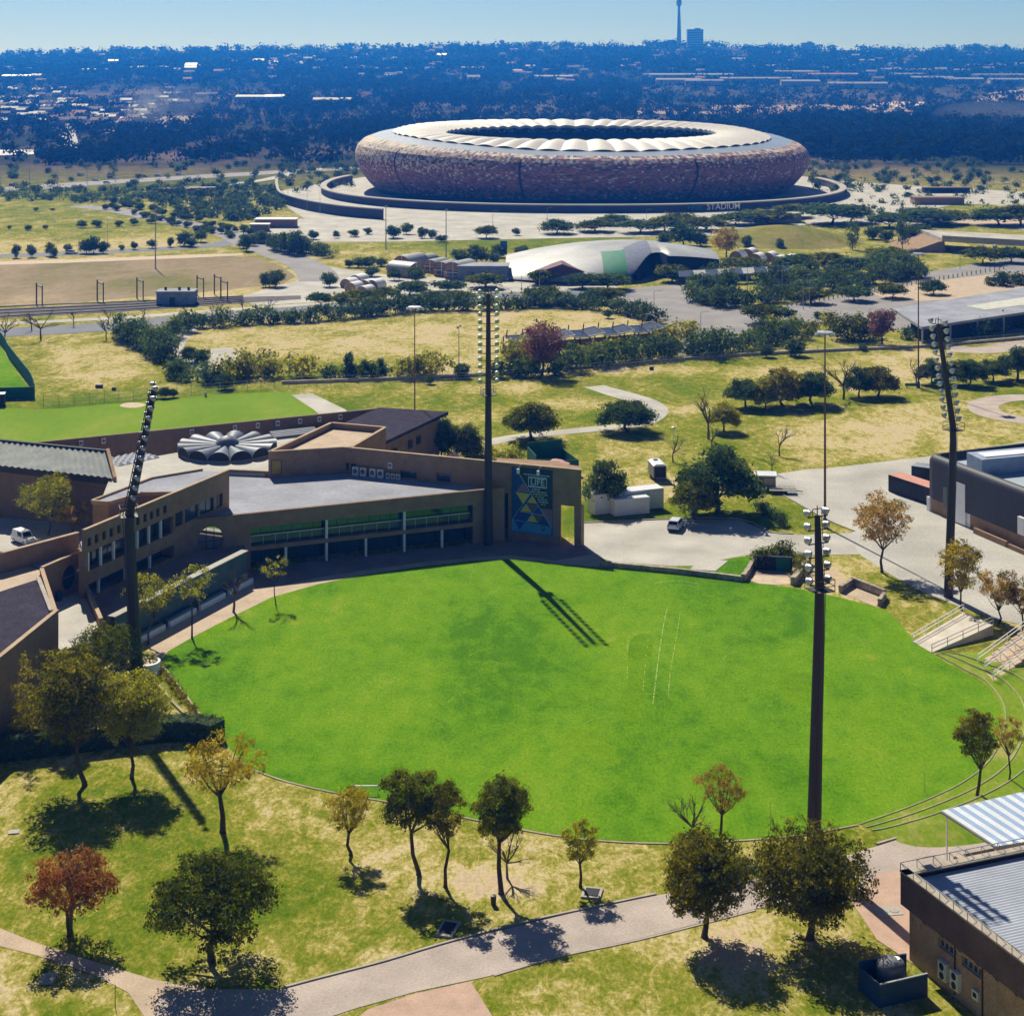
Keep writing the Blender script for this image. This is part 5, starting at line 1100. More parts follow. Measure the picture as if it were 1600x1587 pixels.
# prototypes for the middle distance
PROTO = {}
def proto(shape, leaf, v, k, n, ls, zb, w_=1.0):
    key = (shape, leaf, v)
    if key not in PROTO:
        tm, cm = tree_meshes(shape, 8.0 * w_, 8.0, 8.0 * zb, k, n, ls, hash_(key), .22, .9, 6, .02); tm.materials.append(m_bark); cm.materials.append(LM(leaf)); PROTO[key] = (tm, cm)
    return PROTO[key]
def hash_(k): return sum(ord(c) * (i + 7) for i, c in enumerate(str(k))) % 9973
def mid(px, py, top, wpx, shape, leaf, label, group=None, v=0, n=2600, zb=.2, k=26, ls=.42, name='tree', cat='tree', far=False):
    b = PT(px, py) if far else P(px, py); s_ = F / b.y; h = (py - top) / s_; w_ = wpx / s_
    tm, cm = proto(shape, leaf, v, k, n, ls, zb)
    return put_tree(b, tm, cm, None, label, group, name, cat, rz=random.uniform(0, 6.28), sc=(w_ / 8, w_ / 8, h / 8))
for a in [(830, 686, 620, 94, 'dome', 'dark', 'spreading green tree by the gravel path left of the cricket strip', 0), (980, 674, 620, 100, 'dome', 'deep', 'round dark green tree covering the bend of the gravel path', 1),
    (1122, 802, 690, 135, 'dome', 'deep', 'big dense dark green tree beside the kiosk', 2), (1085, 812, 742, 84, 'dome', 'dark', 'dark green tree leaning over the car park right of the white car', 3), (945, 796, 714, 76, 'dome', 'deep', 'dark green tree behind the white containers', 4),
    (690, 722, 648, 62, 'round', 'deep', 'dark shrub tree directly right of the slate roof', 5), (728, 722, 660, 62, 'round', 'dark', 'green shrub tree between slate roof and centre mast', 6), (1131, 674, 622, 56, 'dome', 'lime', 'small light green tree next to the tall leafless tree', 0),
    (1165, 637, 584, 68, 'dome', 'deep', 'first tree from the left in the mid field row', 3), (1195, 640, 590, 46, 'dome', 'lime', 'yellowish small tree, second from the left in the mid field row', 1), (1222, 634, 568, 84, 'dome', 'olive', 'tallest olive tree in the middle of the mid field row', 0), (1268, 632, 574, 76, 'dome', 'deep', 'dark tree right of the tallest one in the mid field row', 1), (1342, 620, 570, 54, 'dome', 'deep', 'dark tree second from the right in the mid field row', 4), (1372, 619, 566, 66, 'dome', 'olive', 'olive tree at the right end of the mid field row', 1),
    (1456, 600, 558, 50, 'dome', 'deep', 'leftmost dark tree of the row at the right edge', 2), (1482, 600, 560, 46, 'dome', 'deep', 'second dark tree of the row at the right edge', 0), (1514, 602, 556, 62, 'dome', 'deep', 'third dark tree of the row at the right edge', 1), (1552, 596, 556, 54, 'dome', 'deep', 'fourth dark tree of the row at the right edge', 3), (1590, 594, 538, 74, 'dome', 'deep', 'tallest dark tree of the row, cut by the right edge', 2)]:
    mid(*a[:7], v=a[7], n=7000, k=44, ls=.42, zb=.1)
for a in [(847, 586, 494, 78, 'round', 'purple', 'purple red half bare tree in front of the solar walkway', 0), (1378, 538, 476, 54, 'round', 'purple', 'purple brown tree left of the grey roofed hall', 1), (1135, 402, 352, 50, 'round', 'autumn', 'brown round tree right of the curved hall', 0)]:
    mid(*a[:7], v=a[7], n=3600, k=40, ls=.4, zb=.12)
mid(1410, 392, 310, 26, 'cone', 'deep', 'tall dark pine left of the overpass', v=1, n=2200); mid(1332, 390, 342, 28, 'column', 'deep', 'dark cypress beside the grassy mound', v=1, n=2200, zb=.1); mid(955, 438, 400, 22, 'cone', 'deep', 'small conifer in front of the curved hall', v=2, n=1800, zb=.05)
# shrub masses and hedges
def hedge(px, h, w_, leaf, label, lump=.25, n=None, ls=.42, name='hedge', cat='hedge', seed=None, dens=1.0):
    c = smooth_poly([P(x, y) for x, y in px], 6, closed=False); seed = seed or hash_(px); rg = np.random.default_rng(seed)
    L_ = sum((c[i + 1] - c[i]).length for i in range(len(c) - 1)); k = max(4, int(L_ / (w_ * .42))); C, Rr = [], []
    for i in range(k):
        t = (i + rg.random()) / k * (len(c) - 1); j = int(min(t, len(c) - 2)); p = c[j].lerp(c[j + 1], t - j)
        for q in range(2):
            hh = h * rg.uniform(1 - lump, 1 + lump); C.append((p.x + rg.normal() * w_ * .18 - c[0].x, p.y + rg.normal() * w_ * .2 - c[0].y, hh * (.32 + .28 * q))); Rr.append(hh * rg.uniform(.42, .6))
    n = n or int(min(26000, max(2200, L_ * (w_ + h) * 14 * dens)))
    me = leaf_mesh('foliage', C, Rr, n, ls, seed); return tag(link(name, me, LM(leaf)), label, cat) if not setattr_loc(me, c[0]) else None
def setattr_loc(me, p): setattr_loc.p = Vector(p); return False
_h = hedge
def hedge(*a, **k):
    o = _h(*a, **k); o.location = setattr_loc.p; return o
def box_hedge(px, h, w_, leaf, label, n, ls=.22):
    """clipped hedge: leaves over a box section"""
    c, l, r = stroke_pts(px, w_, 4); rg = np.random.default_rng(hash_(px)); C, Rr = [], []
    for i in range(len(c) - 1):
        sl3 = max(2, int((c[i + 1] - c[i]).length / .45))
        for k in range(sl3):
            for u in np.linspace(.08, .92, max(2, int(w_ / .5))):
                for z in np.linspace(.25, h - .25, max(2, int(h / .5))):
                    p = l[i].lerp(l[i + 1], k / sl3).lerp(r[i].lerp(r[i + 1], k / sl3), u); C.append((p.x - c[0].x, p.y - c[0].y, z)); Rr.append(.3)
    o = thing('clipped_hedge', label, 'hedge', c[0]); link('foliage', leaf_mesh('foliage', C, Rr, n, ls, 5), LM(leaf), o)
    core = MB(); curb(core, px, w_ * .86, h * .92, 4); part('branch_core', core, mat('hedge_core', (.03, .05, .015), .95, .4, 2.), o); return o
box_hedge([(-60, 1190), (0, 1186), (90, 1176), (150, 1168), (215, 1160)], 2.6, 2.0, 'deep', 'clipped dark hedge behind the trunks at the left edge', 9000)
box_hedge([(205, 1160), (260, 1153), (310, 1153), (340, 1160)], 2.3, 2.6, 'deep', 'clipped dark hedge ending at the oval below the left mast', 8000)
hedge([(246, 1042), (262, 1062), (285, 1090), (306, 1116)], .7, 1.1, 'olive', 'low flower bed strip between two kerbs beside the oval', n=1500, ls=.22, name='flower_bed', cat='flower bed')
hedge([(0, 1140), (40, 1150), (80, 1150)], 1.8, 2.4, 'lime', 'pale green shrubs at the left edge above the clipped hedge', n=2200, ls=.3, name='shrub', cat='shrub')
hedge([(1186, 795), (1200, 805), (1225, 822)], 1.7, 1.8, 'deep', 'dark shrubs on the grass island beside the car park steps', n=2200, ls=.3)
hedge([(1182, 890), (1200, 882), (1225, 876), (1240, 874)], 2.6, 2.4, 'dark', 'ivy hanging over the sunken tunnel entrance', n=4200, ls=.3, name='ivy', cat='ivy'); hedge([(1246, 878), (1254, 892), (1246, 906)], 2.0, 1.4, 'dark', 'ivy on the right wing wall of the tunnel entrance', n=1600, ls=.28, name='ivy', cat='ivy')
hedge([(735, 728), (770, 726), (810, 722)], 3.2, 3, 'lime', 'light green shrubs behind the screen wall right of centre mast', n=3000)
for a in [([(262, 528), (280, 522), (292, 516)], 5, 7, 'deep', 'clump of shrubs where the side road meets the main road'), ([(304, 512), (340, 510), (380, 507), (412, 504)], 4.5, 5, 'deep', 'hedge along the main road left of the dry pitch'), ([(424, 506), (440, 505), (470, 504), (500, 501), (540, 498)], 4.2, 5, 'deep', 'row of rounded shrubs along the far side of the dry pitch'), ([(545, 497), (600, 491), (660, 486), (720, 484), (780, 484)], 5, 5, 'deep', 'long dark hedge behind the centre mast top'), ([(785, 484), (830, 480), (880, 480), (930, 484), (980, 492), (1020, 502)], 4.5, 5, 'deep', 'hedge curving round the right end of the dry pitch'),
    ([(190, 530), (215, 540), (240, 556), (262, 566)], 6, 6, 'deep', 'row of dark trees falling toward the side road'), ([(262, 585), (300, 596), (340, 598)], 4, 5, 'deep', 'low dark shrubs at the foot of the side road'), ([(340, 600), (380, 590), (430, 588), (500, 588)], 5, 6, 'lime', 'bright shrubs above the lawn behind the clubhouse'), ([(500, 592), (560, 590), (600, 590)], 3, 4, 'deep', 'dark low shrubs right of the bright shrubs'), ([(622, 592), (660, 590), (700, 588)], 5.5, 6, 'lime', 'yellow green shrubs left of the centre mast'), ([(770, 590), (800, 588), (830, 586)], 4, 5, 'deep', 'dark shrubs left of the purple tree'),
    ([(800, 560), (818, 562), (836, 564)], 5, 5, 'lime', 'yellow green shrub left of the solar walkway'), ([(868, 584), (920, 576), (980, 566), (1040, 560), (1100, 556)], 5.2, 6, 'deep', 'long dark shrub belt below the solar walkway'), ([(1100, 556), (1150, 550), (1200, 538), (1240, 528)], 6, 7, 'deep', 'dark shrub belt continuing right toward the asphalt court'), ([(890, 566), (930, 562), (960, 556)], 4, 5, 'lime', 'yellow shrubs in front of the solar walkway'), ([(1020, 540), (1050, 536), (1085, 530)], 5, 6, 'lime', 'yellow shrubs at the right end of the solar walkway'), ([(1210, 520), (1250, 522), (1290, 516)], 4, 6, 'lime', 'pale yellow shrubs on the bank left of the purple brown tree'), ([(1290, 534), (1330, 530), (1360, 528)], 7, 8, 'dark', 'large green shrub left of the grey roofed hall'),
    ([(1420, 530), (1445, 524), (1470, 520)], 3.2, 4, 'deep', 'grey green shrubs before the grey roofed hall'), ([(1530, 528), (1545, 520), (1560, 514)], 4, 5, 'deep', 'grey green shrubs at the right before the grey roofed hall'), ([(1545, 514), (1600, 512), (1650, 508)], 2, 3, 'deep', 'low clipped hedge before the grey roofed hall'),
    ([(1080, 470), (1110, 476), (1160, 477), (1210, 472), (1260, 462)], 5, 8, 'deep', 'broad dark shrub bed edging the asphalt court'), ([(1088, 455), (1130, 452), (1200, 450), (1290, 446)], 6, 12, 'deep', 'shrub mass behind the broad bed'), ([(1100, 440), (1180, 436), (1280, 438), (1340, 440)], 5, 9, 'deep', 'far row of the shrub beds'), ([(1260, 462), (1330, 448), (1400, 438), (1432, 432)], 5.5, 7, 'deep', 'dark hedge running to the overpass road'), ([(1555, 448), (1580, 445), (1600, 444)], 4, 6, 'deep', 'dark shrub above the grey roof at the right edge'),
    ([(440, 392), (470, 395), (520, 402)], 6, 8, 'deep', 'dark tree row beside the station road')]:
    hedge(*a, ls=.75)
for i, (x, y, r_) in enumerate([(352, 608, 26), (1242, 556, 28), (1197, 558, 20), (1348, 548, 12), (672, 600, 14), (722, 590, 24), (258, 622, 18), (240, 623, 14), (270, 621, 14), (420, 590, 16), (545, 590, 22), (570, 590, 16), (594, 588, 16), (1278, 498, 12), (950, 497, 14), (1180, 530, 14), (385, 588, 18), (315, 570, 26), (295, 566, 26)]):
    mid(x, y, y - r_ * (1.7 if i in (10, 11, 12) else 1.0), r_ * (1 if i in (10, 11, 12) else 1.35), 'column' if i in (10, 11, 12) else 'round', 'deep', ['round dark bush by the lawn fence', 'round dark bush left of the sand patch', 'small round bush beside it on the track', 'tiny bush on the grass below the grey hall', 'small pale bush below the slender mast', 'dark bush below the short floodlight pole', 'bush right of the mast top on the lawn', 'bush left of the mast top on the lawn', 'third bush on the lawn by the mast top', 'pale bush between shrub groups', 'leftmost of three slim conifers by the dry pitch', 'middle one of three slim conifers by the dry pitch', 'rightmost of three slim conifers by the dry pitch', 'lone bush on the asphalt court', 'bush at the hedge bend', 'bush beside the flat topped tree pair', 'bush at the end of the lawn bank', 'dark tree by the side road bend', 'dark tree just left of the side road bend'][i], v=i % 2 + 5, n=1800, zb=.0, k=18, ls=.75, name='bush', cat='bush')
# flat topped acacias and street trees in the middle distance
ACA = [(200, 528, 508, 40), (222, 534, 512, 46), (240, 545, 520, 40), (1268, 474, 452, 40), (1335, 470, 448, 40), (1395, 466, 446, 34), (1458, 460, 440, 30), (1190, 505, 478, 44), (1215, 503, 480, 40), (560, 482, 455, 60), (500, 480, 458, 30), (600, 470, 450, 40), (675, 476, 458, 36), (718, 474, 458, 36), (640, 462, 442, 40), (760, 450, 430, 50), (700, 456, 440, 40), (848, 474, 448, 44), (925, 474, 454, 30), (950, 474, 452, 38), (910, 450, 430, 40), (850, 444, 424, 40), (950, 452, 428, 50), (1050, 440, 415, 40), (1090, 425, 404, 40), (1160, 425, 404, 50), (1250, 425, 400, 50), (1290, 425, 396, 60), (1390, 425, 395, 60), (1390, 412, 388, 60), (1330, 430, 404, 50), (1535, 412, 388, 40), (1580, 410, 388, 40), (1040, 362, 340, 46), (1000, 364, 345, 50), (930, 362, 345, 46), (870, 365, 345, 40), (1100, 360, 342, 50), (1150, 352, 335, 50), (1200, 350, 330, 60), (1300, 350, 318, 70), (1330, 348, 320, 50), (1450, 352, 330, 60), (1480, 350, 332, 50), (1390, 356, 335, 50), (1240, 340, 322, 50), (1180, 345, 328, 40), (1060, 352, 334, 40), (960, 352, 338, 40), (760, 372, 355, 26), (1560, 352, 328, 60), (1595, 352, 322, 60), (1440, 345, 325, 50)]
def ordinals(items, groups, what):
    """label each by its order from the left within the stretch it stands in"""
    ow = ['leftmost', 'second from the left', 'third from the left', 'fourth from the left', 'fifth from the left', 'sixth from the left', 'seventh from the left', 'eighth from the left', 'ninth from the left', 'tenth from the left', 'eleventh from the left', 'twelfth from the left', 'thirteenth from the left', 'fourteenth from the left', 'fifteenth from the left', 'sixteenth from the left']
    lab = [''] * len(items)
    for test, place in groups:
        idx = sorted([i for i, it in enumerate(items) if not lab[i] and test(it[0], it[1])], key=lambda i: items[i][0])
        for k, i in enumerate(idx): lab[i] = ow[min(k, 15)] + ' ' + what + ' ' + place
    return lab
AL = ordinals(ACA, [(lambda x, y: x < 300, 'beside the side road'), (lambda x, y: x < 790 and y > 440, 'along the main road left of the curved hall'), (lambda x, y: x < 790, 'near the huts'), (lambda x, y: x < 1060 and y > 430, 'in front of the curved hall'), (lambda x, y: y > 470 and x > 1170 and x < 1230, 'in the pair above the shrub belt'), (lambda x, y: y > 440, 'on the line of posts in the asphalt court'), (lambda x, y: y > 400, 'around the shrub beds and overpass'), (lambda x, y: x < 1090, 'on the apron in front of the stadium'), (lambda x, y: x < 1350, 'between the stadium ramp and the grassy mound'), (lambda x, y: True, 'right of the tall pine near the overpass')], 'flat topped acacia')
for i, (x, y, t_, w_) in enumerate(ACA): mid(x, y, t_ - 3, w_ * 1.25, 'umbrella', 'dark' if i % 2 else 'deep', AL[i], 'flat topped acacias', v=i % 3, n=2600, zb=.1, k=28, ls=.8)
ST_ = [(25, 403, 380, 14), (50, 402, 380, 16), (78, 400, 378, 18), (84, 402, 386, 14), (106, 396, 380, 14), (135, 396, 372, 26), (146, 396, 368, 26), (162, 396, 376, 18), (190, 391, 382, 10), (210, 390, 376, 12), (238, 388, 374, 16), (266, 386, 370, 12), (288, 384, 360, 26), (300, 386, 370, 20), (314, 378, 358, 24), (15, 358, 352, 8), (44, 360, 351, 12), (71, 358, 351, 10), (127, 356, 344, 18), (152, 355, 343, 20), (186, 354, 344, 14), (210, 352, 340, 14), (237, 349, 340, 20), (56, 329, 324, 10), (82, 329, 325, 9), (385, 392, 362, 20), (380, 388, 372, 18), (395, 384, 365, 18), (410, 380, 360, 22), (425, 390, 362, 20), (445, 396, 362, 24), (460, 398, 358, 30), (478, 394, 370, 16), (490, 374, 358, 18), (525, 372, 360, 12), (553, 370, 358, 18), (575, 366, 355, 14), (615, 372, 350, 26), (635, 366, 348, 20), (660, 372, 354, 18), (675, 372, 358, 16), (690, 378, 366, 20), (807, 368, 356, 14), (430, 448, 420, 32), (415, 448, 424, 20), (515, 448, 424, 26), (560, 418, 402, 26), (578, 418, 400, 26), (595, 416, 402, 20), (545, 418, 404, 16), (616, 438, 418, 24), (580, 432, 416, 26), (650, 440, 415, 28), (720, 410, 388, 30), (745, 412, 382, 40), (770, 410, 394, 24), (780, 402, 380, 26), (815, 400, 382, 26), (1068, 384, 348, 54), (1040, 382, 362, 30), (1095, 384, 362, 26), (1167, 386, 366, 18), (1218, 388, 372, 14), (1290, 376, 362, 16), (1365, 374, 352, 30), (1385, 378, 358, 24), (1425, 380, 352, 30), (1440, 372, 350, 40), (1240, 362, 350, 12)]
SL = ordinals(ST_, [(lambda x, y: x < 320 and y > 370, 'along the road between the dry fields'), (lambda x, y: x < 320 and y > 335, 'in the row across the light green field'), (lambda x, y: x < 320, 'at the back of the light green field'), (lambda x, y: x < 500 and y < 410, 'around the station road junction'), (lambda x, y: x < 830 and y < 380, 'along the bus apron before the stadium'), (lambda x, y: x < 620, 'around the vaulted tents'), (lambda x, y: x < 830, 'behind the barrel roofed huts'), (lambda x, y: True, 'between the curved hall and the overpass')], 'round dark tree')
for i, (x, y, t_, w_) in enumerate(ST_): mid(x, y, t_, w_, 'round', 'deep', SL[i], 'round trees beyond the dry fields', v=i % 4, n=1600, zb=.08, k=18, ls=.85)
rg_ = random.Random(21)
for i in range(70):
    t = i / 70; x, y = 170 + 260 * t + rg_.uniform(-8, 8), 322 + 60 * t + rg_.choice((-6, 5)) + rg_.uniform(-2, 2)
    mid(x, y, y - rg_.uniform(7, 12), rg_.uniform(10, 16), 'round', 'deep', 'dark street tree along the diagonal station road', 'trees along the station road', v=i % 4, n=1600, zb=.08, k=18, ls=.85)
def wood(name, label, pts, leaf, q=40, ls=2.2):
    """one mass of small far trees; pts = (base, width, height)"""
    C, Rr = [], []; rg = np.random.default_rng(len(pts))
    for p, w_, h in pts:
        for k in range(4):
            a = rg.uniform(0, 6.28); C.append((p.x + math.cos(a) * w_ * .22, p.y + math.sin(a) * w_ * .22, p.z + h * rg.uniform(.3, .72))); Rr.append(min(w_, h) * rg.uniform(.26, .36))
    return tag(link(name, leaf_mesh(name, C, Rr, q * len(pts), ls, 4, up=.5), LM(leaf)), label, None, None, 'stuff')
gp = []
while len(gp) < 130:
    x, y = rg_.uniform(235, 440), rg_.uniform(296, 345)
    if y > 312 + (x - 250) * .16 + 18 or (x > 405 and y > 335): continue
    p = P(x, y); s_ = F / p.y; gp.append((p, rg_.uniform(13, 22) / s_, rg_.uniform(9, 14) / s_))
wood('grove', 'dark grove of bushy trees left of the stadium', gp, 'deep', 130, 1.5)
gp = []
for i in range(230):
    x, y = rg_.choice((rg_.uniform(0, 560), rg_.uniform(1260, 1600))), rg_.uniform(250, 302); p = P(x, y); s_ = F / p.y; gp.append((p, rg_.uniform(8, 15) / s_, rg_.uniform(6, 12) / s_))
for i in range(60):
    x, y = rg_.uniform(1320, 1600), rg_.uniform(300, 345); p = P(x, y); s_ = F / p.y; gp.append((p, rg_.uniform(5, 10) / s_, rg_.uniform(4, 8) / s_))
for i in range(110):
    x, y = rg_.uniform(0, 240), rg_.uniform(296, 318); p = P(x, y); s_ = F / p.y; gp.append((p, rg_.uniform(6, 12) / s_, rg_.uniform(4, 9) / s_))
for i in range(40):
    x, y = rg_.uniform(430, 560), rg_.uniform(258, 282); p = P(x, y); s_ = F / p.y; gp.append((p, rg_.uniform(5, 10) / s_, rg_.uniform(4, 9) / s_))
wood('scattered_trees', 'small dark trees scattered by the motorway and the plazas', gp, 'deep', 110, 1.2)
# ------------------------------------------------------------------ far hillside: woods, houses, sheds, towers
ROWS = list(range(76, 262, 3)); ROWY = [PT(800, r).y for r in ROWS]
def far_pt(px, row):
    Y = float(np.interp(row, ROWS, ROWY)); X = (px - CX) * Y / F; return Vector((X, Y, TZ(X, Y)))
rf_ = random.Random(77)
def fnoise(x, y): return .5 + .25 * math.sin(x * .013 + 2 * math.sin(y * .05)) + .25 * math.sin(x * .031 + y * .11 + 1.7 * math.sin(x * .007))
leafmat('leaf_far', (.008, .018, .010), (.013, .026, .014), (.020, .036, .018), .15)
def dens(x, r):
    if r < 132: return .9
    if r < 165: return .25 if x < 430 else (.95 if x < 1000 else .35)
    if r < 200: return (.45 if x < 420 else (.9 if x < 640 else .5)) if x < 1000 else (.15 if x < 1420 and r < 178 else .75)
    if r < 222: return (.85 if fnoise(x, r) > .4 else .2) if x < 560 else 1.0
    return (.8 if fnoise(x, r) > .5 and 80 < x < 540 else .15) if x < 560 else (1. if x > 1225 and r < 250 else .25)
near_, far_, ridge_ = [], [], []
for _ in range(27000):
    x = rf_.uniform(-60, 1660); r = rf_.uniform(76, 258) if rf_.random() < .72 else rf_.uniform(77, 150)
    if rf_.random() > dens(x, r) * (.55 + .45 * (fnoise(x * 1.7, r * 1.3) > .42)): continue
    p = far_pt(x, r)
    if p.y < 1330 and 540 < x < 1280: continue
    if p.y < 2300:
        big = 1.35 if x > 1225 and r > 195 else 1.0; near_.append((p, rf_.uniform(9, 17) * big, rf_.uniform(7, 13) * big))
    elif p.y < 3800: far_.append((p, rf_.uniform(11, 20), rf_.uniform(7, 13)))
    else: ridge_.append((p, rf_.uniform(14, 26), rf_.uniform(8, 14)))
for i in range(500): p = far_pt(rf_.uniform(-60, 1660), 79); p = Vector((p.x, 5560 + rf_.uniform(-60, 60), 0)); p.z = TZ(p.x, p.y); ridge_.append((p, rf_.uniform(16, 34), rf_.uniform(7, 17)))
wood('woodland', 'dark woodland on the flats behind and beside the stadium', near_, 'far', 40, 3.4)
wood('hillside_wood', 'dark trees on the lower hillside behind the stadium', far_, 'far', 22, 5.0)
wood('ridge_wood', 'dark trees covering the hill up to the skyline', ridge_, 'far', 15, 9.0)
m_hw = mat('house_wall', (.42, .33, .26), .9, .2, .02); m_hr = [mat('house_roof_red', (.30, .13, .10), .8, .2, .02), mat('house_roof_pale', (.17, .16, .155), .6, .2, .02), mat('house_roof_brown', (.22, .15, .12), .8, .2, .02), mat('house_roof_white', (.30, .29, .285), .4, .05, .02)]
def house_mesh(w_, d_, h, rh, mr):
    mb = MB().prism([(-w_ / 2, -d_ / 2), (w_ / 2, -d_ / 2), (w_ / 2, d_ / 2), (-w_ / 2, d_ / 2)], -2, h); nf = len(mb.f); o = .5
    mb.add([(-w_ / 2 - o, -d_ / 2 - o, h + .01), (w_ / 2 + o, -d_ / 2 - o, h + .01), (w_ / 2 + o, d_ / 2 + o, h + .01), (-w_ / 2 - o, d_ / 2 + o, h + .01), (-w_ / 2 - o, 0, h + rh), (w_ / 2 + o, 0, h + rh)], [(0, 1, 5, 4), (2, 3, 4, 5), (1, 2, 5), (3, 0, 4), (3, 2, 1, 0)])
    me = mb.mesh('house'); me.materials.append(m_hw); me.materials.append(mr)
    me.polygons.foreach_set('material_index', [0 if i < nf else 1 for i in range(len(me.polygons))]); return me
HM = [house_mesh(14, 9, 3.6, 2.6, m_hr[0]), house_mesh(13, 9, 3.4, 2.4, m_hr[1]), house_mesh(16, 9, 3.6, 2.8, m_hr[2]), house_mesh(11, 8, 3.2, 2.2, m_hr[1]), house_mesh(17, 10, 5.6, 3.0, m_hr[3])]
def put(name, me, p, rz, label, cat, group, sc=1.0):
    o = link(name, me); o.location = p; o.rotation_euler = (0, 0, rz); o.scale = (sc, sc, sc); return tag(o, label, cat, group)
nh_ = 0
for rrow in range(10):            # township rows on the left
    row = 141 + rrow * 6.2
    for k in range(14):
        x = rf_.uniform(-5, 400 - rrow * 22); 
        if fnoise(x, row) < .3: continue
        p = far_pt(x, row + rf_.uniform(-1.2, 1.2)); put('house', HM[rf_.choice((0, 1, 2, 2, 3))], p + Vector((0, 0, 1.2)), rf_.uniform(-.2, .2), 'small township house in the rows on the flats at the left', 'house', 'township houses', rf_.uniform(.9, 1.3))
for _ in range(150):
    x = rf_.uniform(0, 1600); r = rf_.uniform(82, 132)
    if x < 400 and r < 105 and rf_.random() < .7: continue
    p = far_pt(x, r); put('house', HM[rf_.choice((0, 2, 2, 1, 3, 4))], p + Vector((0, 0, 5)), rf_.uniform(-.4, .4), 'small house among the trees on the far hillside', 'house', 'houses on the far hillside', rf_.uniform(1.0, 1.7))
for i, (x, r, wpx, col) in enumerate([(1080, 126, 130, 1), (1060, 133, 70, 1), (1180, 131, 110, 1), (1250, 136, 60, 3), (1340, 142, 90, 3), (1100, 136, 60, 2), (1240, 120, 60, 1), (1300, 122, 80, 0), (1390, 112, 40, 3), (1430, 113, 45, 3), (1490, 114, 50, 1), (1455, 128, 70, 3), (1505, 131, 60, 3), (1560, 122, 80, 1), (1580, 130, 70, 3), (1420, 120, 60, 1), (1540, 108, 60, 1), (1355, 97, 24, 3), (1150, 93, 30, 3), (1200, 106, 50, 1), (555, 112, 40, 1), (590, 113, 36, 1), (235, 110, 60, 1), (150, 112, 40, 1), (30, 121, 50, 3), (400, 156, 60, 1), (430, 156, 30, 3), (520, 160, 60, 1), (740, 112, 40, 2), (865, 125, 60, 1)]):
    p = far_pt(x, r); s_ = F / p.y; L_ = wpx / s_; o = house_mesh(L_, 26, 7, 3.0, m_hr[col]); o.materials[0] = m_hw; put('warehouse', o, p + Vector((0, 0, 3)), rf_.uniform(-.08, .08), 'long pale roofed warehouse far behind the stadium', 'warehouse', 'far warehouses')
# skyline tower and blocks
m_tw = mat('tower_concrete', (.22, .21, .20), .8, .1, .05)
def far_base(px, row, Y): return Vector(((px - CX) * Y / F, Y, ZA(row, Y)))
b = far_base(1061, 75, 5500); t = thing('communications_tower', 'slender concrete communications tower on the skyline cut by the top edge', 'tower', b)
part('shaft', MB().tube([b + Vector((0, 0, -20)), b + Vector((0, 0, 40)), b + Vector((0, 0, 138))], [9.5, 7, 4], 12), m_tw, t); part('lookout', MB().lathe([(4, 136), (8.5, 142), (9, 152), (7, 158), (3.5, 160)], b, 16), m_tw, t); part('antenna', MB().tube([b + Vector((0, 0, 159)), b + Vector((0, 0, 235))], [2.6, .8], 8), m_tw, t)
def block(px0, px1, top, row, Y, dep, label, name='tower_block', fl=8):
    b = far_base((px0 + px1) / 2, row, Y); w_ = (px1 - px0) * Y / F; h = ZA(top, Y) - b.z; t = thing(name, label, 'building', b)
    part('wall', MB().box(b + Vector((0, dep / 2, -25)), (w_, dep, h + 25)), m_tw, t); part('roof_plant', MB().box(b + Vector((w_ * .15, dep / 2, h + .01)), (w_ * .35, dep * .5, 4)), m_tw, t)
    for i in range(fl): part('window_band', MB().box(b + Vector((0, -.15, h * (i + .3) / fl)), (w_ * .96, .2, h / fl * .45)), m_pane, t)
block(1074, 1099, 46, 76, 5450, 25, 'broad office block beside the communications tower on the skyline'); block(1252.5, 1272.5, 67, 79, 5450, 20, 'low broad block on the skyline right of the office block', fl=4)
b = far_base(784, 76, 5450); t = thing('water_tower', 'small water tower on the skyline above the stadium', 'water tower', b); part('shaft', MB().tube([b + Vector((0, 0, -10)), b + Vector((0, 0, 16))], 3.5, 10), m_tw, t); part('tank', MB().lathe([(3, 15), (8, 20), (8, 26), (.1, 29)], b, 14), m_tw, t)
# far clearings and roads
def far_flat(name, px, m, dz=.6):
    pts = [far_pt(x, r) for x, r in px]; c = sum(pts, Vector()) / len(pts); n = len(pts); rings = [c] + [c.lerp(p, f) for f in (.35, .7, 1.0) for p in pts]; vs = [(p.x, p.y, TZ(p.x, p.y) + dz) for p in rings]
    fs = [(0, 1 + i, 1 + (i + 1) % n) for i in range(n)] + [(1 + k * n + i, 1 + (k + 1) * n + i, 1 + (k + 1) * n + (i + 1) % n, 1 + k * n + (i + 1) % n) for k in range(2) for i in range(n)]
    return struct(name, MB().add(vs, fs), m)
m_far1 = mat('far_clearing', (.30, .22, .15), .95, .25, .01); m_far2 = mat('far_sand', (.52, .42, .30), .95, .2, .01)
far_flat('clearing', [(1000, 172), (1120, 166), (1300, 160), (1420, 162), (1430, 170), (1300, 178), (1100, 184), (980, 184)], m_far1); far_flat('sand_patch', [(1350, 158), (1400, 154), (1445, 155), (1440, 160), (1390, 164)], m_far2, 1.0); far_flat('spoil_heap', [(1520, 158), (1545, 146), (1600, 140), (1680, 142), (1680, 162), (1560, 164)], m_far1, 1.5)
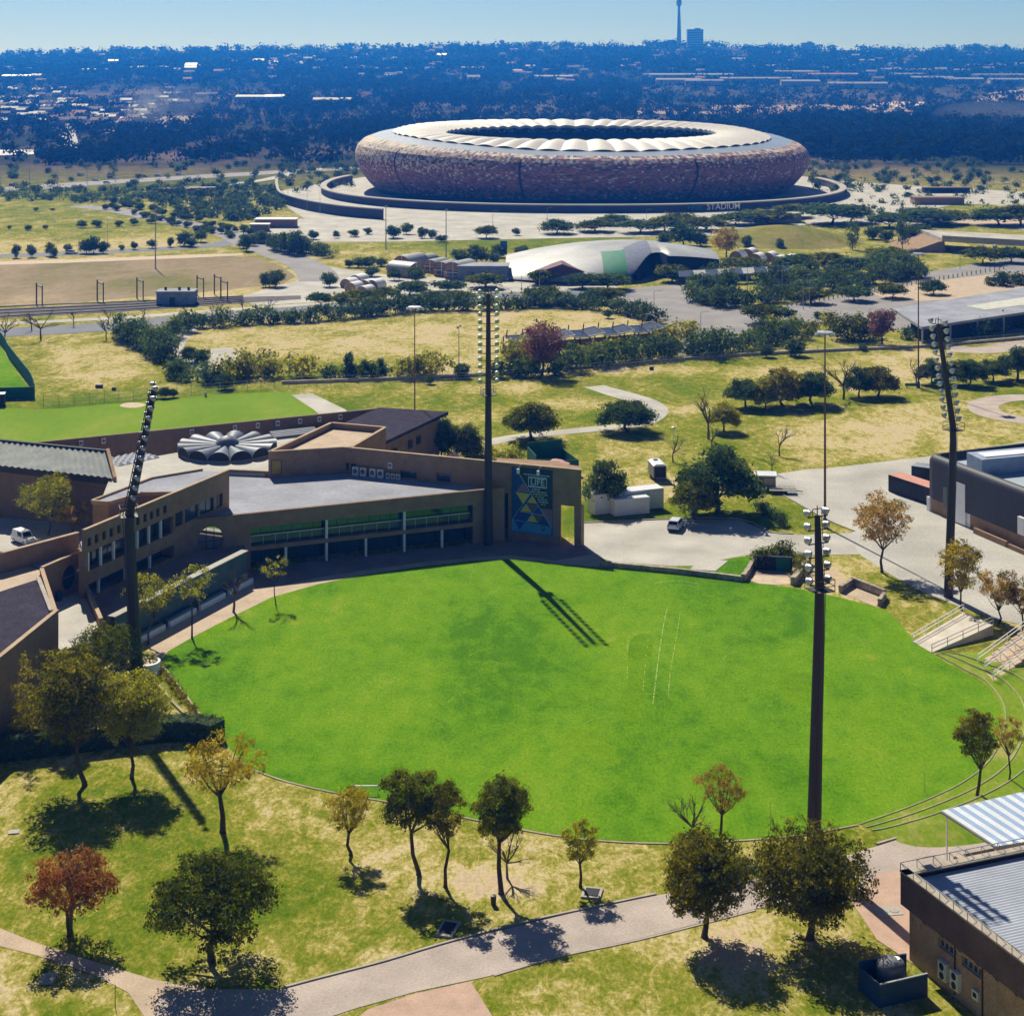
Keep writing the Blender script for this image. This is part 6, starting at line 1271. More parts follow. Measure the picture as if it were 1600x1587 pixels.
far_flat('clearing_west', [(130, 196), (200, 184), (300, 180), (330, 196), (260, 208), (150, 210)], m_far1); far_flat('far_road', [(92, 214), (100, 195), (118, 194), (118, 212), (126, 236), (100, 236)], mat('far_asphalt', (.42, .40, .38), .9), 1.2); far_flat('far_yard', [(-30, 246), (-30, 236), (55, 236), (55, 243)], mat('far_yard_white', (.62, .60, .58), .8), 1.0)
# thin smoke over the township and at the right
def smoke(px, row, w_, d, h, tilt, dn, label):
    p = far_pt(px, row); mb = MB(); n = 16; prof = [(math.sin(math.pi * k / 8), -math.cos(math.pi * k / 8)) for k in range(9)]
    mb.lathe([(max(r, .01), z) for r, z in prof], (0, 0, 0), n); o = link('smoke', mb.mesh('smoke')); o.location = p + Vector((0, -30, h * .75)); o.scale = (w_, d, h); o.rotation_euler = (0, tilt, 0); o['kind'] = 'stuff'; o['label'] = label
    m_ = bpy.data.materials.new('smoke_air'); m_.use_nodes = True; t_ = m_.node_tree; t_.nodes.remove(t_.nodes['Principled BSDF']); v_ = t_.nodes.new('ShaderNodeVolumePrincipled'); v_.inputs['Color'].default_value = (.75, .80, .85, 1); v_.inputs['Density'].default_value = dn; t_.links.new(v_.outputs[0], t_.nodes['Material Output'].inputs['Volume']); o.data.materials.append(m_)
smoke(240, 200, 22, 20, 30, .5, .006, 'thin smoke column rising among far trees at the left'); smoke(268, 186, 60, 40, 22, -.25, .0022, 'thin smoke veil drifting over the far clearing at the left'); smoke(1540, 196, 70, 50, 16, 0, .002, 'thin smoke veil over the wood at the right')
# ------------------------------------------------------------------ middle distance buildings
ch = thing('curved_hall', 'curved silver roofed exhibition hall with green stripe in front of the stadium', 'building', P(955, 440)); m_zinc = mat('zinc_roof', (.34, .345, .34), .5, .28, .06, spec=.35, fine=.1, fscale=.6)
def ch_pt(s_, t):
    x0, x1 = P(790, 432).x, P(1120, 425).x; X = x0 + (x1 - x0) * s_; yf = 562 - 14 * math.sin(math.pi * min(1, s_ * 1.35)) if s_ < .74 else 548 + (s_ - .74) * 60; yb = 622 + 10 * math.sin(math.pi * s_)
    hh = 1.2 + 8.6 * math.sin(math.pi * min(1, .06 + s_ * .78)) ** .7; e0 = 0 if s_ < .52 else sstep(.52, .70, s_) * .30
    tt = e0 + (1 - e0) * t; a = math.pi * (.04 + .92 * tt); return Vector((X, yf + (yb - yf) * (1 - math.cos(a)) / 2, max(.05, hh * math.sin(a))))
NS, NTT = 60, 18
def ch_strip(s0, s1, t0=0., t1=1., dz=0.):
    n = max(2, int(NS * (s1 - s0))); vs = [ch_pt(s0 + (s1 - s0) * i / n, t0 + (t1 - t0) * j / NTT) + Vector((0, 0, dz)) for i in range(n + 1) for j in range(NTT + 1)]
    return MB().add(vs, [(i * (NTT + 1) + j, (i + 1) * (NTT + 1) + j, (i + 1) * (NTT + 1) + j + 1, i * (NTT + 1) + j + 1) for i in range(n) for j in range(NTT)])
part('roof', ch_strip(0, 1), m_zinc, ch, smooth=True); part('green_panel', ch_strip(.44, .60, .0, .34, .12), mat('green_sheet', (.03, .22, .10), .5), ch, smooth=True); part('grey_panel', ch_strip(.55, .68, .0, .36, .2), mat('grey_sheet', (.16, .18, .24), .5), ch, smooth=True)
gv = [ch_pt(.6 + .4 * i / 14, 0) + Vector((0, 1.5, 0)) for i in range(15)]; part('glass_wall', MB().add([(p.x, p.y, 0) for p in gv] + gv, [(i, i + 1, 16 + i, 15 + i) for i in range(14)]), m_dark, ch)
gv = [ch_pt(1, j / 12) for j in range(13)]; part('end_wall', MB().sheet([(p.x, p.y, p.z) for p in gv]), m_dark, ch)
pr = P(878, 442); part('porch', MB().add([(pr.x - 9, pr.y + 8, 0), (pr.x + 9, pr.y + 8, 0), (pr.x + 9, pr.y - 3, 0), (pr.x - 9, pr.y - 3, 0), (pr.x - 9, pr.y - 3, 3.6), (pr.x, pr.y - 3, 6.6), (pr.x + 9, pr.y - 3, 3.6), (pr.x - 9, pr.y + 8, 3.6), (pr.x, pr.y + 8, 6.6), (pr.x + 9, pr.y + 8, 3.6)], [(3, 2, 6, 5, 4), (4, 5, 8, 7), (5, 6, 9, 8), (0, 3, 4, 7), (2, 1, 9, 6)]), mat('porch_red', (.16, .07, .09), .8), ch)
def vault(px, py, w_, L_, h, rz, mw, mr, label, name='barrel_hut', cat='hut', group=None, wall=2.2):
    b = P(px, py); t = thing(name, label, cat, b, group); ca, sa = math.cos(rz), math.sin(rz)
    def T(u, v, z): return (b.x + u * ca - v * sa, b.y + u * sa + v * ca, z)
    n = 10; arc = [(w_ / 2 * math.cos(math.pi * k / n), wall + (h - wall) * math.sin(math.pi * k / n)) for k in range(n + 1)]
    vs = [T(u * 1.03, v, z + .06) for v in (-.4, L_ + .3) for u, z in arc]; part('vault_roof', MB().add(vs, [(k, k + 1, n + 2 + k, n + 1 + k) for k in range(n)]), mr, t, smooth=True)
    pr_ = [(w_ / 2, 0)] + arc + [(-w_ / 2, 0)]; m_ = len(pr_); vs = [T(u * .98, v, z) for v in (0, L_) for u, z in pr_]
    part('wall', MB().add(vs, [tuple(range(m_)), tuple(range(2 * m_ - 1, m_ - 1, -1)), (0, m_, m_ + 1, 1), (m_ - 2, 2 * m_ - 2, 2 * m_ - 1, m_ - 1)]), mw, t)
    if wall > 1: part('window', MB().add([T(-w_ * .3, -.05, 1), T(w_ * .3, -.05, 1), T(w_ * .3, -.05, wall + .5), T(-w_ * .3, -.05, wall + .5)], [(0, 1, 2, 3)]), m_pane, t); fb = MB(); fb.bar(T(-w_ / 2, -.12, wall), T(w_ / 2, -.12, wall), .2); fb.bar(T(0, -.12, 0), T(0, -.12, h), .2); part('frame', fb, m_wcol, t)
    return t
m_hut = mat('hut_brick', (.34, .22, .14), .9, .15, .1)
for i, (x, y, w_, L_, h, z_) in enumerate([(628, 424, 7, 12, 5.5, -.5), (652, 420, 6, 10, 4.6, -.5), (650, 433, 8, 10, 5.0, .9), (690, 432, 6, 9, 5.0, -.4), (708, 436, 7.5, 11, 5.8, -.5), (672, 426, 6, 9, 4.5, -.5)]):
    vault(x, y, w_, L_, h, z_, m_hut, m_zinc, ['leftmost barrel roofed brick hut of the village', 'second barrel roofed hut just behind the leftmost', 'white sided barrel hut with its long side forward', 'barrel hut beside the tree in the village', 'largest barrel roofed hut right of the village tree', 'small barrel hut at the back of the village'][i], group='barrel roofed huts')
m_tent = mat('tent_white', (.80, .80, .80), .6, .1, .1)
for i, (x, y) in enumerate([(541, 450), (556, 444), (548, 456), (566, 462), (582, 452), (570, 452)]): vault(x, y, 4.6, 4.6, 3.0, -.5, m_hut, m_tent, ordn[sorted([541, 556, 548, 566, 582, 570]).index(x)] + ' white vaulted tent from the left by the station square', 'vaulted_tent', 'tent', 'vaulted tents left', .6)
for i, (x, y) in enumerate([(1150, 406), (1168, 402), (1180, 410), (1200, 408), (1215, 414), (1232, 412)]): vault(x, y, 5, 5.5, 3.2, -.5, m_hut, m_tent, ordn[i] + ' white vaulted tent from the left beside the curved hall', 'vaulted_tent', 'tent', 'vaulted tents right', .6)
b = P(755, 438); t = thing('flat_annex', 'low grey flat roofed building joining the huts and the curved hall', 'building', b); part('wall', MB().box(b + Vector((0, 5, 0)), (17, 10, 4.6), -.03), mat('annex_blue_grey', (.20, .24, .30), .8), t); part('roof', MB().box(b + Vector((0, 5, 4.61)), (17.6, 10.6, .25), -.03), m_roofg, t)
for k in (-4, 1): part('window', MB().box(b + Vector((k, -.08, 1.2)), (1.6, .1, 1.6)), m_pane, t)
b = P(787, 402); t = thing('blue_sign', 'tall blue advertising panel standing among trees', 'sign', b); part('panel', MB().box(b + Vector((0, 0, 1.0)), (2.6, .5, 5.2)), mat('sign_blue', (.02, .14, .32), .5), t); part('posts', MB().bar(b + Vector((-1, 0, 0)), b + Vector((-1, 0, 1.0)), .2).bar(b + Vector((1, 0, 0)), b + Vector((1, 0, 1.0)), .2), m_gpole, t)
b = P(273, 477); t = thing('substation', 'small blue grey switch house with three roof vents beside the railway', 'building', b); part('wall', MB().box(b + Vector((0, 3.2, 0)), (11.2, 6.4, 3.9), .02), mat('substation_wall', (.22, .28, .38), .8), t); part('roof', MB().box(b + Vector((0, 3.2, 3.91)), (11.8, 7, .3), .02), m_roofg, t)
for k in (-3.4, .8, 3.6): part('roof_vent', MB().box(b + Vector((k, 3.2, 4.2)), (.7, .7, 1.0)), m_frame, t)
part('door', MB().box(b + Vector((-.7, -.12, 0)), (1.6, .1, 2.4)), m_frame, t)
# railway
rl = MB()
for k, off in enumerate((0, 5, 10, 15)):
    for g in (-.75, .75): curb(rl, [(-200, 508 - off + g * .4), (0, 495 - off + g * .4), (200, 484 - off * .8 + g * .4), (380, 471 - off * .5 + g * .4)], .18, .22, z0=.06)
o = tag(link('railway_track', rl.mesh('railway_track'), m_frame), 'four parallel railway tracks on dark ballast at the left', 'railway')
for i, (x, y) in enumerate([(57, 475), (152, 470), (214, 466), (308, 462), (335, 460), (345, 468)]):
    b = P(x, y); t = thing('rail_gantry', ordn[i] + ' dark railway gantry from the left over the tracks', 'gantry', b, 'railway gantries'); part('mast', MB().bar(b, b + Vector((0, 0, 6.5)), .35).bar(b + Vector((2.6, -3, 0)), b + Vector((2.6, -3, 6.0)), .3), m_frame, t); part('crossbar', MB().bar(b + Vector((0, 0, 5.8)), b + Vector((2.6, -3, 5.5)), .3), m_frame, t)
# solar walkway
sw = thing('solar_walkway', 'long walkway roofed with tilted dark panels and red masts', 'walkway', P(930, 552)); A0, A1 = P(795, 556), P(1052, 534); NPn = 11; m_pv = mat('solar_panel', (.05, .065, .095), .25, .1, spec=.6); m_red = mat('red_mast', (.45, .07, .03), .6)
for i in range(NPn):
    a, b = A0.lerp(A1, i / NPn), A0.lerp(A1, (i + 1) / NPn); d = (b - a).normalized(); n_ = Vector((-d.y, d.x, 0)); tl = .5 if i % 2 else -.2
    q = [a - n_ * 2.4 + Vector((0, 0, 3.6)), b - n_ * 2.4 + Vector((0, 0, 3.7 + tl)), b + n_ * 3.2 + Vector((0, 0, 4.6 + tl)), a + n_ * 3.2 + Vector((0, 0, 4.5))]
    part('panel', MB().hexa([p - Vector((0, 0, .12)) for p in q] + q), m_pv, sw); fr_m = MB()
    for j in range(4): fr_m.bar(q[j] + Vector((0, 0, .06)), q[(j + 1) % 4] + Vector((0, 0, .06)), .16)
    part('panel_frame', fr_m, m_alu, sw); part('red_mast', MB().bar(a + n_ * 1.5 + Vector((0, 0, 4.2)), a + n_ * 2.0 + Vector((.5, 0, 6.2)), .22), m_red, sw); part('post', MB().bar(a - n_ * 2.2, a - n_ * 2.3 + Vector((0, 0, 3.6)), .3), m_frame, sw); part('post', MB().bar(a + n_ * 3, a + n_ * 3 + Vector((0, 0, 4.4)), .3), m_frame, sw)
part('back_wall', MB().hexa([A0 + Vector((0, 3.5, 0)), A1 + Vector((0, 3.5, 0)), A1 + Vector((0, 3.8, 0)), A0 + Vector((0, 3.8, 0)), A0 + Vector((0, 3.5, 2.2)), A1 + Vector((0, 3.5, 2.2)), A1 + Vector((0, 3.8, 2.2)), A0 + Vector((0, 3.8, 2.2))]), m_hut, sw)
sw2 = thing('panel_canopy', 'row of silver panel canopies behind the broad shrub bed', 'canopy', P(1150, 445))
for i in range(9): a = P(1072 + i * 19, 446 - i * 1.0); q = [a + Vector(v) for v in ((-2.6, -3, 3.2), (2.4, -3, 3.4), (2.6, 3, 4.6), (-2.4, 3, 4.4))]; part('panel', MB().hexa([p - Vector((0, 0, .15)) for p in q] + q), m_zinc if i % 2 else m_pv, sw2); part('post', MB().bar(a, a + Vector((0, 0, 3.8)), .25), m_gpole, sw2)
# grey roofed hall at the right
gh = thing('grey_hall', 'wide flat grey roofed open hall at the right edge', 'building', P(1415, 520)); g = [P(1395, 482, 5), P(1440, 511, 5), P(1720, 470, 5), P(1720, 430, 5)]; part('roof', MB().hexa([p - Vector((0, 0, .7)) for p in (g[1], g[2], g[3], g[0])] + [g[1], g[2], g[3], g[0]]), m_roofg, gh)
gs = [P(1510, 478, 5.06), P(1540, 484, 5.06), P(1680, 466, 5.06), P(1680, 452, 5.06)]; part('roof_strip', MB().sheet([gs[1], gs[2], gs[3], gs[0]]), mat('roof_cream', (.55, .55, .47), .8), gh)
part('inner_wall', MB().hexa([Vector((p.x, p.y, 0)) + Vector((dx, dy, 0)) for p, dx, dy in ((g[1], 3, 5), (g[2], 0, 5), (g[3], 0, -4), (g[0], 4, -4))] + [Vector((p.x, p.y, 4.25)) + Vector((dx, dy, 0)) for p, dx, dy in ((g[1], 3, 5), (g[2], 0, 5), (g[3], 0, -4), (g[0], 4, -4))]), m_dark, gh)
for k in range(7): p = g[1].lerp(g[2], k / 7); part('column', MB().bar((p.x + .4, p.y + .8, 0), (p.x + .4, p.y + .8, 4.3), .4), m_gpole, gh)
# overpass
ov = thing('overpass', 'concrete road bridge with slanted piers at the right edge', 'bridge', P(1500, 392)); O0, O1 = P(1472, 372, 5.5), P(1720, 386, 5.5)
part('deck', MB().hexa([O0 - Vector((0, 0, 1.4)), O1 - Vector((0, 0, 1.4)), O1 + Vector((0, 34, -1.4)), O0 + Vector((0, 34, -1.4)), O0, O1, O1 + Vector((0, 34, 0)), O0 + Vector((0, 34, 0))]), m_conc, ov)
part('parapet', MB().hexa([O0 + Vector((0, -.4, -.2)), O1 + Vector((0, -.4, -.2)), O1 + Vector((0, .1, -.2)), O0 + Vector((0, .1, -.2)), O0 + Vector((0, -.4, 1.0)), O1 + Vector((0, -.4, 1.0)), O1 + Vector((0, .1, 1.0)), O0 + Vector((0, .1, 1.0))]), m_kerb, ov)
for x in (1545, 1565, 1640): p = P(x, 402); part('pier', MB().bar((p.x, p.y + 6, 0), (p.x - 1.5, p.y + 4, 4.2), 1.2), m_kerb, ov)
part('abutment', MB().hexa([Vector((O0.x - 14, O0.y - 2, 0)), Vector((O0.x + 1, O0.y - 1, 0)), Vector((O0.x + 1, O0.y + 34, 0)), Vector((O0.x - 14, O0.y + 34, 0)), Vector((O0.x - 1, O0.y, 4.1)), Vector((O0.x + 1, O0.y, 4.1)), Vector((O0.x + 1, O0.y + 34, 4.1)), Vector((O0.x - 1, O0.y + 34, 4.1))]), MATS['brown_brick'], ov)
# grassy mound
mc = P(1240, 388); vs = []; n = 24
for j in range(7):
    f = j / 6
    for i in range(n): a = 2 * math.pi * i / n; vs.append((mc.x + 34 * f * math.cos(a), mc.y + 30 + 34 * f * math.sin(a), 6.2 * (1 - f * f) ** 1.3 - .05))
struct('grassy_mound', MB().add(vs, [(j * n + i, (j + 1) * n + i, (j + 1) * n + (i + 1) % n, j * n + (i + 1) % n) for j in range(6) for i in range(n)]), grass('mound_turf', [(0, (.12, .15, .03)), (.5, (.26, .24, .06)), (1, (.38, .30, .12))], .06))
# low walls and kiosks on the plazas
for i, (x, y, L_, h, d) in enumerate([(1468, 320, 26, 3.5, 10), (1480, 302, 26, 3, 6), (1215, 348, 22, 4, 8), (430, 356, 18, 3.6, 8), (405, 362, 8, 3, 5), (290, 303, 22, 3, 5), (270, 304, 18, 3, 5), (310, 302, 18, 3, 5)]):
    b = P(x, y); t = thing('plaza_kiosk', ['brown flat roofed kiosk on the plaza right of the stadium', 'dark kiosk behind the brown one on the right plaza', 'stepped grey kiosk in front of the stadium at the right', 'white roofed gatehouse left of the stadium', 'small gatehouse left of the white roofed one', 'red freight container by the motorway', 'orange freight container by the motorway', 'blue freight container by the motorway'][i], 'kiosk' if i < 5 else 'container', b)
    part('wall', MB().box(b + Vector((0, d / 2, 0)), (L_, d, h)), [m_hut, m_dark, m_kerb, m_brickd, m_brickd, MATS['house_roof_red'], MATS['house_roof_brown'], m_bl][i], t); part('roof', MB().box(b + Vector((0, d / 2, h + .01)), (L_ + .8, d + .8, .3)), [m_brickd, m_brickd, m_conc, m_white, m_white, MATS['house_roof_red'], MATS['house_roof_brown'], m_bl][i], t)
bol = [P(1230 + k * 7.2, 480 - k * 1.25) for k in range(48)]
for k, p in enumerate(bol): solo('bollard', MB().tube([p, p + Vector((0, 0, 1.5))], .16, 6), m_hut, 'short brown post in the line across the asphalt court', 'bollard', p, 'posts across the asphalt court')
# ------------------------------------------------------------------ fences
def fence(px, h, label, n, m=None, wires=4, name='wire_fence'):
    c = smooth_poly([P(x, y) for x, y in px], 6, closed=False); t = thing(name, label, 'fence', c[0]); L_ = [0]
    for i in range(len(c) - 1): L_.append(L_[-1] + (c[i + 1] - c[i]).length)
    def at(s_): return Vector((float(np.interp(s_, L_, [p.x for p in c])), float(np.interp(s_, L_, [p.y for p in c])), 0))
    for k in range(n + 1): p = at(L_[-1] * k / n); part('post', MB().bar(p, p + Vector((0, 0, h)), .09), m_gpole, t)
    wv = MB()
    for z in np.linspace(.3, h - .1, wires):
        for i in range(len(c) - 1): wv.bar(c[i] + Vector((0, 0, z)), c[i + 1] + Vector((0, 0, z)), .035)
    part('wire', wv, m_gpole, t); return t
fence([(68, 634), (150, 630), (240, 622), (330, 616), (450, 606), (560, 602)], 2.4, 'wire fence on posts between the lawn and the dry grass', 22); fence([(560, 602), (700, 598), (800, 592), (900, 584), (1000, 575), (1150, 562), (1300, 552), (1450, 545), (1620, 532)], 2.2, 'wire fence on posts along the far edge of the park', 34)
c_ = MB(); curb(c_, [(440, 600), (700, 590), (900, 577), (1100, 560), (1300, 549), (1440, 543), (1620, 528)], .8, .7); tag(link('low_wall', c_.mesh('low_wall'), m_stone), 'low brown wall running behind the wire fence', 'wall')
m_net = mat('green_shade_net', (.015, .12, .075), .8, .2, .3)
gn = thing('netted_pen', 'green shade net fence around the turf at the left edge', 'fence', P(50, 622)); npx = [(-60, 470), (0, 536), (12, 556), (30, 580), (48, 604), (54, 622)]; cc, l_, r_ = stroke_pts(npx, .3, 4)
part('net_panel', curb(MB(), npx, .15, 3.0), m_net, gn); part('net_panel', curb(MB(), [(54, 623), (8, 624), (-60, 626)], .15, 2.6), m_net, gn)
for k in range(0, len(cc), 3): part('post', MB().bar(cc[k], cc[k] + Vector((0, 0, 3.2)), .12), m_frame, gn)
flat('pen_turf', [(-60, 480), (0, 540), (12, 560), (28, 584), (45, 606), (50, 620), (-60, 624)], m_oval, .03); container((P(-20, 636).x, P(-20, 636).y), (P(7, 635).x, P(7, 635).y), 2.4, 2.6, m_navy, m_white, 'dark site cabin with white roof cut by the left edge', 'site_cabin', 'cabin')
gs_ = thing('green_screens', 'green shade net enclosure behind the gate tower', 'net enclosure', P(860, 742))
for a, b, h in ((P(824, 728), P(878, 722), 4.2), (P(824, 728), P(838, 744), 3.6), (P(838, 744), P(862, 744), 3.0), (P(862, 744), P(904, 742), 2.7), (P(878, 722), P(904, 742), 2.6)): fr = Frame(tuple(a)[:2], tuple(b)[:2]); mb = MB(); fr.box(mb, 0, fr.L, -.05, .05, 0, h); part('net_panel', mb, m_net, gs_); part('post', MB().bar((a.x, a.y, 0), (a.x, a.y, h + .2), .1), m_frame, gs_)
for x, y, lb, m_ in ((708, 733, 'pink parasol peeking over the screen wall', mat('pink_canvas', (.60, .35, .30), .8)), (668, 728, 'white parasol peeking over the screen wall', m_white), (868, 744, 'large pink parasol behind the poster wall', MATS['pink_canvas'])):
    b = P(x, y); w_ = 2.6 if x > 800 else 1.6; t = thing('parasol', lb, 'parasol', b); part('canopy', MB().lathe([(w_, 2.3), (w_ * .5, 2.75), (.05, 3.1)], b, 8), m_, t); part('pole', MB().tube([b, b + Vector((0, 0, 2.9))], .05, 6), m_alu, t)
# ------------------------------------------------------------------ around the oval
rw_ = thing('stone_retaining_wall', 'low stone retaining wall along the top right of the oval', 'wall', P(1160, 908))
def stones(px, h, th, parent, nlen=1.1, seed=1):
    c = smooth_poly([P(x, y) for x, y in px], 5, closed=False); rg = random.Random(seed); Ls = [0]
    for i in range(len(c) - 1): Ls.append(Ls[-1] + (c[i + 1] - c[i]).length)
    at = lambda s_: Vector((float(np.interp(s_, Ls, [p.x for p in c])), float(np.interp(s_, Ls, [p.y for p in c])), 0))
    z = 0
    while z < h - .05:
        ch_ = min(rg.uniform(.28, .36), h - z); s_ = -rg.random() * .6
        while s_ < Ls[-1]:
            l_ = rg.uniform(.7, 1.3) * nlen; a, b = at(max(0, s_ + .02)), at(min(Ls[-1], s_ + l_ - .02)); s_ += l_
            if (b - a).length < .15: continue
            fr = Frame(tuple(a)[:2], tuple(b)[:2]); q = rg.uniform(-.04, .05); mb = MB(); fr.box(mb, 0, fr.L, -th / 2 - q, th / 2 + q, z, z + ch_ - .02); part('stone', mb, m_stone, parent)
        z += ch_
stones([(936, 884), (1000, 890), (1080, 898), (1160, 908)], .75, .6, rw_, 1.5, 3); stones([(1161, 908), (1170, 896), (1182, 872)], 1.0, .6, rw_, 1.3, 4)
wg = thing('stone_wing_wall', 'short stone wing wall right of the tunnel entrance', 'wall', P(1240, 914)); stones([(1239, 914), (1252, 898), (1264, 880)], 1.1, .7, wg, 1.2, 5)
tn = thing('tunnel_gate', 'green net gate at the sunken tunnel entrance', 'gate', P(1215, 902)); fr = Frame(tuple(P(1182, 890))[:2], tuple(P(1238, 893))[:2]); mb = MB(); fr.box(mb, 0, fr.L, -.5, 0, 0, 2.0); part('back_wall', mb, m_dark, tn); mb = MB(); fr.box(mb, fr.L * .55, fr.L * .95, .02, .1, 0, 1.9); part('gate_leaf', mb, m_net, tn)
flat('sand_apron', [(1170, 906), (1182, 898), (1235, 902), (1242, 912), (1215, 914), (1185, 912)], m_soil, .04); flat('tunnel_floor', [(1165, 900), (1182, 876), (1258, 878), (1240, 908)], m_walk, .03)
dg = thing('stone_dugout', 'l shaped stone dugout wall beside the oval at the right', 'wall', P(1345, 935)); stones([(1313, 926), (1331, 915)], 1.0, .5, dg, 1.0, 6); stones([(1332, 914), (1383, 934)], 1.15, .5, dg, 1.0, 7); stones([(1382, 936), (1374, 947)], 1.0, .5, dg, 1.0, 8); flat('dugout_floor', [(1314, 926), (1330, 916), (1380, 935), (1368, 948)], m_tan, .04)
pad = MB(); q = [P(1078, 890), P(1118, 893), P(1138, 877), P(1096, 874)]; pad.prism([tuple(p)[:2] for p in q], 0, .12); solo('concrete_pad', pad, m_conc, 'flat concrete slab on the grass strip above the retaining wall', 'slab')
flat('verge_turf', [(944, 880), (1040, 886), (1085, 885), (1120, 877), (1185, 866), (1178, 876), (1160, 905), (1080, 897), (1000, 889)], m_oval, .045)
rp_ = thing('access_ramp', 'concrete ramp with white railings leading onto the oval', 'ramp', P(1440, 1010)); a, b, c, d = P(1426, 1003), P(1456, 1020), P(1552, 976, 1.3), P(1506, 956, 1.3); nd = Vector((0, 0, -.02))
part('slab', MB().hexa([Vector((p.x, p.y, -.05)) for p in (a, b, c, d)] + [a + Vector((0, 0, .06)), b + Vector((0, 0, .06)), c, d]), mat('ramp_concrete', (.60, .54, .44), .9, .15, .5), rp_)
def rail(a, b, n, parent, h=1.05, m=None):
    mb = MB()
    for z in (h, h * .55): mb.bar(a + Vector((0, 0, z)), b + Vector((0, 0, z)), .07)
    for k in range(n + 1): p = a.lerp(b, k / n); mb.bar(p, p + Vector((0, 0, h)), .08)
    return part('handrail', mb, m or m_wcol, parent)
rail(a, d, 4, rp_); rail(b, c, 4, rp_, m=m_gpole)
stt = thing('stair_flight', 'wide concrete steps with white handrails at the right edge', 'stairs', P(1540, 1065)); a, b, c, d = P(1528, 1040), P(1552, 1068), P(1650, 1020), P(1618, 996); NSt = 9
for k in range(NSt):
    f0, f1 = k / NSt, (k + 1) / NSt; q = [a.lerp(d, f0), b.lerp(c, f0), b.lerp(c, f1), a.lerp(d, f1)]; part('step', MB().prism([tuple(p)[:2] for p in q], -.05, .22 * (k + 1) + .1), m_tan, stt)
for u in (0, .45, 1.0): s0 = a.lerp(b, u); s1 = d.lerp(c, u); rail(s0 + Vector((0, 0, .3)), s1 + Vector((0, 0, 2.05)), 4, stt)
# worn pitch lines and creases on the oval
m_chalk = mat('worn_chalk', (.30, .40, .10), .9, .3, .6); m_lush = grass('pitch_turf', [(0, (.08, .19, .003)), (.5, (.12, .25, .005)), (1, (.16, .29, .01))], .12, fine=.3)
flat('pitch_square', [(985, 1000), (1020, 994), (1012, 1060), (1000, 1118), (976, 1122), (982, 1060)], m_lush, .026, sm=4); flat('pitch_patch', [(880, 1148), (915, 1140), (955, 1165), (970, 1188), (950, 1196), (915, 1178)], m_lush, .026, sm=4); flat('pitch_patch', [(1215, 1060), (1260, 1052), (1268, 1085), (1230, 1098)], m_lush, .026, sm=4)
rl_ = random.Random(9); ln_ = MB()
def worn(px, w_=.1, keep=.6, sm=8):
    c, l, r = stroke_pts(px, w_, sm)
    for i in range(len(c) - 1):
        for k in range(3):
            if rl_.random() > keep: continue
            q = [a.lerp(b, t) for a, b, t in ((l[i], l[i + 1], k / 3), (l[i], l[i + 1], (k + .9) / 3), (r[i], r[i + 1], (k + .9) / 3), (r[i], r[i + 1], k / 3))]; ln_.add([(p.x, p.y, .034) for p in q], [(0, 3, 2, 1)])
worn([(1043, 948), (1037, 975), (1030, 1020), (1024, 1068), (1020, 1100)], .13, .75); worn([(1063, 956), (1056, 1000), (1048, 1045), (1044, 1086)], .1, .6); worn([(1018, 966), (1010, 1020), (1004, 1090)], .08, .35); worn([(981, 1000), (980, 1060)], .08, .35)
worn([(1008, 918), (1030, 910), (1060, 908), (1094, 912)], .14, .7); worn([(1034, 918), (1062, 914), (1090, 918)], .1, .6); worn([(552, 1068), (570, 1054), (600, 1052), (625, 1062)], .09, .4); worn([(555, 1076), (590, 1082), (618, 1080)], .09, .5); worn([(560, 1058), (600, 1076)], .08, .5); worn([(725, 1030), (750, 1016), (772, 1012)], .1, .5); worn([(742, 1044), (765, 1034), (790, 1038)], .09, .45); worn([(695, 1100), (720, 1084), (750, 1074)], .08, .35)
worn([(1125, 1035), (1140, 1020), (1155, 1018)], .1, .5); worn([(1390, 1075), (1420, 1068), (1440, 1072)], .1, .5); worn([(1410, 1058), (1430, 1040), (1455, 1034)], .09, .4); worn([(915, 1128), (945, 1120), (970, 1122)], .1, .5); worn([(1335, 990), (1345, 1000), (1352, 1014)], .08, .5)
struct('pitch_lines', ln_, m_chalk)
# terraced bank right of the oval
ip = smooth_poly([P(x, y) for x, y in [(1462, 1023), (1500, 1046), (1538, 1069), (1563, 1105), (1563, 1146), (1541, 1191), (1496, 1227), (1420, 1261), (1342, 1287)]], 8, closed=False); pr_ = [(0, .0), (.35, .32), (2.2, .36), (2.5, .66), (4.4, .70), (4.7, .98), (7, 1.0), (11, .5), (14, -.04)]; vs = []
for i, p in enumerate(ip):
    d = (p - FC).normalized(); fde = max(0., math.sin(math.pi * i / (len(ip) - 1))) ** .6; wid = .35 + .65 * fde
    vs += [(p.x + d.x * o * wid, p.y + d.y * o * wid, z * fde + .012) for o, z in pr_]
k = len(pr_); struct('grass_bank', MB().add(vs, [(i * k + j, i * k + j + 1, (i + 1) * k + j + 1, (i + 1) * k + j) for i in range(len(ip) - 1) for j in range(k - 1)]), grass('bank_turf', [(0, (.13, .25, .012)), (.5, (.20, .28, .025)), (1, (.36, .33, .10))], .2))
te = MB()
for o, z in ((.36, .32), (2.5, .66), (4.7, .98)):
    for i in range(len(ip) - 1):
        pp = []
        for j in (i, i + 1): d = (ip[j] - FC).normalized(); fde = max(0., math.sin(math.pi * j / (len(ip) - 1))) ** .6; wid = .35 + .65 * fde; pp.append(Vector((ip[j].x + d.x * o * wid, ip[j].y + d.y * o * wid, z * fde + .04)))
        te.bar(pp[0], pp[1], .13, .08)
struct('terrace_edging', te, m_edge)
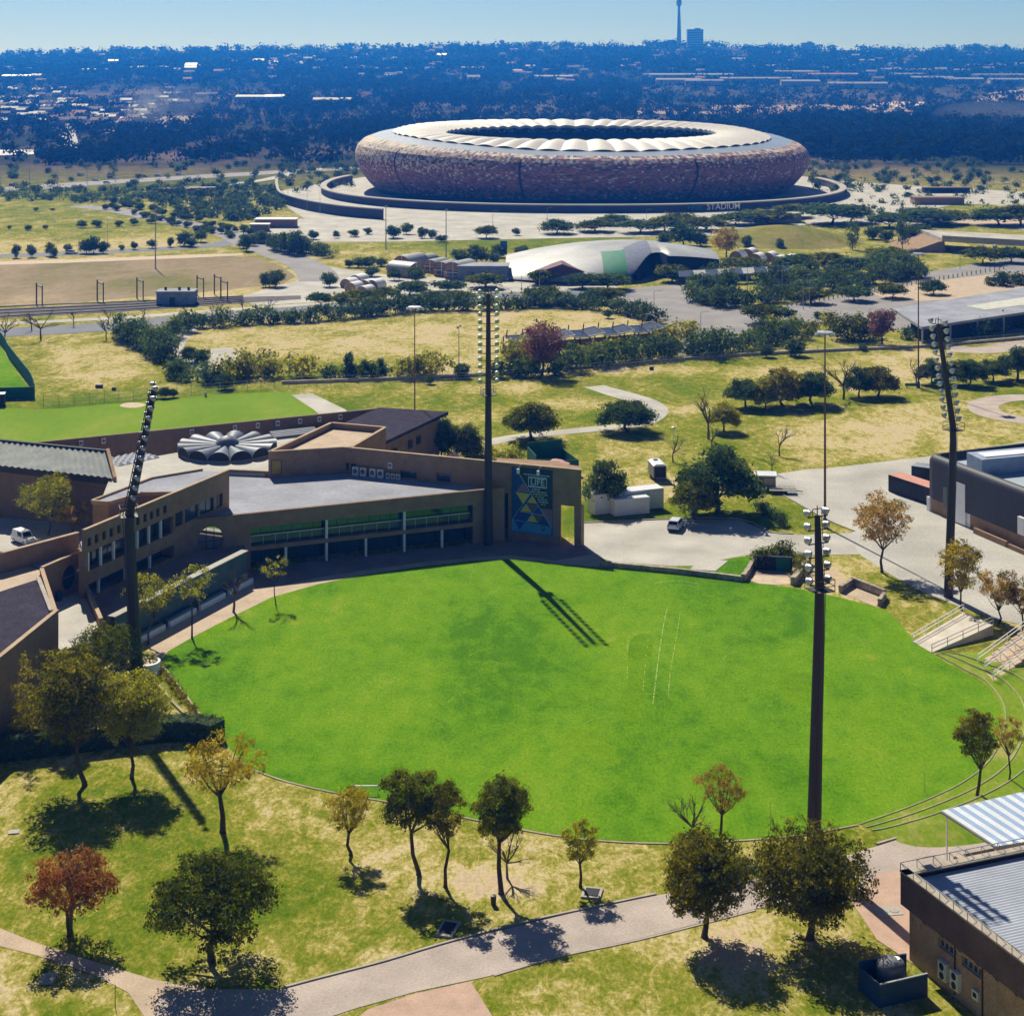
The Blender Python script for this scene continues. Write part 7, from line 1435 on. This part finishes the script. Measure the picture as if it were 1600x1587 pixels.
# planter by the left mast, flower bed kerbs, small things on the lawns
b = P(232, 1055); t = thing('white_planter', 'curved white planter wall at the foot of the left mast', 'planter', b); vs = []
for i in range(13): a = -1.9 + 2.6 * i / 12; vs += [(b.x + r * math.cos(a) - .5, b.y + r * math.sin(a) + .6, z) for r in (1.5, 1.75) for z in (0, 1.5)]
part('wall', MB().add(vs, [f for i in range(12) for f in ((i * 4, i * 4 + 4, i * 4 + 5, i * 4 + 1), (i * 4 + 2, i * 4 + 3, i * 4 + 7, i * 4 + 6), (i * 4 + 1, i * 4 + 5, i * 4 + 7, i * 4 + 3))] + [(0, 1, 3, 2), (48, 50, 51, 49)]), m_wcol, t); part('soil', MB().lathe([(.02, 1.2), (1.45, 1.2)], b + Vector((-.5, .6, 0)), 14), m_soil, t)
kb2 = MB(); curb(kb2, [(238, 1064), (252, 1078), (275, 1104), (288, 1116)], .3, .25); curb(kb2, [(248, 1032), (262, 1052), (290, 1088), (312, 1117)], .25, .22); struct('bed_kerb', kb2, m_edge)
def lid(px, py, w_, d, rz, label, inner=None, name='drain_cover'):
    p = P(px, py); t = thing(name, label, 'drain', p); mb = MB().box(p + Vector((0, 0, .0)), (w_, d, .16), rz); part('frame', mb, m_kerb, t); part('grate', MB().box(p + Vector((0, 0, .161)), (w_ * .72, d * .72, .02), rz), inner or m_dark, t)
lid(700, 1452, 1.5, 2.6, -.25, 'square drain with dark grate by the service road'); lid(925, 1396, 1.7, 1.9, -.2, 'square drain under the lone small tree'); lid(75, 1530, 1.1, 1.4, .1, 'round drain cover in the lawn below the footpath', m_kerb)
p = P(1388, 1424); t = thing('manhole_pair', 'pair of round manhole covers in a slab before the shed', 'manhole', p); part('slab', MB().box(p, (2.2, 1.5, .09), .15), m_conc, t)
for k in (-.5, .5): part('cover', MB().tube([p + Vector((k, k * .15, .09)), p + Vector((k, k * .15, .12))], .42, 16), m_kerb, t)
p = P(22, 1300); solo('loose_slab', MB().box(p, (1.0, .8, .1), .2), m_conc, 'pale loose slab on the lawn at the left', 'slab', p); p = P(571, 1413); p = P(771, 1413); solo('litter_bin', MB().lathe([(.02, 0), (.22, 0), (.26, .8), (.02, .85)], p, 10), m_frame, 'small dark litter bin in the shade of the three trees', 'bin', p); p = P(92, 938, 4.3); solo('blue_bin', MB().lathe([(.02, 0), (.32, 0), (.4, 1.1), (.02, 1.2)], p, 12), mat('bin_blue', (.01, .09, .22), .5), 'blue bin standing in the lit passage of the clubhouse', 'bin', p)
p = P(180, 1572); solo('thin_stake', MB().tube([p, p + Vector((0, 0, 1.7))], .03, 5), m_frame, 'thin dark stake in the lawn at the bottom left', 'stake', p)
p = P(572, 1240); t = thing('sight_frame', 'low white frame standing at the lower left edge of the oval', 'frame', p); part('bar', MB().bar(p + Vector((-1.2, 0, .8)), p + Vector((1.2, 0, .8)), .1), m_wcol, t); part('legs', MB().bar(p + Vector((-1.15, 0, 0)), p + Vector((-1.15, 0, .8)), .1).bar(p + Vector((1.15, 0, 0)), p + Vector((1.15, 0, .8)), .1), m_wcol, t)
for i, (x, y, lb) in enumerate([(1495, 601, 'green bench nearest the brown high mast'), (1455, 604, 'small green bench at the foot of the brown high mast'), (1500, 597, 'green bench under the dark trees at the right')]):
    p = P(x - 30, y + 2); t = thing('green_bench', lb, 'bench', p); part('seat', MB().box(p + Vector((0, 0, .4)), (3.0, .5, .08)), mat('bench_green', (.02, .22, .16), .6), t); part('backrest', MB().box(p + Vector((0, .25, .5)), (3.0, .06, .5)), MATS['bench_green'], t); part('leg', MB().box(p + Vector((-1.2, 0, 0)), (.1, .4, .4)), m_frame, t); part('leg', MB().box(p + Vector((1.2, 0, 0)), (.1, .4, .4)), m_frame, t)
# ------------------------------------------------------------------ vehicles
CAR = {}
def car_mesh(kind):
    if kind in CAR: return CAR[kind]
    L_, W_ = (4.4, 1.8); vanh = 1.9 if kind == 'van' else 1.68
    prof = [(-2.2, .35), (-2.2, .95), (-2.12, 1.07), (1.15, 1.07), (2.05, .92), (2.2, .7), (2.2, .35)]; n = len(prof)
    bm_ = MB().add([(x, s_ * W_ / 2, z) for s_ in (-1, 1) for x, z in prof], [tuple(range(n)), tuple(range(2 * n - 1, n - 1, -1))] + [(i, n + i, n + (i + 1) % n, (i + 1) % n) for i in range(n)])
    x0, x1, t0, t1 = -2.1, 1.25, (-2.0 if kind == 'van' else -1.75), .6; yb, yt = .86, .70
    lo = [Vector(v) for v in ((x0, -yb, 1.071), (x1, -yb, 1.071), (x1, yb, 1.071), (x0, yb, 1.071))]; hi = [Vector(v) for v in ((t0, -yt, vanh), (t1, -yt, vanh), (t1, yt, vanh), (t0, yt, vanh))]
    bm_.hexa(lo + hi); body = bm_.mesh('body'); g = MB(); cc_ = Vector((-.4, 0, 1.3))
    for i in range(4):
        j = (i + 1) % 4; nn2 = (lo[j] - lo[i]).cross(hi[i] - lo[i]).normalized(); q = []
        for u, v in ((.07, .14), (.93, .14), (.93, .84), (.07, .84)): q.append(lo[i].lerp(lo[j], u).lerp(hi[i].lerp(hi[j], u), v) + nn2 * .012)
        if kind == 'van' and i in (0, 2): q = [p for p in q]; q[0 if i == 0 else 1] = q[0 if i == 0 else 1].lerp(q[1 if i == 0 else 0], .55); q[3 if i == 0 else 2] = q[3 if i == 0 else 2].lerp(q[2 if i == 0 else 3], .5)
        g.add(q, [(0, 1, 2, 3)])
    ty, rm = [], []
    for x in (-1.35, 1.35):
        for s_ in (-1, 1): y = s_ * .8; ty.append(MB().tube([(x, y - .11, .34), (x, y + .11, .34)], .34, 14).mesh('tyre')); rm.append(MB().tube([(x, y + s_ * .111, .34), (x, y + s_ * .125, .34)], .2, 10).mesh('rim'))
    hl = [MB().box((2.2, s_ * .65, .72), (.06, .35, .16)).mesh('headlight') for s_ in (-1, 1)]; tl = [MB().box((-2.2, s_ * .72, .85), (.06, .22, .25)).mesh('tail_light') for s_ in (-1, 1)]; bp_ = MB().box((0, 0, .3), (4.46, 1.7, .2)).mesh('bumper'); CAR[kind] = (body, g.mesh('windows'), ty, rm, hl, tl, bp_); return CAR[kind]
def car(p, rz, col, label, kind='suv', name='parked_car', cat='car', group=None):
    body, g, ty, rm, hl, tl, bp_ = car_mesh(kind); t = thing(name, label, cat, p, group); t.rotation_euler = (0, 0, rz)
    m_ = MATS.get('paint_' + col) or mat('paint_' + col, {'silver': (.62, .66, .72), 'white': (.8, .8, .8), 'red': (.25, .04, .03), 'dark': (.04, .045, .05), 'blue': (.05, .12, .25)}[col], .3, .03, spec=.6, coat=1)
    b_ = body.copy() if body.materials else body; b_.materials.clear(); b_.materials.append(m_); link('body', b_, None, t)
    for me, m2, nm in [(g, mat('car_glass', (.012, .014, .017), .25, .02), 'windows'), (bp_, m_black, 'bumper')] + [(x, m_alu, 'headlight') for x in hl] + [(x, MATS['house_roof_red'], 'tail_light') for x in tl]:
        if not me.materials: me.materials.append(m2)
        link(nm, me, None, t)
    for a, b in zip(ty, rm):
        if not a.materials: a.materials.append(m_black); b.materials.append(m_alu)
        w_ = link('wheel', a, None, t); link('rim', b, None, w_)
    return t
car(P(1056, 826), 1.25, 'silver', 'silver car parked at the kerb of the car park'); car(P(37, 848), -.75, 'white', 'white van parked in the forecourt at the left', 'van', 'parked_van', 'van')
car(P(650, 473), .05, 'blue', 'dark blue car on the main road behind the centre mast top', name='car'); car(P(112, 397), .06, 'white', 'white car on the road between the dry fields', name='car')
for i, (x, y, c) in enumerate([(150, 281, 'white'), (173, 277, 'dark'), (225, 275, 'red'), (247, 274, 'silver'), (280, 272, 'white'), (20, 289, 'red'), (60, 291, 'white'), (167, 285, 'white')]): car(P(x, y + 2), .05, c, c + ' car on the hazy motorway' if c not in ('white', 'red') else 'white car on the hazy motorway' if c == 'white' else 'red car on the hazy motorway', name='car', group='cars on the motorway')
def box_trailer(p, rz, label):
    t = thing('box_trailer', label, 'trailer', p); t.rotation_euler = (0, 0, rz)
    def lp(nm, mb, m_, par=None): return link(nm, mb.mesh(nm), m_, par or t)
    lp('body', MB().box((0, 0, .55), (2.3, 4.6, 2.1)), mat('trailer_grey', (.20, .19, .18), .6)); lp('roof', MB().add([(-1.2, -2.4, 2.66), (1.2, -2.4, 2.66), (1.2, 2.4, 2.66), (-1.2, 2.4, 2.66), (-.7, -2.3, 2.95), (.7, -2.3, 2.95), (.7, 2.3, 2.95), (-.7, 2.3, 2.95)], [(4, 5, 6, 7), (0, 1, 5, 4), (1, 2, 6, 5), (2, 3, 7, 6), (3, 0, 4, 7)]), m_cont); lp('roof_vent', MB().box((-.1, 1, 2.96), (.7, .7, .12)), m_dark); lp('rear_door', MB().box((0, -2.32, .7), (1.9, .06, 1.8)), m_dark); lp('hitch', MB().bar((0, 2.3, .5), (0, 3.6, .45), .12), m_frame)
    for s_ in (-1, 1):
        for y in (-.5, .4): lp('wheel', MB().tube([(s_ * 1.05, y, .33), (s_ * 1.25, y, .33)], .33, 12), m_black)
box_trailer(P(1027, 747), .12, 'grey horse trailer with pale roof on the worn grass')
b = P(1200, 766); t = thing('kiosk', 'small white roofed booth beside the big dark tree', 'kiosk', b); part('wall', MB().box(b + Vector((-.2, 1.6, 0)), (3.2, 2.6, 2.3), -.1), mat('kiosk_grey', (.17, .17, .18), .7), t); part('roof', MB().box(b + Vector((-.2, 1.6, 2.31)), (3.8, 3.3, .2), -.1), m_cont, t); part('hatch', MB().box(b + Vector((.3, .2, .9)), (1.9, .1, 1.1), -.1), m_tan, t)
for x in (-1.6, 1.3): part('post', MB().bar(b + Vector((x, .1, 0)), b + Vector((x, .1, 2.3)), .12), m_wcol, t)
b = P(1224, 773); t = thing('flatbed_trailer', 'low flatbed trailer with mesh sides parked beside the booth', 'trailer', b); part('bed', MB().box(b + Vector((0, .9, .55)), (4.4, 1.9, .14), -.08), mat('trailer_steel', (.28, .27, .25), .7), t); sd_ = MB()
for y in (.0, 1.85):
    for z in (.9, 1.15): sd_.bar(b + Vector((-2.1, y, z)), b + Vector((2.1, y - .3, z)), .05)
    for k in range(6): sd_.bar(b + Vector((-2.1 + k * .84, y - k * .06, .6)), b + Vector((-2.1 + k * .84, y - k * .06, 1.15)), .05)
part('side_rail', sd_, m_gpole, t)
for y in (.05, 1.75):
    for x in (-.35, .4): part('wheel', MB().tube([b + Vector((x, y - .1, .32)), b + Vector((x, y + .1, .32))], .32, 12), m_black, t)
part('drawbar', MB().bar(b + Vector((2.2, .7, .5)), b + Vector((3.4, .6, .4)), .12), m_frame, t)
# small gear on the dry grass by the fence
for i, (x, y, w_, lb) in enumerate([(155, 606, 1.6, 'dark roller lying on the dry grass left of the mast top'), (178, 610, .8, 'dark tyre lying on the dry grass'), (1018, 578, 1.0, 'small sign box on the grass near the wire fence')]):
    p = P(x, y); t = thing('ground_roller' if i == 0 else 'tyre' if i == 1 else 'sign_box', lb, 'roller' if i == 0 else 'tyre' if i == 1 else 'sign', p); part('drum', MB().tube([p + Vector((-w_ / 2, 0, .4)), p + Vector((w_ / 2, 0, .4))], .4, 12), m_frame, t); part('handle', MB().bar(p + Vector((0, 0, .4)), p + Vector((.9, .2, .9)), .08), m_frame, t)
b = P(806 / 5 + 160, 620); t = thing('marker_post', 'short stone marker post on the lawn', 'post', b); part('post', MB().box(b, (.4, .4, .9)), m_stone, t); part('cap', MB().box(b + Vector((0, 0, .901)), (.5, .5, .1)), m_stone, t)
# ------------------------------------------------------------------ haze
hz = MB().box((0, 3040, -20), (10400, 7080, 345))
ho = link('haze', hz.mesh('haze')); ho['kind'] = 'stuff'
hm = bpy.data.materials.new('haze_air'); hm.use_nodes = True; nt = hm.node_tree
nt.nodes.remove(nt.nodes['Principled BSDF'])
pv = nt.nodes.new('ShaderNodeVolumePrincipled')
pv.inputs['Color'].default_value = HAZE_COL; pv.inputs['Absorption Color'].default_value = (1, 1, 1, 1)
pv.inputs['Density'].default_value = HAZE_D; pv.inputs['Anisotropy'].default_value = HAZE_G
nt.links.new(pv.outputs[0], nt.nodes['Material Output'].inputs['Volume'])
ho.data.materials.append(hm)
